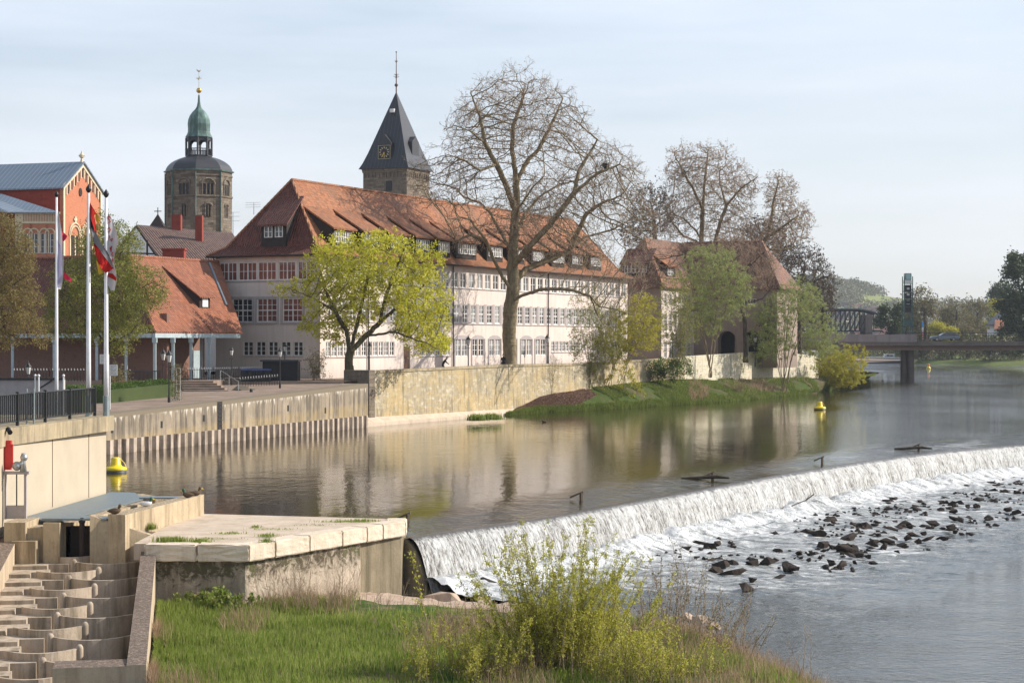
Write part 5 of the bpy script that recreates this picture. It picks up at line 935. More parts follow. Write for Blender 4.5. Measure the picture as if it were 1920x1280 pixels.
# --- far L-shaped house with arches
Qc = Vector((19.2, 240)); h1 = Fr(Qc, LS, LNm); h2 = Fr(Qc, (-.901, .434), (-.434, -.901)); Rc = h1.p(12.1, 0, 0); h3 = Fr(Rc, (.901, -.434), (-.434, -.901)); ZE2 = 13.9
lh = empty('arched_house', (Qc.x, Qc.y, 3.7), 'L shaped house with a red tiled roof and two tall round arches among the trees', 'house')
tw = [(1.0+i*1.75, 1.9+i*1.75, 11.9, 13.2) for i in range(6)]; mw = [(1.0+i*1.75, 2.0+i*1.75, 8.3, 10.6) for i in range(6)]; gw_ = [(1.0+i*1.75, 2.0+i*1.75, 4.9, 7.0) for i in range(6)]
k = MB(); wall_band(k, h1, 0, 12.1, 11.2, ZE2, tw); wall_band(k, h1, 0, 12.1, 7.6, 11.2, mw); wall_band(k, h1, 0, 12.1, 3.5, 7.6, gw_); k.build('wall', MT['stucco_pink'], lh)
k = MB(); wall_band(k, h2, 0, 7.6, 3.5, ZE2, []); wall_band(k, Fr(h2.p(7.6, 0, 0), LS, (-.901, .434)), 0, 20, 3.5, ZE2, []); k.build('wall', MT['stucco_shade'], lh, label='rendered wall facing the river bend, coloured brown for its shade')
for L_2 in (tw, mw, gw_):
    for w_ in L_2: window(h1, w_, 2, 3, lh, 'glass', fw=.07)
LA = 11.6; arches = [(h3.a(1363), 1.25), (h3.a(1411), 1.25)]
k = MB(); z1_ = 8.4; cur = 0
for c, r_ in arches:
    k.poly([h3.p(cur, 0, 3.5), h3.p(c-r_, 0, 3.5), h3.p(c-r_, 0, z1_), h3.p(cur, 0, z1_)]); n_ = 12
    for i in range(n_):
        t0, t1 = math.pi*i/n_, math.pi*(i+1)/n_; x0_, x1_ = c-r_*math.cos(t0), c-r_*math.cos(t1); zz0, zz1 = z1_-r_*1.0+r_*math.sin(t0), z1_-r_*1.0+r_*math.sin(t1)
        k.poly([h3.p(x0_, 0, zz0), h3.p(x1_, 0, zz1), h3.p(x1_, 0, z1_+.3), h3.p(x0_, 0, z1_+.3)]); k.poly([h3.p(x0_, 0, zz0), h3.p(x1_, 0, zz1), h3.p(x1_, -1.2, zz1), h3.p(x0_, -1.2, zz0)])
    for s_ in (-1, 1): k.poly([h3.p(c+s_*r_, 0, 3.5), h3.p(c+s_*r_, -1.2, 3.5), h3.p(c+s_*r_, -1.2, z1_-r_), h3.p(c+s_*r_, 0, z1_-r_)])
    k.poly([h3.p(cur, 0, z1_), h3.p(c-r_, 0, z1_), h3.p(c-r_, 0, z1_+.3), h3.p(cur, 0, z1_+.3)]); cur = c+r_
k.poly([h3.p(cur, 0, 3.5), h3.p(LA, 0, 3.5), h3.p(LA, 0, z1_+.3), h3.p(cur, 0, z1_+.3)])
w3 = [(h3.a(1395), h3.a(1418), P(0, 570, 247).z, P(0, 560, 247).z)]; wall_band(k, h3, 0, LA, z1_+.3, ZE2, w3)
k.poly([h3.p(LA, 0, 3.5), h3.p(LA, -9, 3.5), h3.p(LA, -9, ZE2), h3.p(LA, 0, ZE2)]); k.build('arcade_wall', MT['stucco_shade'], lh); window(h3, w3[0], 4, 1, lh)  # arcade side darkened in the stucco colour to stand for its shade
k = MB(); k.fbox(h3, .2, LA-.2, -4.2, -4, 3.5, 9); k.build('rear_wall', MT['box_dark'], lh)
for c, r_ in arches: window(h3, (c-.2, c+r_+.5, 5.2, 8.2), 2, 2, lh, 'glass_curtain', b=-3.7, fw=.12)
k = MB(); k.poly([h2.p(-.5, .5, ZE2), h2.p(8.1, .5, ZE2), h2.p(3.8, -3.6, 20.6)], 1); k.poly([h2.p(-.5, .5, ZE2), h2.p(3.8, -3.6, 20.6), h2.p(3.8, -17, 20.6), h2.p(-.5, -17, ZE2)], 0); k.poly([h2.p(8.1, .5, ZE2), h2.p(8.1, -17, ZE2), h2.p(3.8, -17, 20.6), h2.p(3.8, -3.6, 20.6)], 0)
e = h3
k.poly([e.p(-6, .5, ZE2), e.p(LA+.6, .5, ZE2), e.p(LA-3.6, -4.6, 20.5), e.p(-6, -4.6, 20.5)], 1); k.poly([e.p(LA+.6, .5, ZE2), e.p(LA+.6, -9.7, ZE2), e.p(LA-3.6, -4.6, 20.5)], 0); k.poly([e.p(LA+.6, -9.7, ZE2), e.p(-6, -9.7, ZE2), e.p(-6, -4.6, 20.5), e.p(LA-3.6, -4.6, 20.5)], 0)
k.build('roof', [MT['tile_old'], MT['tile_old']], lh)
k = MB(); ridge_tiles(k, e.p(LA+.6, .5, ZE2), e.p(LA-3.6, -4.6, 20.5), .2); ridge_tiles(k, e.p(-3, -4.6, 20.5), e.p(LA-3.6, -4.6, 20.5), .16); k.build('ridge_tiles', MT['tile_old'], lh); k = MB(); ridge_tiles(k, h2.p(-.5, .5, ZE2), h2.p(3.8, -3.6, 20.6)); k.build('ridge_tiles', MT['tile_orange'], lh)
rz2 = lambda i: ZE2+(i+.5)*6.7/4.1
dormer(h2, 1.9, 5.6, .5, 17.3, .8, rz2, [(2.2, 3.2), (3.3, 4.3), (4.4, 5.3)], lh, 'tile_red_shade', .4, (15.9, 16.9)); dormer(h1, 3, 6.4, .5, 17.0, .7, lambda i: ZE2+(i+.5)*6.7/4.3, [(3.3, 4.3), (4.4, 5.4)], lh, 'tile_orange', .4, (15.6, 16.6))
k = MB(); q = h3.p(7.6, -.9, 16.2); k.fbox(h3, 7.2, 8.2, -1.6, -.7, 15.3, 16.6); k.build('dormer', MT['slate'], lh)

# ------------------------------------------------------------------ bridge, lift tower, car
br = empty('road_bridge', (67, 314, 0), 'grey concrete road bridge crossing the river on a twin pillar', 'bridge'); YB = 314.0
bz = lambda py: P(0, py, YB).z
k = MB(); k.box(40, 190, YB-.4, YB+9.4, bz(648), bz(639.5)); k.build('deck', MT['conc_bridge'], br)
k = MB(); k.box(40, 190, YB+.5, YB+8.5, bz(656.5), bz(648)-.005); k.build('girder', MT['pier_concrete'], br)
k = MB()
for xx in (P(1698, 0, YB+2).x, P(1709, 0, YB+2).x): k.lathe((xx+.1, YB+3.0+(xx < P(1703, 0, YB).x)*.8, -2), [(.62, 0), (.58, bz(656)+2)], 14)
k.box(P(1696, 0, YB).x, P(1716, 0, YB).x, YB+2.6, YB+4, bz(657), bz(654)); k.build('pillar', MT['conc_bridge'], br)
k = MB(); k.box(40, P(1718, 0, YB).x, YB-.5, YB-.3, bz(641), bz(627)); 
for i in range(30): x = 40+i*.95; k.box(x, x+.06, YB-.52, YB-.5, bz(640.5), bz(627.3))
k.build('parapet', MT['conc_parapet'], br)
k = MB(); xs_ = P(1718, 0, YB).x
for yy in (YB+.0, YB+9.2):
    for zz in (bz(624), bz(629), bz(634)): k.tube((40 if zz > bz(625) else xs_, yy, zz), (190, yy, zz), .03, .03, 4)
    for i in range(55): x = 42+i*2.7; k.tube((x, yy, bz(640)), (x, yy, bz(624)), .035, .035, 4)
k.build('handrail', MT['metal_dark'], br)
lt = empty('lift_tower', (P(1703, 0, 326).x, 326, 5), 'narrow dark green glazed lift tower standing at the bridge', 'lift tower'); YL = 326.0
x0_, x1_ = P(1695.5, 0, YL).x, P(1711, 0, YL).x; z = lambda py: P(0, py, YL).z
k = MB()
for x in (x0_, x1_):
    for y in (YL, YL+1.5): k.box(x-.07, x+.07, y-.07, y+.07, 0, z(518))
for py in (532.5, 548, 560, 576, 586, 597, 612, 623): k.box(x0_, x1_, YL-.05, YL+.03, z(py), z(py)+.09)
k.build('steel_frame', MT['panel_green'], lt)
k = MB()
for a_, b_ in ((534, 547), (548.8, 559.6), (561, 575), (575, 586)): k.box(x0_+.15, x1_-.15, YL+.12, YL+1.4, z(b_), z(a_))
k.build('shaft_panel', MT['black'], lt)
k = MB(); k.box(x0_+.12, x1_-.12, YL+.1, YL+1.42, z(611), z(599)); k.build('green_panel', MT['panel_green'], lt)
k = MB(); k.box(x0_+.12, x1_-.12, YL+.1, YL+1.42, z(532), z(525)); k.build('white_panel', MT['sign_white'], lt)
k = MB(); k.box(x0_+.25, x1_-.25, YL-.02, YL+1.3, z(524), z(513)); c_ = k.build('glass_cube', MT['glass_green'], lt)
k = MB()
for a_, b_ in ((x0_+.2, x0_+.3), (x1_-.3, x1_-.2)): k.box(a_, b_, YL-.06, YL+1.36, z(524.4), z(512.3))
k.box(x0_+.3, x1_-.3, YL-.055, YL+1.35, z(513), z(512.3)); k.box(x0_+.3, x1_-.3, YL-.055, YL+1.35, z(524.4), z(523.6)); k.build('cube_frame', MT['panel_green'], c_)
for py in (541, 552): k = MB(); k.box(P(1700.6, 0, YL).x, P(1705.4, 0, YL).x, YL+.08, YL+.12, z(py+1.8), z(py-1.8)); k.build('small_window', MT['metal_grey'], lt)
k = MB()
for py in (563, 570): k.box(P(1700, 0, YL).x, P(1706, 0, YL).x, YL+.08, YL+.12, z(py+.4), z(py-.4))
k.build('vent_bar', MT['metal_grey'], lt)
def make_car(x, y, z0, label):
    r = empty('parked_car', (x, y, z0), label, 'car'); L = 4.75
    prof = [(-2.37, .32), (-2.37, .62), (-2.2, .78), (-1.3, .90), (-.95, .95), (-.25, 1.36), (.1, 1.42), (1.55, 1.42), (1.75, 1.38), (2.25, .98), (2.35, .80), (2.37, .35)]
    def at(u, v, s): w_ = .86 if v < .97 else .86-.22*(v-.95)/.47; return Vector((x+u, y+s*w_, z0+v))
    k = MB(); A_ = [at(u, v, -1) for u, v in prof]; B_ = [at(u, v, 1) for u, v in prof]; k.poly(A_); k.poly(B_[::-1])
    for i in range(len(prof)): j = (i+1) % len(prof); k.poly([A_[i], A_[j], B_[j], B_[i]])
    k.build('body', MT['car_paint'], r)
    for s in (-1, 1):
        for pts in ([(-.80, .97), (-.22, 1.32), (.12, 1.36), (.12, .97)], [(.2, .97), (.2, 1.36), (.92, 1.36), (.92, .97)], [(1.0, .97), (1.0, 1.36), (1.6, 1.35), (2.0, 1.0)]):
            k = MB(); q = [at(u, v, s)+Vector((0, s*.006, 0)) for u, v in pts]; k.prism(q, (0, s*.01, 0)); k.build('side_window', MT['glass'], r)
    for u in (-1.48, 1.38):
        for s in (-1, 1):
            k = MB(); c = Vector((x+u, y+s*.70, z0+.31)); k.tube(c, c+Vector((0, s*.19, 0)), .31, .31, 18); w_ = k.build('wheel', MT['black'], r); k = MB(); k.tube(c+Vector((0, s*.19, 0)), c+Vector((0, s*.20, 0)), .19, .17, 14); k.build('rim', MT['metal_grey'], w_)
    k = MB(); k.prism([at(2.30, .72, -.9), at(2.38, .72, -.9), at(2.25, .98, -.9), at(2.2, .98, -.9)], (0, .2, 0)); k.build('tail_light', MT['red'], r)
    k = MB(); k.box(x-2.40, x-2.34, y-.75, y-.4, z0+.58, z0+.7); k.build('headlight', MT['metal_grey'], r)
make_car(P(1771, 0, YB+2.5).x, YB+2.5, bz(639.4)+.02, 'grey blue estate car crossing the bridge to the left')
c = P(1730, 639, YB+.2); r = empty('bridge_sign', c, 'narrow blue and white sign on a red and white striped post', 'sign')
k = MB(); k.tube(c, c+Vector((0, 0, 3.4)), .04, .04, 6); k.build('post', MT['metal_grey'], r)
k = MB(); [k.box(c.x-.1, c.x+.1, c.y-.05, c.y-.01, c.z+.1+i*.4, c.z+.3+i*.4) for i in range(4)]; k.build('red_band', MT['red'], r)
k = MB(); [k.box(c.x-.1, c.x+.1, c.y-.05, c.y-.01, c.z+.3+i*.4, c.z+.5+i*.4) for i in range(4)]; k.box(c.x-.15, c.x+.15, c.y-.06, c.y-.02, c.z+1.8, c.z+2.3); k.build('white_plate', MT['sign_white'], r)
MT['sign_blue'] = M_plain('sign_blue', (.10, .35, .75)); k = MB(); k.box(c.x-.15, c.x+.15, c.y-.06, c.y-.02, c.z+2.35, c.z+3.2); k.build('blue_plate', MT['sign_blue'], r)
# railway truss bridge
YR = 420.0; tb = empty('railway_truss_bridge', (P(1600, 0, YR).x, YR, 0), 'dark arched steel truss railway bridge left of the lift tower', 'bridge'); z = lambda py: P(0, py, YR).z; X = lambda px: P(px, 0, YR).x
def topy(px): return 580.5+max(0, px-1600)**2*.0036
for yy in (YR, YR+5):
    k = MB(); pxs = list(range(1440, 1655, 9)); k.box(X(1400), X(1655), yy-.15, yy+.15, z(622), z(619))
    for i, px in enumerate(pxs[:-1]):
        a_ = (X(px), yy, z(topy(px))); b_ = (X(pxs[i+1]), yy, z(topy(pxs[i+1]))); k.tube(a_, b_, .28, .28, 5)
        k.tube((X(px), yy, z(620)), a_, .10, .10, 4); k.tube((X(px-9), yy, z(620)), b_, .10, .10, 4)
    k.build('truss', MT['steel_bridge'], tb)
k = MB(); k.box(X(1400), X(1655), YR, YR+5, z(621.5), z(620)); k.build('deck', MT['steel_bridge'], tb)
k = MB(); k.box(X(1622), X(1634), YR-1, YR+6, 7.6, z(590)); k.build('pier', MT['conc_bridge'], tb)
# passenger boat
YP = 600.0; bt = empty('moored_boat', (P(1657, 0, YP).x, YP, 0), 'long white passenger boat with dark hull moored beyond the bridge', 'boat'); x0_, x1_ = P(1619, 0, YP).x, P(1704, 0, YP).x; z = lambda py: P(0, py, YP).z
k = MB(); k.prism([(x0_, YP, z(671)), (x0_+1, YP, -.2), (x1_, YP, -.2), (x1_, YP, z(673))], (0, 4, 0)); k.build('hull', MT['hull'], bt)
k = MB(); k.prism([(x0_+.3, YP+.1, z(669)), (x0_+.6, YP+.1, z(674)), (x1_, YP+.1, z(674)), (x1_, YP+.1, z(670))], (0, 3.8, 0)); k.box(P(1660, 0, YP).x, P(1678, 0, YP).x, YP+.5, YP+3.5, z(672), z(663.5)); k.build('superstructure', MT['boat_white'], bt)
k = MB(); k.box(P(1663, 0, YP).x, P(1675, 0, YP).x, YP+.45, YP+.5, z(668), z(665.5)); k.build('cabin_window', MT['glass'], bt)
k = MB(); [k.tube((x0_+1+i*1.1, YP+.3, z(671)), (x0_+1+i*1.1, YP+.3, z(666.5)), .05, .05, 4) for i in range(12)]; k.tube((x0_+1, YP+.3, z(666.5)), (x1_, YP+.3, z(667)), .05, .05, 4); k.tube((P(1637, 0, YP).x, YP+2, z(670)), (P(1637, 0, YP).x, YP+2, z(657)), .07, .05, 5); k.build('deck_rail', MT['metal_grey'], bt)
# ------------------------------------------------------------------ vegetation
def tubes(P0, P1, R0, R1, n):
    d = P1-P0; L = np.linalg.norm(d, axis=1, keepdims=True); d = d/np.maximum(L, 1e-6)
    h = np.where(np.abs(d[:, 2:3]) < .9, np.array([[0, 0, 1.]]), np.array([[1., 0, 0]])); a = np.cross(d, h); a /= np.linalg.norm(a, axis=1, keepdims=True); b = np.cross(d, a)
    an = np.arange(n)*2*math.pi/n; c, s = np.cos(an)[None, :, None], np.sin(an)[None, :, None]
    ring = a[:, None, :]*c+b[:, None, :]*s; A = P0[:, None, :]+ring*R0[:, None, None]; B = P1[:, None, :]+ring*R1[:, None, None]
    V = np.concatenate([A, B], 1).reshape(-1, 3); base = (np.arange(len(P0))*2*n)[:, None]; i = np.arange(n)[None, :]; j = (i+1) % n
    return V, np.stack([base+i, base+j, base+n+j, base+n+i], 2).reshape(-1, 4)
def merge(L):
    V = []; Fc = []; o = 0
    for v, f in L:
        if len(v): V.append(v); Fc.append(f+o); o += len(v)
    return np.concatenate(V), np.concatenate(Fc)
def colonize(A, nodes, par, step, dk, iters, rng, trop=(0, 0, .0), jit=.12, maxk=3, di=1e9):
    P_ = list(nodes); par = list(par); kids = [0]*len(P_)
    for p in par:
        if p >= 0: kids[p] += 1
    Pn = np.array(P_); near = np.zeros(len(A), int); nd = np.full(len(A), 1e9)
    for s in range(0, len(Pn), 200):
        D = np.linalg.norm(A[:, None, :]-Pn[None, s:s+200, :], axis=2); m = D.argmin(1); v = D[np.arange(len(A)), m]; u = v < nd; near[u] = m[u]+s; nd[u] = v[u]
    alive = nd > dk; trop = np.array(trop)
    for it in range(iters):
        act = np.where(alive & (nd < di))[0]
        if len(act) == 0: break
        idx = near[act]; d = (A[act]-Pn[idx])/nd[act][:, None]; u, inv = np.unique(idx, return_inverse=True); acc = np.zeros((len(u), 3)); np.add.at(acc, inv, d)
        ok = np.array([kids[q] < maxk for q in u])
        bad = u[~ok]
        if len(bad): 
            kill = np.isin(idx, bad) & (rng.random(len(idx)) < .35); alive[act[kill]] = False
        u = u[ok]; acc = acc[ok]
        if len(u) == 0: continue
        acc /= np.linalg.norm(acc, axis=1, keepdims=True)+1e-9; acc += trop+rng.normal(0, jit, acc.shape); acc /= np.linalg.norm(acc, axis=1, keepdims=True)
        new = Pn[u]+acc*step; o = len(Pn); Pn = np.concatenate([Pn, new]); par += list(u); kids += [0]*len(u)
        for q in u: kids[q] += 1
        al = np.where(alive)[0]
        for s in range(0, len(new), 200):
            D = np.linalg.norm(A[al][:, None, :]-new[None, s:s+200, :], axis=2); m = D.argmin(1); v = D[np.arange(len(al)), m]; w = v < nd[al]; near[al[w]] = m[w]+s+o; nd[al[w]] = v[w]
        alive &= nd > dk
    return Pn, np.array(par)
def lobes(L, n, rng, shell=.35):
    vol = np.array([l[3]*l[4]*l[5] for l in L]); out = []
    for l, c in zip(L, (n*vol/vol.sum()).astype(int)+1):
        d = rng.normal(size=(c, 3)); d /= np.linalg.norm(d, axis=1, keepdims=True); r = rng.random(c)**(shell)*(1+rng.normal(0, .09, c)); out.append(np.array(l[:3])+d*r[:, None]*np.array(l[3:6]))
    return np.concatenate(out)
def px_lobe(cx, cy, rx, ry, Y, rd, dy=0): p = P(cx, cy, Y+dy); s = Y/F; return (p.x, p.y, p.z, rx*s, rd, ry*s)
def limb_nodes(limbs, Y, step):
    """limbs: lists of (px, py, depth offset); each begins at the nearest point already placed"""
    N = []; par = []
    for L in limbs:
        pts = [np.array(P(a, b, Y+c)) for a, b, c in L]
        if N: D = np.linalg.norm(np.array(N)-pts[0], axis=1); cur = int(D.argmin()); p = N[cur]; pts = pts[1:]
        else: N.append(pts[0]); par.append(-1); cur = 0; p = pts[0]; pts = pts[1:]
        for q in pts:
            L_ = np.linalg.norm(q-p); m = max(1, int(L_/step))
            for i in range(1, m+1): N.append(p+(q-p)*i/m+(0 if i == m else RNG.normal(0, step*.07, 3))); par.append(cur); cur = len(N)-1
            p = q
    return N, par
def radii(par, rtip, rbase):
    n = len(par); c = np.ones(n)*0; kid = np.zeros(n, int)
    for i in range(n-1, 0, -1):
        p = par[i]
        if p >= 0: kid[p] += 1
    c = np.where(kid == 0, 1.0, 0.0)
    for i in range(n-1, 0, -1): c[par[i]] += c[i]
    e = math.log(max(rbase/rtip, 1.01))/math.log(max(c[0], 2)); return rtip*np.maximum(c, 1)**e, kid
def twigs(Pn, par, r, rng, thr, per, ln, r0, up=.15, sub=2, out=None):
    idx = np.where((r < thr) & (par >= 0))[0]; idx = np.repeat(idx, per); idx = idx[rng.random(len(idx)) < .8]
    d = Pn[idx]-Pn[par[idx]]; d /= np.linalg.norm(d, axis=1, keepdims=True)+1e-9; d = d*.8+rng.normal(0, .6, d.shape)+np.array([0, 0, up]); d /= np.linalg.norm(d, axis=1, keepdims=True)
    l = rng.uniform(ln*.5, ln*1.3, len(idx))[:, None]; A = Pn[idx]; d2 = d+rng.normal(0, .3, d.shape)+np.array([0, 0, up]); d2 /= np.linalg.norm(d2, axis=1, keepdims=True); B = A+d*l*.5; C = B+d2*l*.5
    segs = [(A, B, np.full(len(A), r0), np.full(len(A), r0*.8)), (B, C, np.full(len(A), r0*.8), np.full(len(A), r0*.45))]; tips = [C]
    for _ in range(sub):
        e = d+rng.normal(0, .75, d.shape)+np.array([0, 0, up*.5]); e /= np.linalg.norm(e, axis=1, keepdims=True); s = B+(C-B)*rng.random((len(A), 1))-(B-A)*rng.random((len(A), 1))*.6; E = s+e*l*rng.uniform(.25, .55, (len(A), 1)); segs.append((s, E, np.full(len(A), r0*.6), np.full(len(A), r0*.35))); tips.append(E)
    return segs, np.concatenate(tips)
def tree(name, label, cat, limbs, Y, lob, nattr, step, dk, rbase, rtip, bark, twigm, group=None, seed=1, tw=(.05, 2, .8, .012, .15, 2), leaf=None, buds=None, trop=(0, 0, .03), shell=.4, iters=90, jit=.14, twig_part='crown'):
    rng = np.random.default_rng(seed); N, par = limb_nodes(limbs, Y, step); A = lobes(lob, nattr, rng, shell)
    Pn, par = colonize(A, N, par, step, dk, iters, rng, trop, jit); r, kid = radii(par, rtip, rbase)
    root = empty(name, tuple(N[0]), label, cat, group); i = np.arange(1, len(par)); p = par[1:]; r1 = r[i]; r0 = np.minimum(r[p], r1*1.25+.004)
    parts = []; dd = Pn[i]-Pn[p]; dd /= np.linalg.norm(dd, axis=1, keepdims=True)+1e-9; Pe = Pn[i]+dd*(r1*.35)[:, None]; Ps = Pn[p]-dd*(r1*.35)[:, None]
    for lo, hi, n in ((.09, 99, 8), (.03, .09, 5), (0, .03, 3)):
        m = (r1 >= lo) & (r1 < hi)
        if m.any(): parts.append(tubes(Ps[m], Pe[m], r0[m], r1[m], n))
    if r[0] > .2:    # root flare
        b = Pn[0:1]; parts.append(tubes(b-np.array([[0, 0, .8]]), b+np.array([[0, 0, .9]]), r[0:1]*1.45, r[0:1]*1.02, 12))
    V, Fc = merge(parts); np_obj('trunk', V, Fc, MT[bark], root)
    segs, tips = twigs(Pn, par, r, rng, *tw[:1], tw[1], tw[2], tw[3], tw[4], tw[5]); L = [tubes(a, b, c, d, 3) for a, b, c, d in segs]; V, Fc = merge(L); mid = np.zeros(len(Fc), int); mats = [MT[twigm]]
    ex_ = []
    if leaf: ex_.append((leaf[0], tips, leaf[1], leaf[2], leaf[3]))
    if buds: ex_.append((buds[0], tips, buds[1], buds[2], .05))
    for (mt, T, num, size, spread) in ex_:
        C = T[rng.integers(0, len(T), num)]+rng.normal(0, spread, (num, 3)); v, f = scatter_quads(C, rng.uniform(size*.6, size*1.25, num), rng); Fc = np.concatenate([Fc, f+len(V)]); V = np.concatenate([V, v]); mats.append(MT[mt]); mid = np.concatenate([mid, np.full(len(f), len(mats)-1)])
    np_obj('crown', V, Fc, mats, root, midx=mid, smooth=False); return root
# big plane tree
LB = [[(955, 700, 0), (956, 660, 0), (955, 620, 0), (957, 580, 0), (962, 540, 0), (961, 480, .5), (965, 420, 1), (969, 370, 1), (966, 320, 1), (960, 280, 2), (962, 235, 2), (978, 190, 2), (985, 160, 3)],
      [(958, 545, 0), (942, 520, -1), (925, 485, -2), (911, 450, -3), (895, 430, -4), (882, 412, -4), (862, 407, -5), (842, 420, -6), (832, 405, -7), (815, 385, -7), (800, 360, -7)], [(911, 450, -3), (880, 440, -2), (850, 455, -1)],
      [(966, 530, 0), (985, 505, 2), (1015, 493, 3), (1045, 480, 4), (1068, 470, 5), (1095, 445, 6), (1150, 430, 7), (1200, 400, 8), (1235, 370, 8)], [(1068, 470, 5), (1080, 440, 3), (1100, 400, 2), (1130, 380, 1)],
      [(962, 568, 0), (985, 552, -2), (1012, 543, -4), (1045, 542, -5), (1075, 544, -6), (1107, 555, -7), (1125, 575, -7), (1155, 580, -8), (1190, 590, -8)], [(1107, 555, -7), (1120, 590, -6), (1140, 620, -6)],
      [(965, 400, 1), (950, 350, -1), (931, 308, -2), (909, 268, -3), (900, 218, -3), (882, 175, -3)], [(909, 268, -3), (880, 245, -5), (850, 235, -5)], [(931, 308, -2), (900, 320, -4), (870, 300, -5), (840, 290, -6)],
      [(962, 500, 0), (990, 465, -2), (1030, 423, -3), (1055, 390, -4), (1077, 361, -4), (1120, 325, -4), (1162, 308, -4)], [(1077, 361, -4), (1085, 320, -3), (1110, 280, -2), (1120, 262, -2)],
      [(969, 345, 1), (990, 300, 2), (1010, 280, 3), (1025, 250, 3), (1040, 220, 3), (1055, 185, 3)], [(962, 440, 1), (985, 400, 4), (1010, 370, 5), (1050, 345, 6)], [(961, 470, .5), (935, 430, 4), (920, 400, 5), (900, 380, 6), (870, 370, 6)],
      [(975, 515, 1), (1010, 520, 5), (1050, 500, 7), (1100, 490, 8)], [(955, 420, 0), (972, 390, -4), (1000, 350, -6), (1020, 330, -7)]]
YB_ = 187
lobB = [px_lobe(*a) for a in ((965, 225, 118, 95, YB_, 7.5), (880, 270, 55, 85, YB_, 6), (1060, 250, 55, 70, YB_, 6), (1120, 335, 85, 75, YB_, 7), (1180, 340, 32, 50, YB_, 5), (855, 350, 60, 60, YB_, 6), (800, 340, 42, 62, YB_, 4), (1185, 415, 62, 60, YB_, 5), (1150, 520, 70, 60, YB_, 4, -4), (1020, 400, 120, 90, YB_, 8), (870, 440, 50, 40, YB_, 5), (1090, 470, 60, 40, YB_, 7))]
tree('plane_tree', 'huge bare plane tree spreading in front of the long pink house', 'tree', LB, YB_, lobB, 7200, .38, .52, .68, .020, 'bark_plane', 'twig_brown', seed=5, tw=(.034, 2, .8, .014, .12, 2), buds=('bud', 26000, .06), shell=.5, iters=130)
# far plane trees behind the arched house
tree('plane_tree', 'tall bare plane tree rising behind the arched house', 'tree', [[(1312, 665, 0), (1315, 560, 0), (1315, 450, 0), (1317, 400, 0), (1320, 360, 0), (1325, 310, 0), (1328, 280, 0)], [(1315, 452, 0), (1305, 432, -2), (1282, 410, -3), (1262, 400, -4)], [(1315, 458, 0), (1282, 443, 2), (1262, 420, 3), (1250, 395, 3)], [(1316, 470, 0), (1340, 455, -2), (1352, 412, -3), (1362, 385, -3), (1390, 352, -3), (1420, 332, -3)], [(1362, 385, -3), (1350, 345, -1), (1350, 320, -1)], [(1317, 395, 0), (1298, 350, -1), (1282, 325, -2), (1265, 290, -2)]],
     262, [px_lobe(*a) for a in ((1325, 340, 65, 72, 262, 7), (1275, 320, 34, 48, 262, 6), (1385, 360, 40, 55, 262, 6), (1270, 410, 40, 45, 262, 6), (1360, 420, 50, 40, 262, 6))], 3200, .5, .75, .45, .024, 'bark_plane', 'twig_brown', 'bare trees behind the arched house', 8, (.045, 2, 1.1, .018, .1, 3), buds=('bud', 17000, .09))
tree('plane_tree', 'bare plane tree leaning right over the hip of the arched house roof', 'tree', [[(1350, 665, 0), (1365, 560, 0), (1390, 503, 0), (1412, 485, 0), (1425, 468, 0), (1436, 447, 0), (1445, 415, 0), (1450, 380, 0), (1460, 338, 0)], [(1436, 450, 0), (1465, 427, -2), (1495, 405, -3)], [(1425, 470, 0), (1470, 468, 2), (1500, 460, 3)]],
     258, [px_lobe(*a) for a in ((1462, 375, 28, 52, 258, 5), (1488, 420, 36, 42, 258, 5), (1445, 440, 40, 35, 258, 5))], 1900, .48, .75, .36, .024, 'bark_plane', 'twig_brown', 'bare trees behind the arched house', 9, (.045, 2, 1.1, .018, .1, 3), buds=('bud', 9000, .09))
for sd2, (lab, lm, Yc, lb) in enumerate([('dark bare round tree low behind the right end of the arched house', [[(1500, 690, 0), (1500, 600, 0), (1500, 540, 0), (1510, 500, 0)], [(1500, 560, 0), (1530, 525, 0), (1560, 515, 0)]], 290, ((1500, 500, 55, 42, 290, 8), (1535, 530, 34, 32, 290, 6))), ('small dark bare tree between the two leaning plane trees', [[(1425, 690, 0), (1425, 560, 0), (1425, 470, 0)]], 285, ((1425, 450, 45, 40, 285, 7), (1462, 480, 34, 32, 285, 7))), ('brownish bare tree partly hidden by the pale green willow at the river bend', [[(1545, 690, 0), (1545, 600, 0), (1540, 560, 0)]], 300, ((1535, 570, 28, 42, 300, 7),)), ('bare tree behind the roofs between the long house and the arched house', [[(1225, 680, 0), (1225, 560, 0), (1228, 450, 0), (1225, 400, 0)]], 275, ((1220, 400, 48, 52, 275, 7), (1200, 440, 40, 30, 275, 6)))]):
    tree('bare_tree', lab, 'tree', lm, Yc, [px_lobe(*a) for a in lb], 1000, .6, .95, .35, .022, 'bark_dark', 'bark_dark', 'bare trees behind the arched house', 20+sd2, (.05, 2, 1.2, .019, .25, 2), buds=('bud_dark', 12000, .10))
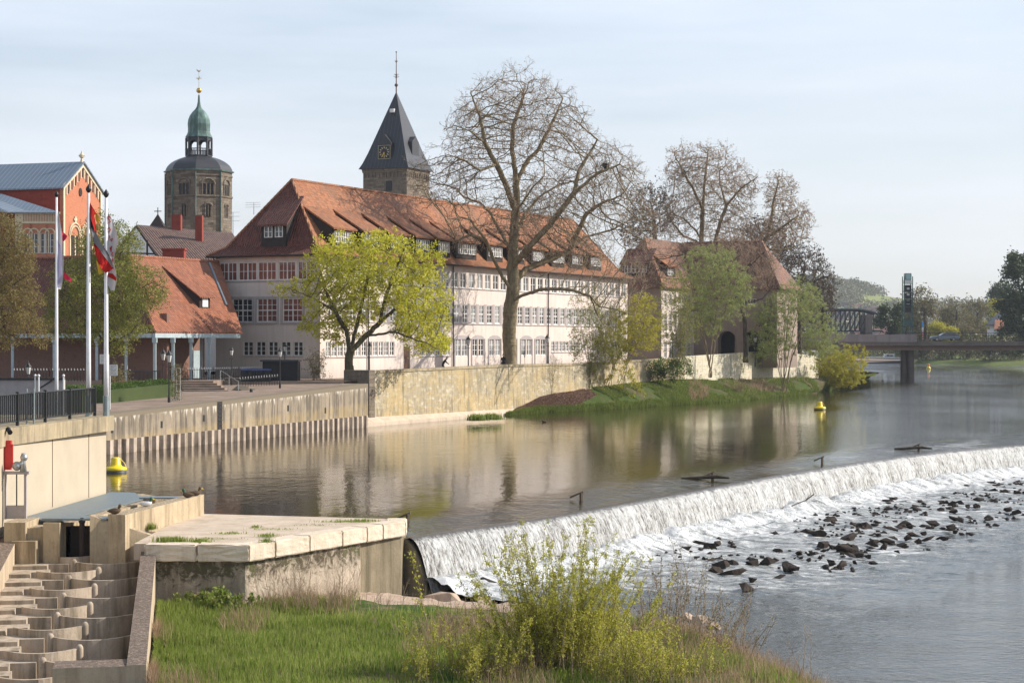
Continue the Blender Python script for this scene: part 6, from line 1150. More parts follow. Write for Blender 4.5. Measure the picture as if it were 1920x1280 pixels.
tree('plane_tree', 'bare tree veiling the roof and arches of the arched house', 'tree', [[(1398, 668, 0), (1396, 600, 0), (1388, 550, 0), (1378, 510, 0), (1372, 470, 0)], [(1390, 560, 0), (1345, 560, 0), (1310, 545, -1)], [(1392, 575, 0), (1430, 560, 0), (1450, 535, 0)], [(1380, 520, 0), (1340, 490, 0), (1300, 470, 0)], [(1380, 520, 0), (1415, 490, 0), (1435, 470, 0)]],
     238, [px_lobe(*a) for a in ((1370, 478, 48, 42, 238, 4), (1298, 485, 48, 40, 238, 3), (1425, 505, 38, 42, 238, 4), (1330, 545, 50, 28, 238, 3), (1225, 500, 38, 38, 238, 2.5))], 2200, .45, .7, .26, .018, 'bark_dark', 'twig_brown', None, 29, (.040, 2, 1.0, .016, .1, 3), buds=('bud', 11000, .075))
# maple in young leaf
tree('maple_tree', 'broad maple with bright yellow green young leaves behind the river wall', 'tree', [[(655, 705, 0), (654, 675, 0), (659, 652, 0), (668, 615, 0), (676, 580, 0), (690, 520, 0), (700, 470, 0)], [(658, 656, 0), (650, 620, -1), (636, 598, -2), (620, 578, -2), (590, 560, -3), (555, 545, -3)], [(636, 598, -2), (610, 545, 0), (600, 500, 1)], [(658, 658, 0), (685, 630, 1), (712, 605, 2), (740, 580, 2), (790, 540, 2), (825, 500, 2)], [(712, 605, 2), (722, 560, 0), (740, 510, -1), (760, 460, -2)], [(690, 628, 1), (740, 622, -2), (790, 640, -3), (835, 660, -3)]],
     160, [px_lobe(*a) for a in ((700, 500, 115, 68, 160, 5), (640, 550, 70, 75, 160, 4.5), (560, 542, 48, 22, 160, 2.5), (780, 560, 68, 72, 160, 4.5), (800, 630, 52, 34, 160, 3), (820, 480, 24, 24, 160, 2.5), (610, 480, 42, 32, 160, 3), (600, 610, 50, 25, 160, 3))], 2600, .34, .5, .36, .013, 'bark_maple', 'bark_maple', None, 6, (.03, 1, .5, .009, .1, 2), leaf=('leaf_maple', 34000, .11, .16), shell=.4, iters=120)
# willowy trees and scrub on the wooded bank
def scrub(name, label, cat, base, Y, stems, top, lob, leaf, nleaf, size, seed, group=None, bark='bark_stem', rb=.09, nat=700, tw=(.03, 2, .9, .010, .25, 2), dk=.8, trop=(0, 0, .12), spread=.10, bm='bark_stem'):
    rng = np.random.default_rng(seed); L = []
    for i in range(stems):
        x1 = base[0]+(rng.random()-.5)*2*top[2]*.75; y1 = base[1]-(base[1]-top[1])*rng.uniform(.55, .85); mx_ = base[0]+(x1-base[0])*.35
        L.append([(base[0]+rng.uniform(-1, 1)*top[3], base[1], rng.uniform(-.5, .5)), (mx_, (base[1]+y1)/2, rng.uniform(-1, 1)), (x1, y1, rng.uniform(-2, 2))])
    N, par = [], []
    root = empty(name, tuple(P(base[0], base[1], Y)), label, cat, group); tr = []; Tp = []; TwV = []
    A = lobes([px_lobe(*a) for a in lob], nat, rng, .5)
    allP, allpar = [], []; o = 0
    for l in L:
        n_, p_ = limb_nodes([l], Y, .5); allpar += [q+o if q >= 0 else (0 if o else -1) for q in p_]; allP += n_; o = len(allP)
    Pn, par = colonize(A, allP, allpar, .45, dk, 60, rng, trop, .12)
    n = len(par); kid = np.zeros(n); c = np.zeros(n)
    for q in par: 
        if q >= 0: kid[q] += 1
    c = np.where(kid == 0, 1., 0.)
    for i in range(n-1, -1, -1):
        if par[i] >= 0: c[par[i]] += c[i]
    cm = max(c.max(), 2); r = .010*np.maximum(c, 1)**(math.log(rb/.010)/math.log(cm)); i = np.where(par >= 0)[0]; p = par[i]; ps = []
    for lo, hi, m_ in ((.03, 9, 6), (0, .03, 3)):
        m = (r[i] >= lo) & (r[i] < hi)
        if m.any(): ps.append(tubes(Pn[p][m], Pn[i][m], np.minimum(r[p][m], r[i][m]*1.3), r[i][m], m_))
    V, Fc = merge(ps); np_obj('stems', V, Fc, MT[bark], root)
    segs, tips = twigs(Pn, par, r, rng, tw[0], tw[1], tw[2], tw[3], tw[4], tw[5]); V, Fc = merge([tubes(*s, 3) for s in segs]); mid = np.zeros(len(Fc), int)
    if nleaf:
        C = tips[rng.integers(0, len(tips), nleaf)]+rng.normal(0, spread, (nleaf, 3)); v, f = scatter_quads(C, rng.uniform(size*.6, size*1.3, nleaf), rng); mid = np.concatenate([mid, np.ones(len(f), int)]); Fc = np.concatenate([Fc, f+len(V)]); V = np.concatenate([V, v])
    np_obj('foliage', V, Fc, [MT[bm], MT[leaf or 'bud']], root, midx=mid, smooth=False); return root
scrub('willow_tree', 'tall willow in fine pale green leaf in front of the arched house', 'tree', (1330, 706), 226, 4, (1330, 465, 55, 5), ((1335, 500, 58, 42, 226, 4), (1300, 560, 40, 50, 226, 4), (1375, 550, 38, 52, 226, 4), (1330, 600, 40, 35, 226, 3)), 'leaf_willow', 34000, .075, 31, rb=.19, nat=1300)
scrub('willow_tree', 'wide willow with arching stems and fresh green leaves beside the garden wall', 'tree', (1470, 738), 240, 9, (1490, 530, 62, 5), ((1495, 580, 52, 50, 240, 5), (1450, 640, 45, 45, 240, 4), (1540, 640, 40, 42, 240, 4), (1430, 590, 20, 30, 240, 3)), 'leaf_willow', 38000, .075, 32, rb=.17, nat=1500)
scrub('willow_bush', 'yellow green willow bush hanging over the water at the river bend', 'bush', (1572, 724), 262, 12, (1580, 640, 40, 12), ((1570, 690, 42, 38, 262, 4), (1600, 700, 22, 28, 262, 3), (1620, 665, 6, 24, 262, 1)), 'leaf_yellow', 24000, .09, 33, nat=900, rb=.06)
scrub('young_tree_clump', 'clump of slender stems with yellow leaf tips in the middle of the wooded bank', 'tree', (1165, 738), 200, 9, (1190, 560, 60, 38), ((1195, 600, 42, 46, 200, 3.5), (1165, 640, 55, 40, 200, 3.5), (1222, 630, 20, 40, 200, 3)), 'leaf_yellow', 20000, .075, 34, nat=1000, rb=.075)
scrub('young_tree_clump', 'clump of thin brownish stems with sparse buds at the left end of the wooded bank', 'tree', (1108, 745), 197, 10, (1115, 560, 42, 32), ((1110, 590, 44, 48, 197, 3.5), (1130, 650, 42, 40, 197, 3.5), (1085, 650, 22, 40, 197, 3)), 'leaf_olive', 12000, .07, 35, nat=900, rb=.06)
scrub('young_tree_clump', 'row of slim upright stems before the sunlit end of the arched house', 'tree', (1275, 712), 212, 9, (1275, 520, 36, 32), ((1270, 560, 36, 45, 212, 3), (1280, 620, 35, 40, 212, 3), (1240, 600, 14, 60, 212, 2)), 'leaf_olive', 10000, .07, 36, nat=800, rb=.06)
scrub('sapling', 'lone thin sapling with a few leaves against the pale garden wall', 'tree', (1388, 712), 236, 1, (1388, 662, 12, 1), ((1388, 676, 22, 14, 236, 1),), 'leaf_yellow', 260, .06, 37, nat=60, rb=.04)
scrub('sapling', 'thin twiggy sapling at the left foot of the wooded bank against the old wall', 'tree', (1035, 752), 188, 3, (1040, 660, 14, 8), ((1040, 690, 20, 30, 188, 1),), 'leaf_olive', 350, .05, 38, nat=90, rb=.035)
scrub('ivy_bush', 'dark glossy ivy bush at the foot of the wall below the street steps', 'bush', (1235, 712), 212, 10, (1250, 676, 34, 30), ((1250, 695, 50, 18, 212, 1.6),), 'leaf_hedge', 5500, .09, 39, nat=240, rb=.03, spread=.2)
scrub('ivy_bush', 'dark ivy bush climbing the shaded wall right of the arches', 'bush', (1440, 662), 245, 8, (1440, 590, 12, 10), ((1441, 590, 14, 28, 246.5, 1), (1443, 635, 13, 28, 246.5, 1)), 'leaf_dark', 5000, .12, 40, nat=240, rb=.04, spread=.25)
scrub('dry_bramble', 'dry straw coloured bramble thicket by the water below the garden wall', 'bush', (1375, 742), 226, 14, (1375, 712, 40, 36), ((1370, 727, 60, 13, 226, 2),), 'grass_dry', 1500, .05, 41, nat=300, rb=.02)
# trees at the left
tree('budding_tree', 'olive brown budding tree at the left edge above the lock railing', 'tree', [[(-40, 760, 0), (-35, 640, 0), (-20, 560, 0), (0, 500, 0), (20, 450, 0)], [(-35, 600, 0), (20, 590, 0), (60, 600, 1)], [(-20, 560, 0), (30, 530, -1), (60, 510, -1)], [(-10, 530, 0), (10, 620, -1), (40, 640, -1)]], 112, [px_lobe(*a) for a in ((10, 480, 48, 75, 112, 2.6), (30, 580, 45, 65, 112, 2.4), (5, 620, 50, 35, 112, 2), (75, 625, 22, 30, 112, 1.2))], 1300, .24, .38, .2, .008, 'bark_dark', 'bark_dark', None, 51, (.02, 1, .4, .006, .1, 2), leaf=('leaf_brown', 26000, .06, .16))
tree('birch_tree', 'loose tree in small olive green leaf behind the three flagpoles', 'tree', [[(196, 735, 0), (196, 640, 0), (196, 560, 0), (200, 500, 0), (205, 440, 0)], [(196, 640, 0), (150, 590, 0), (120, 560, 0)], [(196, 590, 0), (240, 550, 0), (285, 530, 0)], [(197, 560, 0), (170, 500, 1), (160, 460, 1)], [(198, 540, 0), (230, 470, -1), (245, 440, -1)], [(196, 650, 0), (245, 625, -1), (265, 600, -1)]], 134, [px_lobe(*a) for a in ((205, 470, 60, 60, 134, 3), (150, 540, 62, 60, 134, 3), (235, 550, 55, 60, 134, 3), (200, 610, 80, 38, 134, 3), (110, 595, 42, 40, 134, 2.4), (290, 545, 26, 40, 134, 2), (225, 645, 30, 18, 134, 1.5))], 2300, .28, .42, .16, .009, 'bark_dark', 'bark_dark', None, 52, (.022, 1, .45, .007, .05, 2), leaf=('leaf_olive', 36000, .075, .18))
scrub('climbing_rose', 'sparse climbing rose bush with pale leaves at the corner of the long house', 'bush', (592, 720), 158, 10, (592, 665, 18, 16), ((592, 680, 22, 22, 158, 1),), 'leaf_mix', 1500, .06, 53, nat=260, rb=.03)
def hedge(c0, c1, dep, h, name, label, n, seed, lm='leaf_hedge', size=.06):
    rng = np.random.default_rng(seed); c0 = Vector(c0); c1 = Vector(c1); u = rng.random(n); v = rng.random(n); w = rng.random(n); L = c1-c0; nn = Vector((L.y, -L.x, 0)).normalized()
    f = rng.integers(0, 3, n); v = np.where(f == 0, 1, v); w = np.where(f == 1, 1, w); C = np.array(c0)+u[:, None]*np.array(L)+(v[:, None]*dep)*np.array(nn)+np.stack([0*w, 0*w, w*h*(.88+.12*np.sin(u*23))], 1)+rng.normal(0, .06, (n, 3))
    r = empty(name, tuple(c0), label, 'hedge'); V, Fq = scatter_quads(C, rng.uniform(size*.6, size*1.3, n), rng); np_obj('foliage', V, Fq, MT[lm], r, smooth=False)
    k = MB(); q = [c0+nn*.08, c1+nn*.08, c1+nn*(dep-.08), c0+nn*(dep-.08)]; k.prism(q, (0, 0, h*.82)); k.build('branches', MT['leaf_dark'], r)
a = G(200, 763, 2.5); b = G(318, 752, 2.7); hedge((a.x-.3, a.y+.6, 2.4), (b.x, b.y+2.5, 2.7), -1.8, 1.5, 'box_hedge', 'long clipped green hedge between the sign boards and the lamp post', 14000, 61)
a = P(121, 727, 118); b = P(153, 727, 118); hedge((a.x, a.y, 2.5), (b.x, b.y, 2.5), -1.2, 1.65, 'box_hedge', 'small clipped green hedge above the lock railing', 5000, 62)
scrub('flower_bush', 'low bush with pale blossoms beside the white notice board', 'bush', (222, 735), 140, 8, (222, 700, 18, 16), ((215, 712, 26, 14, 140, 1),), 'leaf_mix', 1600, .07, 63, nat=160, rb=.02)
# grass and weeds
def blades(X_, Y_, Z_, h, wd, rng, lean=.35):
    n = len(X_); a = rng.uniform(0, 2*math.pi, n); dx, dy = np.cos(a), np.sin(a); b = rng.uniform(0, 2*math.pi, n); l = rng.uniform(.05, lean, n)*h; lx, ly = np.cos(b)*l, np.sin(b)*l; base = np.stack([X_, Y_, Z_], 1); s = np.stack([dx, dy, 0*dx], 1)*wd[:, None] if hasattr(wd, 'shape') else np.stack([dx, dy, 0*dx], 1)*wd
    m = base+np.stack([lx*.35, ly*.35, h*.6], 1); t = base+np.stack([lx, ly, h], 1)
    V = np.stack([base-s, base+s, m+s*.75, m-s*.75, t], 1).reshape(-1, 3); o = (np.arange(n)*5)[:, None]
    return V, np.concatenate([o+np.array([[0, 1, 2, 3]]), o+np.array([[3, 2, 4, 4]])]) if 0 else np.concatenate([o+np.array([[0, 1, 2, 3]])]), np.concatenate([o+np.array([[3, 2, 4]])])
def blade_obj(name, X_, Y_, Z_, h, wd, mat, rng, label, cat='grass', lean=.35):
    n = len(X_); b = rng.uniform(0, 2*math.pi, n); a = rng.uniform(0, 2*math.pi, n); l = rng.uniform(.05, lean, n)*h; base = np.stack([X_, Y_, Z_], 1); s = np.stack([np.cos(a), np.sin(a), 0*a], 1)*wd
    m = base+np.stack([np.cos(b)*l*.3, np.sin(b)*l*.3, h*.55], 1); t = base+np.stack([np.cos(b)*l, np.sin(b)*l, h], 1); V = np.stack([base-s, base+s, m+s*.8, m-s*.8, t+s*.12, t-s*.12], 1).reshape(-1, 3); o = (np.arange(n)*6)[:, None]
    Fc = np.concatenate([o+np.array([[0, 1, 2, 3]]), o+np.array([[3, 2, 4, 5]])]); ob = np_obj(name, V, Fc, MT[mat], smooth=False, origin=(float(np.mean(X_)), float(np.mean(Y_)), float(np.min(Z_)))); return tag(ob, label, cat, kind='stuff')
rg = np.random.default_rng(71)
def bank_pts(n, xr, yr, mind=.5):
    x = rg.uniform(*xr, n); y = rg.uniform(*yr, n); x = np.maximum(x, wallx(y)+.1); z, d = nearz(x, y); m = (d > mind) & ~((y > 62.4-.12*(x+7)) & (x > -7.6)) & ~((y > 59.9) & (x < -8.3)) & (y < 60.2+np.maximum(0, (x+8.5))*1.5); return x[m], y[m], z[m]
x, y, z = bank_pts(150000, (-12, 9), (43.5, 62.5), .7); ck = fbm(x*.45, y*.45, 3, 77); m = (ck > .36-.02*rg.random(len(x))) | (x < -3+rg.normal(0, 1.5, len(x))); m &= rg.random(len(x)) < .9; m &= ~((x > -5.6+rg.normal(0, .4, len(x))) & (y > 58.6+rg.normal(0, .4, len(x))))
hh = rg.uniform(.12, .36, m.sum())*(.6+.9*fbm(x[m]*.6, y[m]*.6, 3, 5)); blade_obj('grass', x[m], y[m], z[m]-.03, hh, .012, 'grass_near', rg, 'fresh green grass covering the near bank')
x, y, z = bank_pts(44000, (-12, 10), (43.5, 62.5), .2); ck = fbm(x*.5, y*.5, 3, 91); m = (ck > np.where(x < -3, .53, .45)) | ((y > 59.5+rg.normal(0, .5, len(x))) & (x > -8)) | ((x > 3+rg.normal(0, 1, len(x))) & (rg.random(len(x)) < .35)); m &= ~((x > -5.2) & (y > 58.8+rg.normal(0, .3, len(x))) & (rg.random(len(x)) < .93)); hh = rg.uniform(.2, .7, m.sum()); blade_obj('dry_stalks', x[m], y[m], z[m]-.03, hh, .007, 'grass_dry', rg, 'dry straw coloured stalks among the grass and along the pier foot', 'stalks', .5)
# tufts on the pier deck, at the coping and on the far bank
tx_, ty_, tz_, th_ = [], [], [], []
for cx, cy, zz, sx, n, h in ((322, 1015, .45, .55, 700, .16), (375, 1016, .45, .35, 350, .12), (503, 1005, .45, .35, 160, .10), (500, 1016, .45, .2, 90, .16), (430, 1000, .45, .5, 160, .07), (640, 978, .45, .9, 260, .07), (680, 977, .45, .6, 260, .09), (480, 988, .45, .2, 80, .08), (283, 992, .5, .16, 160, .2), (395, 1010, .45, .9, 160, .05), (520, 992, .45, .9, 130, .05), (590, 984, .45, .6, 80, .04), (180, 1020, -.3, .2, 140, .16)):
    c = G(cx, cy, zz); tx_.append(rg.normal(c.x, sx*.5, n)); ty_.append(rg.normal(c.y, .13, n)); tz_.append(np.full(n, zz)); th_.append(rg.uniform(.4, 1.3, n)*h)
blade_obj('weeds', np.concatenate(tx_), np.concatenate(ty_), np.concatenate(tz_), np.concatenate(th_), .010, 'grass_near', rg, 'weeds growing in the cracks of the pier top')
u = rg.uniform(.05, 8.7, 130000); v = rg.random(130000)**1.2; ii = (u*10).astype(int); jj = np.clip((v*21).astype(int), 0, 20); f_ = (u*10-ii)[:, None]; g_ = (v*21-jj)[:, None]; q = BV[ii, jj]*(1-f_)*(1-g_)+BV[ii+1, jj]*f_*(1-g_)+BV[ii, jj+1]*(1-f_)*g_+BV[ii+1, jj+1]*f_*g_
leafy = (u+1.6*(fbm(u*1.5, v*4, 3, 8)-.47) < 1.9) & (v > .35-.1*u); gr_ = ~leafy & (fbm(q[:, 0]*.2, q[:, 1]*.2, 3, 3) > .36); q2 = q[gr_]; blade_obj('bank_grass', q2[:, 0], q2[:, 1], q2[:, 2]-.03, rg.uniform(.1, .34, len(q2)), .03, 'grass_bank', rg, 'bright green grass on the wooded bank')
q3 = q[(v < .14) & (rg.random(len(v)) < .9)]; blade_obj('waterside_tufts', q3[:, 0], q3[:, 1], np.maximum(q3[:, 2], 0)-.03, rg.uniform(.15, .5, len(q3))*(.4+1.2*fbm(q3[:, 0]*.5, q3[:, 1]*.5, 3, 4)), .03, 'grass_bank', rg, 'dark grass tufts along the waterline of the wooded bank')
q4 = q[leafy]; V, Fq = scatter_quads(q4+np.array([0, 0, .06]), rg.uniform(.05, .12, len(q4)), rg); tag(np_obj('leaf_litter', V, Fq, MT['leaf_litter'], smooth=False), 'brown fallen leaves heaped at the foot of the old wall', 'leaves', kind='stuff')
q5 = q[(u > 4.4) & (v < .7) & (rg.random(len(u)) < .18) & (fbm(u*2.2, v*2.5, 3, 6) > .47)]; blade_obj('bank_brush', q5[:, 0], q5[:, 1], q5[:, 2]-.03, rg.uniform(.3, 1.0, len(q5)), .02, 'grass_dry', rg, 'dry brush along the bank below the garden wall', 'brush', .6)
# tufts on the footing of the old wall
a1_, a2_ = [], []
c = G(893, 783, .45); n = 600; xx = np.concatenate([rg.normal(c.x, .35, n), rg.normal(c.x+1.25, .4, n)]); yy = np.concatenate([rg.normal(c.y, .3, n), rg.normal(c.y+2.0, .3, n)]); blade_obj('footing_tufts', xx, yy, np.full(2*n, .2), rg.uniform(.2, .65, 2*n), .03, 'grass_near', rg, 'two green tufts on the pale footing of the old river wall')
# the yellow green bush in the foreground, shoots and dry scrub beside it
def near_bush(name, label, cx, cy, nst, hmin, hmax, fan, leaf, nleaf, seed, size=.035, bark='bark_stem', rb=.016, cat='bush', depth=1.1, spread=1.6, keep=1.0):
    rng = np.random.default_rng(seed); S = []; root = empty(name, (cx, cy, float(nearz(np.array([cx]), np.array([cy]))[0][0])-.1), label, cat); tips = []; P0, P1, R0, R1 = [], [], [], []
    for i in range(nst):
        bx, by = rng.normal(cx, spread*.45), rng.normal(cy, depth*.5); z0 = root.location.z; p = np.array([bx, by, z0]); f = (bx-cx)/spread; d = np.array([f*fan+rng.normal(0, .12), rng.normal(0, .15), 1.]); h = rng.uniform(hmin, hmax)*(1-.28*abs(f)); m = 12; r = rb*rng.uniform(.6, 1.2)
        for s in range(m):
            d = d+rng.normal(0, .07, 3); d[2] = max(d[2], .5); d /= np.linalg.norm(d); q = p+d*h/m; P0.append(p); P1.append(q); R0.append(r*(1-s/m)+.003); R1.append(r*(1-(s+1)/m)+.003)
            if s > 1:
                for _ in range(2):
                    if rng.random() < .7:
                        e = d+rng.normal(0, .45, 3); e /= np.linalg.norm(e); l = rng.uniform(.15, .55)*(1.1-s/m*.6); e2 = q+e*l; P0.append(q); P1.append(e2); R0.append(.005); R1.append(.003); t = rng.random((9, 1)); tips.append(q+(e2-q)*t)
                tips.append(p+(q-p)*rng.random((3, 1)))
            p = q
    V, Fc = tubes(np.array(P0), np.array(P1), np.array(R0), np.array(R1), 4); np_obj('stems', V, Fc, MT[bark], root)
    if nleaf: T = np.concatenate(tips); C = T[rng.integers(0, len(T), nleaf)]+rng.normal(0, .035, (nleaf, 3)); V, Fq = scatter_quads(C, rng.uniform(size*.6, size*1.3, nleaf), rng); np_obj('leaves', V, Fq, MT[leaf], root, smooth=False)
near_bush('willow_bush', 'large yellow green willow bush in the middle of the near bank before the weir', 1.35, 49.0, 140, 1.4, 4.15, .36, 'leaf_bush', 52000, 81, .028, spread=1.5, rb=.012)
near_bush('willow_bush', 'low yellow green shrub left of the large willow bush', -1.5, 47.6, 50, .8, 2.0, .3, 'leaf_bush', 9500, 82, .027, spread=1.7, rb=.010)
near_bush('willow_bush', 'low leafy shrub at the bottom edge right of the large willow bush', 3.6, 47.0, 44, .8, 2.1, .3, 'leaf_bush', 9500, 83, .027, spread=1.5, rb=.010)
near_bush('shoots', 'single upright leafy shoot before the left part of the falling water', -2.45, 56.5, 1, 2.9, 3.1, .1, 'leaf_bush', 150, 84, .045, spread=.05, depth=.1, cat='shoot')
near_bush('dry_shrub', 'reddish brown leafless shrub right of the large willow bush', 4.6, 53.5, 42, 1.4, 3.1, .35, 'leaf_mix', 1600, 85, .03, 'twig_brown', .010, spread=1.4)
near_bush('dry_shrub', 'tangled dry shrub at the right end of the near bank by the water', 6.3, 53.0, 24, .9, 2.3, .6, 'leaf_mix', 600, 86, .03, 'twig_brown', .009, spread=.9)
near_bush('dry_shrub', 'low brown dry scrub between the grass and the rock ledge', -.6, 55.6, 44, .4, .9, .4, 'leaf_mix', 700, 87, .025, 'twig_brown', .007, spread=3.0)
near_bush('dry_shrub', 'bare forked twigs standing alone at the bottom right of the near bank', 8.0, 50.2, 4, 1.3, 2.0, .5, 'leaf_mix', 0, 88, .03, 'twig_brown', .010, spread=.4)
near_bush('dry_shrub', 'thin leaning dry stalks in front of the lit pier wall', -6.4, 60.2, 46, .7, 1.9, .6, 'leaf_mix', 0, 89, .03, 'twig_brown', .006, spread=2.4)
near_bush('weed_clump', 'broad leaved green weeds at the foot of the pier corner', -9.6, 59.0, 22, .3, .7, .4, 'grass_near', 1400, 90, .08, 'bark_stem', .008, spread=1.0)
# ------------------------------------------------------------------ street furniture and people
lamp_mesh = {}
def lamp(loc, label, s=1.0, H=3.7):
    l = Vector(loc); r = empty('street_lamp', l, label, 'street lamp', 'old fashioned street lamps along the river')
    if not lamp_mesh:
        k = MB(); k.lathe(l, [(.10, 0), (.10, .5), (.06, .55), (.05, 1.2), (.045, H-.95), (.07, H-.93), (.03, H-.85), (.12, H-.78)], 10); k.tube(l+Vector((-.22, 0, H-1.1)), l+Vector((.22, 0, H-1.1)), .02, .02, 5); a = k.build('post', MT['metal_dark'], r)
        k = MB(); k.lathe(l, [(.11, H-.78), (.21, H-.30), (.02, H-.29)], 6); b = k.build('lantern_glass', MT['lamp_glass'], r)
        k = MB(); k.lathe(l, [(.24, H-.30), (.25, H-.27), (.10, H-.08), (.08, H-.02), (.04, H+.02), (.03, H+.12), (.005, H+.16)], 6); [k.tube(l+Vector((.115*math.cos(t), .115*math.sin(t), H-.78)), l+Vector((.22*math.cos(t), .22*math.sin(t), H-.29)), .012, .012, 4) for t in np.arange(6)*math.pi/3]; c = k.build('cap', MT['metal_dark'], r)
        lamp_mesh.update(p=(a, b, c)); return r
    for o in lamp_mesh['p']: c = o.copy(); SC.collection.objects.link(c); c.parent = r
    r.scale = (s, s, s); return r
MT['lamp_glass'] = M_plain('lamp_glass', (.62, .60, .57), (.50, .48, .46), 6, .3, 0, .5, .02)
def gl(px, py_top, Y, z0): return Vector(((px-960)/F*Y, Y, z0)), ((CZ-(py_top-640)/F*Y)-z0)/3.85
for px, py, Y_, z0, lab in ((317, 667, 129, 2.65, 'street lamp standing at the quay edge in front of the steps and trellis'), (306, 652, 139, 2.75, 'street lamp just behind and left of the quay edge lamp by the steps'), (434, 648, 150, 3.5, 'street lamp in front of the last porch posts by the stair handrail'), (525, 650, 147, 3.3, 'street lamp at the quay edge in front of the small dark shed'), (534, 641, 158, 3.6, 'dark street lamp behind the quay edge lamp, before the shed'), (53, 676, 112, 2.5, 'lantern rising above the grey lock gate at the left'),
                         (693, 640, 163, 3.7, 'street lamp just right of the maple trunk'), (878, 628, 183, 3.7, 'street lamp before the first arched windows of the long house'), (1026, 625, 204, 3.7, 'street lamp right of the big plane tree trunk'), (1261, 620, 236, 3.7, 'street lamp before the sunlit end of the arched house'), (1416, 626, 240, 3.7, 'street lamp in front of the right arch')):
    l, s = gl(px, py, Y_, z0); lamp(l, lab, s)
# flagpoles and flags
def pole(x, Y_, z0, z1, label):
    r = empty('flagpole', (x, Y_, z0), label, 'flagpole', 'flagpoles beside the lock'); l = Vector((x, Y_, 0))
    k = MB(); k.lathe(l, [(.10, z0+.8), (.095, z0+2), (.06, z1)], 12); k.build('mast', MT['pole_white'], r, smooth=True); k = MB(); k.lathe(l, [(.13, z0), (.13, z0+.8), (.10, z0+.82)], 12); k.build('base_sleeve', MT['galv'], r)
    k = MB(); k.lathe(l, [(.03, z1), (.09, z1+.07), (.12, z1+.15), (.09, z1+.23), (.03, z1+.31), (.005, z1+.36)], 12); k.build('finial', MT['black'], r, smooth=True); return r
def zy(py, Y_): return CZ-(py-640)/F*Y_
f1p = P(106, 0, 98); f2p = P(166, 0, 74.6); f3p = P(199, 0, 74.9)
pole(f1p.x, 98, 3.0, zy(370, 98), 'leftmost flagpole, carrying the pale lilac flag'); pole(f2p.x, 74.6, 4.02, zy(362, 74.6), 'middle flagpole, carrying the black red and gold flag'); pole(f3p.x, 74.9, 4.02, zy(371, 74.9), 'right flagpole, carrying the white flag with red writing')
def clothm(name, c):
    k = NT(name); k.done(c, .8, k.bump(k.noise(k.pos((1, 1, .4)), 3, 3), .3, .05), .1); t = k.n('ShaderNodeBsdfTranslucent', {'Color': c}); m = k.n('ShaderNodeMixShader', {0: .35, 1: k.b.outputs[0], 2: t.outputs[0]}); k.t.links.new(m.outputs[0], k.t.nodes['Material Output'].inputs[0]); MT[name] = k.m
for n_, c_ in (('c_white', (.66, .63, .64, 1)), ('c_lilac', (.55, .50, .68, 1)), ('c_pink', (.70, .05, .12, 1)), ('c_black', (.03, .03, .035, 1)), ('c_red', (.62, .035, .03, 1)), ('c_gold', (.70, .45, .05, 1)), ('c_grey', (.28, .28, .30, 1))): clothm(n_, c_)
def cloth(polys, Y_, px0, amp, ph=0, thick=.012):
    """polys: list of (outline in picture coordinates, material); the cloth hangs in folds in depth"""
    out = []
    for pts, m in polys:
        k = MB(); bm = bmesh.new(); V = [bm.verts.new((a, b, 0)) for a, b in pts]; f = bm.faces.new(V); bmesh.ops.triangulate(bm, faces=[f]); bmesh.ops.subdivide_edges(bm, edges=bm.edges[:], cuts=3, use_grid_fill=True)
        bm.verts.ensure_lookup_table()
        for v in bm.verts:
            w = v.co.x-px0; d = amp*math.sin(w*.22+ph+v.co.y*.012)*min(1, w/10); q = P(v.co.x, v.co.y, Y_); v.co = Vector((q.x, q.y+d, q.z))
        vs = [v.co.copy() for v in bm.verts]; fs = [[v.index for v in f.verts] for f in bm.faces]; n = len(vs)
        for v in vs: k.v.append(tuple(v))
        for v in vs: k.v.append((v.x, v.y+thick, v.z))
        for f in fs: k.f += [tuple(f), tuple(i+n for i in f[::-1])]; k.m += [0, 0]
        for e in bm.edges:
            if len(e.link_faces) == 1: a, b = e.verts[0].index, e.verts[1].index; k.f.append((a, b, b+n, a+n)); k.m.append(0)
        bm.free(); out.append((k, m))
    return out
def zc(x, y): return (90+x/5.82, 340+y/5.82)
def flag(name, Y_, px0, polys, label, loc):
    r = empty(name, loc, label, 'flag', 'flags on the three poles')
    for i, (nm, pts, m, am, off) in enumerate(polys):
        for k, mm in cloth([([zc(*p) for p in pts], m)], Y_+off, px0, am): k.build(nm, MT[mm], r, smooth=True)
flag('flag', 98, 108, [('white_field', [(104, 290), (125, 400), (150, 560), (155, 700), (163, 860), (160, 1050), (140, 1180), (104, 1170)], 'c_white', .10, 0), ('lilac_fold', [(106, 640), (135, 700), (145, 900), (130, 1150), (106, 1160)], 'c_lilac', .1, -.05), ('red_corner', [(138, 560), (150, 545), (212, 600), (150, 670)], 'c_pink', .15, .1), ('red_tail', [(165, 990), (230, 1030), (270, 1075), (250, 1092), (168, 1060)], 'c_pink', .15, .1)], 'limp pale lilac and white flag with red tips on the leftmost pole', (f1p.x, 98, zy(545, 98)))
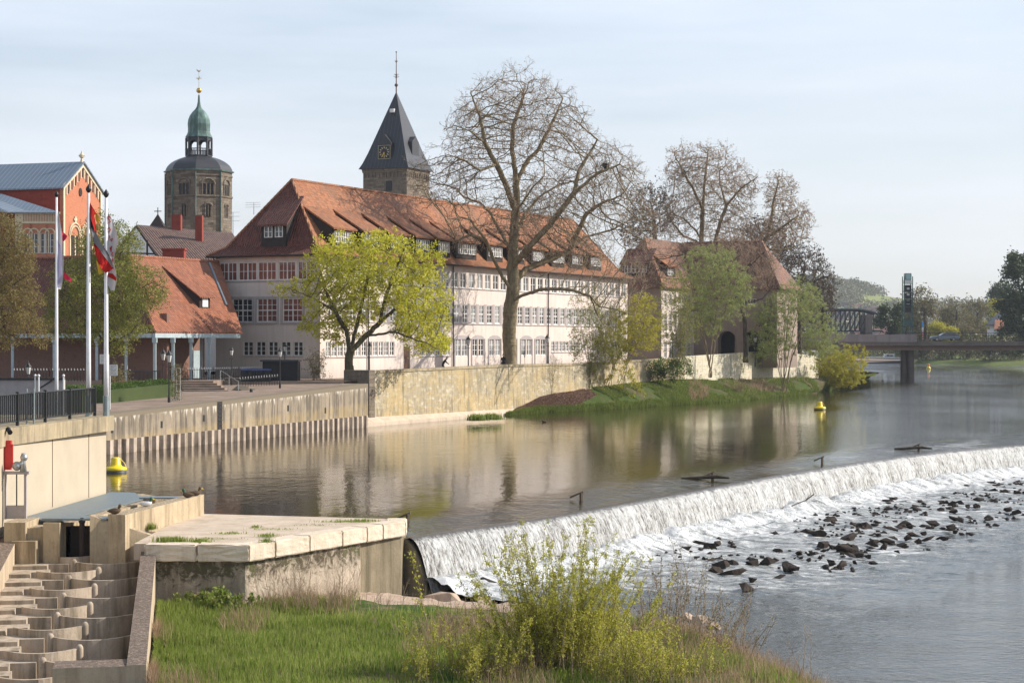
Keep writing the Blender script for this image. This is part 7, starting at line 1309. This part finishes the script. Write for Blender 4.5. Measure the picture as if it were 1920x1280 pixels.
flag('flag', 74.6, 167, [('black_stripe', [(456, 225), (480, 330), (520, 560), (560, 640), (640, 760), (725, 950), (700, 945), (620, 830), (560, 740), (500, 690), (455, 490)], 'c_black', .12, 0), ('red_stripe_top', [(458, 225), (520, 350), (500, 370), (525, 560), (505, 540), (470, 400)], 'c_red', .12, -.06), ('gold_corner', [(500, 350), (525, 345), (560, 420), (545, 455), (520, 430)], 'c_gold', .12, .05), ('grey_fold', [(465, 500), (520, 560), (600, 700), (700, 900), (725, 950), (690, 930), (560, 735), (500, 680)], 'c_grey', .10, -.08), ('red_stripe', [(490, 680), (565, 735), (640, 830), (715, 950), (625, 1000), (555, 900), (515, 800)], 'c_red', .14, -.02), ('gold_stripe', [(518, 860), (560, 900), (612, 1000), (560, 1022)], 'c_gold', .12, .04)], 'black red and gold flag hanging in folds from the middle pole', (f2p.x, 74.6, zy(516, 74.6)))
scr = []
def stroke(pts, w=9):
    o = []; 
    for i, (a, b) in enumerate(pts): q = pts[min(i+1, len(pts)-1)]; p = pts[max(i-1, 0)]; dx, dy = q[0]-p[0], q[1]-p[1]; l = math.hypot(dx, dy) or 1; o.append((a-dy/l*w/2, b+dx/l*w/2, a+dy/l*w/2, b-dx/l*w/2))
    return [(x[0], x[1]) for x in o]+[(x[2], x[3]) for x in o[::-1]]
flag('flag', 74.9, 201, [('white_field', [(644, 320), (690, 400), (730, 520), (775, 650), (740, 730), (715, 820), (715, 900), (745, 1000), (752, 1090), (725, 1190), (680, 1190), (650, 1120), (644, 1000)], 'c_white', .11, .02), ('red_band', [(655, 1000), (700, 1005), (750, 1055), (748, 1090), (700, 1045), (655, 1040)], 'c_red', .11, -.02)]+
     [('red_script', stroke(s_), 'c_red', .11, -.01) for s_ in ([(682, 395), (660, 380), (650, 400), (672, 425), (682, 440), (660, 455)], [(655, 520), (668, 500), (680, 530), (662, 560)], [(675, 640), (698, 620), (690, 655)], [(672, 735), (690, 700), (684, 770)], [(700, 770), (690, 800), (706, 815)], [(668, 590), (672, 612), (664, 625)], [(692, 850), (706, 842), (700, 875)])], 'white flag with red writing and a red band on the right pole', (f3p.x, 74.9, zy(545, 74.9)))
# lock gate, boards, posts
lgx = P(0, 0, 104).x; r = empty('lock_gate', (P(60, 0, 104).x, 104, 2), 'grey steel lock gate with a dark rail behind the railing', 'lock gate'); z = lambda py: zy(py, 104)
k = MB(); k.box(P(-40, 0, 104).x, P(120, 0, 104).x, 103.9, 104.3, 2, z(712)); k.build('gate_panel', MT['frame_grey'], r); k = MB(); k.box(P(-40, 0, 104).x, P(120, 0, 104).x, 103.8, 104.4, z(712), z(708)); k.tube(P(75, 727, 103.8), P(97, 713, 103.8), .04, .04, 5); k.build('gate_rail', MT['metal_dark'], r)
for px in (66, 72.5, 119): k = MB(); a = P(px, 0, 103).x; k.tube((a, 103, 2.2), (a, 103, zy(704, 103)), .045, .045, 8); k.ball((a, 103, zy(704, 103)), .08, 8); k.build('white_post', MT['white_frame'], r)
def board(name, px0, px1, py0, py1, Y_, pyb, label, lines, two=True):
    a = P(px0, py1, Y_); b = P(px1, py0, Y_); r = empty(name, (a.x, Y_, zy(pyb, Y_)), label, 'sign'); k = MB(); k.box(a.x, b.x, Y_-.02, Y_+.02, a.z, b.z); p = k.build('panel', MT['sign_white'], r); k = MB()
    for i in range(lines): zz = b.z-(b.z-a.z)*(i+1)/(lines+1); k.box(a.x+.08, b.x-.08-.1*(i % 3), Y_-.024, Y_-.02, zz-.012, zz+.012)
    k.build('printed_lines', MT['sign_line'], p, kind='stuff'); k = MB(); k.tube((b.x-.03 if px0 < 200 else a.x+.03, Y_+.04, zy(pyb, Y_)), (b.x-.03 if px0 < 200 else a.x+.03, Y_+.04, b.z), .035, .035, 8); k.build('post', MT['pole_white'], r)
board('notice_board', 187, 204, 664, 682, 118, 770, 'upper white notice board just left of the right flagpole', 6); board('notice_board', 205, 220, 683.5, 704, 116, 767, 'lower white notice board just right of the right flagpole', 7)
# steps, fence, shed and bins
st_ = empty('terrace_steps', (P(390, 0, 142).x, 142, 2.7), 'wide flight of worn brown stone steps up to the porch', 'steps')
for i in range(7):
    k = MB(); Yi = 141+i*1.25; x0_ = P(342-i*0.5, 0, Yi).x; x1_ = P(442-i*7, 0, Yi).x; k.box(x0_, x1_, Yi, Yi+1.3 if i < 6 else Yi+6, 2.2, 2.93+i*.155); k.build('step', MT['paving'], st_)
k = MB(); k.prism([(P(-80, 0, 152).x, 152, 2), (P(340, 0, 150).x, 149.5, 2), (P(430, 0, 160).x, 158, 2), (-20, 166, 2), (-60, 190, 2)], (0, 0, 1.82)); k.build('terrace', MT['paving'], kind='structure')
def fence(name, pts, zt, label, n, tipm='sign_white', h=1.05):
    r = empty(name, pts[0], label, 'fence')
    for a, b in zip(pts[:-1], pts[1:]):
        a = Vector(a); b = Vector(b); k = MB(); g = MB(); d = b-a; m = max(2, int(d.length/.24)); k.tube(a+Vector((0, 0, h*.8)), b+Vector((0, 0, h*.8)), .02, .02, 4); k.tube(a+Vector((0, 0, .15)), b+Vector((0, 0, .15)), .02, .02, 4)
        for i in range(m+1): q = a+d*i/m; k.box(q.x-.018, q.x+.018, q.y-.018, q.y+.018, q.z, q.z+h-.14); g.prism([(q.x-.035, q.y, q.z+h-.2), (q.x+.035, q.y, q.z+h-.2), (q.x+.03, q.y, q.z+h-.05), (q.x, q.y, q.z+h), (q.x-.03, q.y, q.z+h-.05)], (0, .03, 0))
        p = k.build('fence_panel', MT['metal_dark'], r); g.build('spear_tips', MT[tipm], p, kind='stuff')
fence('picket_fence', [P(350, 712, 151)[:2]+(3.8,) if 0 else (P(352, 0, 151).x, 151, 3.85), (P(400, 0, 153).x, 153, 3.85), (P(448, 0, 156).x, 156, 3.85), (P(490, 0, 159).x, 159, 3.85)], 0, 'dark spear topped fence with pale tips behind the steps', 0)
fence('picket_fence', [(P(450, 0, 150).x, 150, 3.1), (P(520, 0, 152).x, 152, 3.3)], 0, 'dark spear topped fence in front of the blue bins', 0)
fence('picket_fence', [(P(20, 0, 146).x, 147, 3.85), (P(90, 0, 146).x, 146.5, 3.85), (P(160, 0, 146).x, 146.5, 3.85)], 0, 'dark fence with pale tips under the shaded porch at the left', 0)
r = empty('terrace_railing', (P(270, 0, 148).x, 148, 3.0), 'thin dark railing along the terrace edge between hedge and porch', 'railing'); rail_panel((P(238, 0, 147.6).x, 147.6, 3.6), (P(303, 0, 148).x, 148, 3.6), 1.05, .1, r, 26)
k = MB(); k.box(P(236, 0, 147.6).x, P(305, 0, 148).x, 147.9, 149.5, 3.25, 3.62); k.build('ledge', MT['conc_quay'], r)
r = empty('stair_handrail', (P(430, 0, 146).x, 146, 3), 'pale metal handrail sloping down beside the steps', 'handrail'); k = MB(); a = P(413, 694, 149); b = P(447, 715, 142); k.tube(a, b, .03, .03, 6); k.tube(b, (b.x, b.y, 2.9), .03, .03, 6); k.tube(a, (a.x, a.y, 3.8), .03, .03, 6); m_ = (a+b)/2; k.tube(m_, (m_.x, m_.y, 3.2), .025, .025, 6); k.build('rail', MT['metal_grey'], r)
for px, s, lab in ((457, 1.1, 'large rounded grey boulder at the foot of the steps'), (474, .5, 'small rounded stone right of the large boulder by the steps')): c = P(px, 738, 145); o = bpy.data.objects.new('boulder', prk[1].copy()); SC.collection.objects.link(o); o.data.materials.clear(); o.data.materials.append(MT['tower_stone']); o.location = (c.x, 145, 3.15); o.scale = (s, s*.8, s*.75); tag(o, lab, 'boulder')
k = MB(); c = P(471, 745, 141.8); k.lathe((c.x, c.y, 2.85), [(.12, 0), (.12, .5), (.09, .56), (.01, .58)], 10); k.build('bollard', MT['metal_dark'], label='short black bollard on the quay edge near the steps', cat='bollard')
r = empty('bin_shed', (P(525, 0, 156).x, 156, 3.5), 'small flat roofed black shed in front of the long house', 'shed'); a, b = P(490, 0, 156).x, P(560, 0, 156).x; z = lambda py: zy(py, 156); k = MB(); k.box(a+.1, b-.1, 156, 158, 3.2, z(678)); k.build('wall', MT['box_dark'], r); k = MB(); k.box(a-.1, b, 155.8, 158.1, z(678), z(674.5)); k.build('roof', MT['slate'], r)
for i in range(4):
    x = P(459+i*14, 0, 154).x; r = empty('wheeled_bin', (x, 154, 3.7), ['black bin with a blue lid, leftmost behind the fence', 'black bin with a blue lid, second from the left behind the fence', 'black bin with a blue lid, third from the left behind the fence', 'black bin with a blue lid, beside the black shed'][i], 'bin', 'bins with blue lids behind the fence'); k = MB(); k.box(x-.28, x+.28, 153.7, 154.3, 3.5, 4.58); k.build('container', MT['black'], r); k = MB(); k.prism([(x-.31, 153.6, 4.583), (x-.31, 153.6, 4.66), (x-.31, 154.35, 4.74), (x-.31, 154.35, 4.583)], (.62, 0, 0)); k.build('lid', MT['blue_lid'], r)
r = empty('trellis', (P(332, 0, 131).x, 131, 2.65), 'ornamental white trellis with climbing rose beside the quay lamp', 'trellis'); k = MB(); z = lambda py: zy(py, 131)
for px in (326, 331, 338): k.tube((P(px, 0, 131).x, 131, 2.65), (P(px, 0, 131).x, 131, z(690)), .022, .022, 5)
for py in (690, 705, 720, 735, 748): k.tube((P(326, 0, 131).x, 131, z(py)), (P(338, 0, 131).x, 131, z(py)), .018, .018, 5)
k.build('frame', MT['sign_white'], r); C = np.stack([RNG.normal(P(330, 0, 131).x, .22, 1300), RNG.normal(131, .15, 1300), RNG.uniform(2.9, z(682), 1300)], 1); V, Fq = scatter_quads(C, .045, RNG); np_obj('climbing_leaves', V, Fq, MT['leaf_mix'], r, smooth=False)
# people
def person(c, pose, cloth_m, label, faced=1):
    c = Vector(c); r = empty('person', c, label, 'person'); J = []; E = []; Rr = []
    def chain(pts, rs, root=None):
        i0 = len(J) if root is None else None; prev = root
        for p, rr_ in zip(pts, rs): J.append(c+Vector(p)); Rr.append(rr_); E.append((prev, len(J)-1)) if prev is not None else None; prev = len(J)-1
        return prev
    L = pose; chain([(0, 0, .95)], [.15]); pelvis = 0
    ch = chain([L['waist'], L['chest'], L['neck'], L['head0'], L['head1']], [.14, .17, .06, .09, .085], pelvis); chest = 2; 
    for s in ('l', 'r'): chain(L['arm'+s], [.07, .05, .038, .04], chest); chain(L['leg'+s], [.10, .07, .05, .05], pelvis)
    me = bpy.data.meshes.new('body'); me.from_pydata([p-c for p in J], E, []); me.materials.append(MT[cloth_m]); me.materials.append(MT['skin']); o = bpy.data.objects.new('body', me); SC.collection.objects.link(o); o.parent = r
    m = o.modifiers.new('skin', 'SKIN'); m.use_smooth_shade = True
    for i, v in enumerate(me.skin_vertices[0].data): v.radius = (Rr[i], Rr[i]); v.use_root = (i == 0)
    o.modifiers.new('sub', 'SUBSURF').levels = 1
    h = c+Vector(L['head1']); k = MB(); k.ball(h+Vector((0, .015, .045)), .105, 9); k.build('hair', MT['bark_dark'], r, smooth=True); k = MB(); f = h+Vector((0, -.07, -.03)); k.ball(f, .072, 8, sz=1.3); k.build('face', MT['skin'], r, smooth=True)
up_ = dict(waist=(0, 0, 1.12), chest=(0, 0, 1.38), neck=(0, 0, 1.5), head0=(0, -.01, 1.6), head1=(0, -.02, 1.68), arml=[(-.2, 0, 1.42), (-.26, 0, 1.15), (-.22, -.15, .95), (-.2, -.2, .88)], armr=[(.2, 0, 1.42), (.26, 0, 1.15), (.22, -.15, .95), (.2, -.2, .88)], legl=[(-.1, 0, .85), (-.11, -.02, .45), (-.11, 0, .08), (-.11, -.14, .04)], legr=[(.1, 0, .85), (.11, -.02, .45), (.11, 0, .08), (.11, -.14, .04)])
person(P(944, 0, 181.5)[:2]+(3.85,) if 0 else (P(944, 0, 181.6).x, 181.6, 3.95), up_, 'cloth_dark', 'person in a dark jacket standing behind the river wall under the big plane tree')
ln_ = dict(waist=(.1, 0, 1.1), chest=(.25, 0, 1.3), neck=(.33, -.02, 1.4), head0=(.38, -.03, 1.47), head1=(.43, -.04, 1.52), arml=[(.22, -.2, 1.28), (.38, -.22, 1.05), (.55, -.2, .95), (.6, -.2, .92)], armr=[(.22, .2, 1.28), (.38, .22, 1.05), (.55, .2, .95), (.6, .2, .92)], legl=[(0, -.1, .85), (.2, -.11, .55), (.05, -.11, .2), (.16, -.11, .15)], legr=[(0, .1, .85), (.05, .11, .5), (-.1, .11, .12), (.02, .11, .08)])
person((P(830, 0, 171).x, 171, 4.0), ln_, 'cloth_dark', 'cyclist in black leaning forward behind the wall under the maple')
# magpie nests
for px, py, Y_, lab in ((1135, 311, 184, 'dark bird nest high in the right part of the big plane tree'), (1282, 324, 262, 'dark bird nest in the far plane tree')):
    c = P(px, py, Y_); rng = np.random.default_rng(px); A = np.array(c)+rng.normal(0, .16, (260, 3)); B = A+rng.normal(0, .18, (260, 3)); V, Fc = tubes(A, B, np.full(260, .018), np.full(260, .012), 3); tag(np_obj('bird_nest', V, Fc, MT['bark_dark']), lab, 'nest')
ground_mat('far_grass', (.16, .22, .045), (.14, .15, .06), .12)
# ------------------------------------------------------------------ far bank, park, hill, village
FB = [G(1560, 677.5, 0), G(1700, 680, 0), G(1722, 682, 0), G(1760, 683.5, 0), G(1830, 684.5, 0), G(1880, 686, 0), G(1930, 686, 0), G(2050, 690, 0)]
V = []
for p in FB:
    for t, zz in ((0, -.6), (.01, .25), (.03, 1.0), (.1, 2.0), (.4, 2.6), (3, 4)): V.append((p.x*(1+t), p.y*(1+t), zz))
tag(np_obj('far_bank', V, grid_faces(len(FB), 6), MT['far_grass'], origin=(0, 0, 0)), kind='structure')
V = []; xs_ = np.linspace(-900, 1600, 60); ys_ = np.linspace(690, 3200, 60)
def hillz(x, y):
    px = 960+x/y*F; s = sstep(y, 1300, 2300); ridge = np.interp(px, [1300, 1480, 1560, 1605, 1650, 1700, 1760, 1900, 2200], [78, 74, 68, 66, 58, 54, 46, 55, 70]); return 3.0+ridge*s+2*fbm(x*.01, y*.01, 3)
X, Y = np.meshgrid(xs_, ys_, indexing='ij'); V = np.stack([X.ravel(), Y.ravel(), hillz(X.ravel(), Y.ravel())], 1); tag(np_obj('hills', V, grid_faces(60, 60), MT['meadow'], origin=(0, 0, 0)), kind='structure')
def clumps(C, S, rng, n=46, size=.16):
    """foliage clumps as many small leaf faces around each centre"""
    c = np.repeat(C, n, 0); s = np.repeat(S, n); d = rng.normal(size=(len(c), 3)); d /= np.linalg.norm(d, axis=1, keepdims=True); r = rng.random(len(c))**.33; return scatter_quads(c+d*(r*s)[:, None]*np.array([1, 1, .9]), s*size*rng.uniform(.6, 1.3, len(c)), rng)
rg = np.random.default_rng(99); n = 3600; y = rg.uniform(1330, 2350, n); px = rg.uniform(1500, 1960, n); x = (px-960)/F*y; z = hillz(x, y); py = 640-(z-CZ)/y*F
keep = ~((px > 1615) & (py > 556) & (py < 580) & (y > 1700)) & ~((py > 588) & (rg.random(n) < .55)); x, y, z = x[keep], y[keep], z[keep]; S = rg.uniform(5, 9, len(x))
V, Fq = clumps(np.stack([x, y, z+S*.8], 1), S, rg, 40, .17); tag(np_obj('hill_wood', V, Fq, MT['canopy'], smooth=False, origin=(500, 2000, 0)), 'hazy mixed wood covering the far hill', 'wood', kind='stuff')
# village on the slope
hm = []
for j, (wc, rc) in enumerate((('white_wall', 'slate'), ('stucco_cream', 'tile_red_shade'), ('white_wall', 'tile_brown'))):
    k = MB(); k.box(-5, 5, -4, 4, -3, 5, 0); k.prism([(-5.5, -4.6, 4.9), (5.5, -4.6, 4.9), (5.5, 0, 8.6), (-5.5, 0, 8.6)], (0, 0, .3), 1); k.prism([(-5.5, 4.6, 4.9), (5.5, 4.6, 4.9), (5.5, 0, 8.6), (-5.5, 0, 8.6)], (0, 0, .3), 1); [k.box(a, a+1.2, -4.02, -4, 1.5, 3, 2) for a in (-3.5, -.6, 2.2)]
    me = bpy.data.meshes.new('house_shell'); me.from_pydata(k.v, [], k.f); me.polygons.foreach_set('material_index', k.m); me.materials.append(MT[wc]); me.materials.append(MT[rc]); me.materials.append(MT['glass']); hm.append(me)
for i in range(34):
    y = rg.uniform(1300, 1750); px = rg.uniform(1565, 1690) if i < 28 else rg.uniform(1700, 1840); x = (px-960)/F*y; z = float(hillz(np.array([x]), np.array([y]))[0]); o = bpy.data.objects.new('village_house', hm[i % 3]); SC.collection.objects.link(o); o.location = (x, y, z+3); o.rotation_euler = (0, 0, rg.uniform(-.8, .8)); s = rg.uniform(.8, 1.25); o.scale = (s, s, s)
    tag(o, 'small pale house with a dark roof on the far hillside', 'house', 'houses on the far hillside')
# park trees on the far bank: a few kinds, copied
def park_tree(label, px, pyb, pyt, Y_, wpx, mats, seed, leafn, size, rb=.5, name='park_tree', shape=.6):
    s = Y_/F; b = P(px, pyb, Y_); H = (pyb-pyt)*s; rng = np.random.default_rng(seed)
    lb = [(px+rng.uniform(-.35, .35)*wpx, pyt+(pyb-pyt)*rng.uniform(.2, shape), wpx*rng.uniform(.35, .6), (pyb-pyt)*rng.uniform(.14, .26)) for _ in range(7)]
    return tree(name, label, 'tree', [[(px, pyb, 0), (px+rng.uniform(-3, 3), pyb-(pyb-pyt)*.35, 0), (px+rng.uniform(-5, 5), pyt+(pyb-pyt)*.35, 0)]], Y_, [px_lobe(a, c, d, e, Y_, d*s*.9) for a, c, d, e in lb], 420, 1.1, 1.8, rb, .045, 'bark_dark', 'bark_dark', 'trees in the park beyond the bridge', seed, (.09, 2, 2.0, .035, .1, 2), leaf=(mats, leafn, size, .7))
PT = [(1735, 655, 532, 520, 44, 'leaf_mix', 'tall spreading tree just right of the lift tower', 4200, .30, .65), (1668, 650, 582, 470, 24, 'leaf_dark', 'dark green tree between the truss bridge and the lift tower', 6500, .34, .8), (1795, 655, 545, 540, 26, 'leaf_mix', 'thin bare tree in the middle of the park beyond the car', 1500, .26, .6), (1765, 655, 607, 500, 24, 'leaf_yellow', 'round pale yellow green willow behind the car', 6500, .25, .9),
      (1830, 655, 550, 560, 34, 'leaf_mix', 'brown budding tree left of the red roofed houses', 4200, .3, .8), (1700, 660, 575, 530, 30, 'leaf_dark', 'dark tree directly behind the lift tower', 5500, .34, .8), (1862, 640, 565, 600, 26, 'leaf_yellow', 'yellowish tree above the red roofed houses', 4200, .3, .85), (1915, 640, 482, 430, 48, 'leaf_dark', 'large dark green tree at the right edge of the picture', 16000, .34, .9), (1785, 660, 575, 545, 40, 'leaf_mix', 'broad brownish tree low behind the willow in the park', 6500, .32, .85), (1815, 665, 600, 520, 28, 'leaf_mix', 'small brownish tree right of the car', 4500, .28, .85), (1725, 665, 595, 540, 26, 'leaf_mix', 'low brownish tree behind the bridge sign', 4500, .3, .9), (1880, 620, 520, 640, 30, 'leaf_dark', 'dark tree behind the right edge tree on the slope', 7000, .4, .9)]
for i, (px, pb, pt_, Y_, w_, lm, lab, nl, sz, shp) in enumerate(PT): park_tree(lab, px, pb, pt_, Y_, w_, lm, 200+i, nl, sz, shape=shp)
for i, (px, py, Y_, w_) in enumerate(((1740, 655, 590, 60), (1800, 655, 590, 60), (1860, 650, 570, 60), (1900, 655, 560, 60), (1868, 652, 452, 60), (1912, 652, 448, 60), (1690, 662, 640, 40), (1640, 664, 660, 60), (1590, 664, 680, 60))):
    c = P(px, py, Y_); n = 60; C = np.stack([rg.normal(c.x, w_*Y_/F*.5, n), rg.normal(c.y, 4, n), rg.uniform(1.5 if Y_ > 500 else 4.5, 7.5, n)], 1); V, Fq = clumps(C, rg.uniform(1.2, 2.4, n), rg, 60, .17); tag(np_obj('park_bush', V, Fq, MT['canopy'], smooth=False), ['bushes on the far bank behind the bridge sign', 'bushes on the far bank below the car', 'bushes before the red roofed houses', 'bushes at the right edge on the far bank', 'tall bushes below the white walled red roofed house', 'tall bushes below the pale green gabled house', 'bushes behind the bow of the moored boat', 'bushes behind the moored boat', 'leftmost bushes on the far bank beyond the boat'][i], 'bush')
# red roofed houses on the far bank
for i, (px0, px1, pe, pr_, Y_, wc, lab) in enumerate(((1866, 1896, 617, 598, 470, 'white_wall', 'white walled house with a long red roof beyond the bridge'), (1893, 1925, 619, 597, 462, 'green_wall', 'pale green gabled house with a red roof at the right edge'))):
    a = P(px0, pe, Y_); b = P(px1, pe, Y_); r = empty('red_roof_house', (a.x, Y_, 4), lab, 'house'); zr = zy(pr_, Y_); ze = a.z; m_ = (a.x+b.x)/2
    k = MB()
    if i == 0: k.box(a.x, b.x, Y_, Y_+8, 6.2, ze)
    else: k.prism([(a.x, Y_-1, 3), (m_+1, Y_-1, 3), (m_+1, Y_-1, ze), ((a.x+m_+1)/2, Y_-1, zr), (a.x, Y_-1, ze)], (0, 9, 0)); k.box(m_, b.x, Y_+1, Y_+9, 3, ze)
    k.build('wall', MT[wc], r); k = MB()
    slab(k, [(a.x-.4 if i == 0 else m_-.5, Y_-.6+i, ze), (b.x+.4, Y_-.6+i, ze), (b.x, Y_+4+i, zr), (a.x+1 if i == 0 else (a.x+m_)/2, Y_+4+i, zr)], .2)
    if i: slab(k, [(a.x-.4, Y_-1.3, ze-.2), ((a.x+m_+1)/2, Y_-1.3, zr+.15), ((a.x+m_+1)/2, Y_+8, zr+.15), (a.x-.4, Y_+8, ze-.2)], .2); slab(k, [(m_+1.4, Y_-1.3, ze-.2), ((a.x+m_+1)/2, Y_-1.3, zr+.15), ((a.x+m_+1)/2, Y_+8, zr+.15), (m_+1.4, Y_+8, ze-.2)], .2)
    k.build('roof', MT['tile_wing'], r)
    for j in range(3): x = a.x+.5+j*1.2; k = MB(); k.box(x, x+.7, Y_-.06-i, Y_+.02-i, ze-2.2, ze-1); k.build('window', MT['glass'], r)
a = P(1886, 602, 500); r = empty('white_gable_house', (a.x, 500, 4), 'house with a white gable rising behind the red roofs', 'house'); k = MB(); k.prism([P(1872, 604, 500), P(1908, 604, 500), P(1890, 586, 500)], (0, 9, 0)); k.box(P(1872, 0, 500).x, P(1908, 0, 500).x, 500.01, 509, 3, zy(604, 500)); k.build('wall', MT['white_wall'], r); k = MB(); slab(k, [P(1866, 608, 499.4), P(1890, 584.5, 499.4), P(1890, 584.5, 499.4)+Vector((0, 10, 0)), P(1866, 608, 499.4)+Vector((0, 10, 0))], .2); slab(k, [P(1913, 608, 499.4), P(1890, 584.5, 499.4), P(1890, 584.5, 499.4)+Vector((0, 10, 0)), P(1913, 608, 499.4)+Vector((0, 10, 0))], .2); k.build('roof', MT['slate'], r)
# haze
k = NT('haze_air'); nt = k.t; nt.nodes.remove(k.b); pv = nt.nodes.new('ShaderNodeVolumePrincipled'); pv.inputs['Color'].default_value = (.80, .88, 1, 1); pv.inputs['Density'].default_value = .00011; pv.inputs['Anisotropy'].default_value = .2; nt.links.new(pv.outputs[0], nt.nodes['Material Output'].inputs['Volume'])
HZ = MB(); HZ.box(-1500, 1900, -80, 3150, -7, 118); hz = HZ.build('haze', k.m, kind='stuff', origin=(0, 0, 0), label='thin pale haze over the river and the far hill', cat='haze'); hz.data.flip_normals()
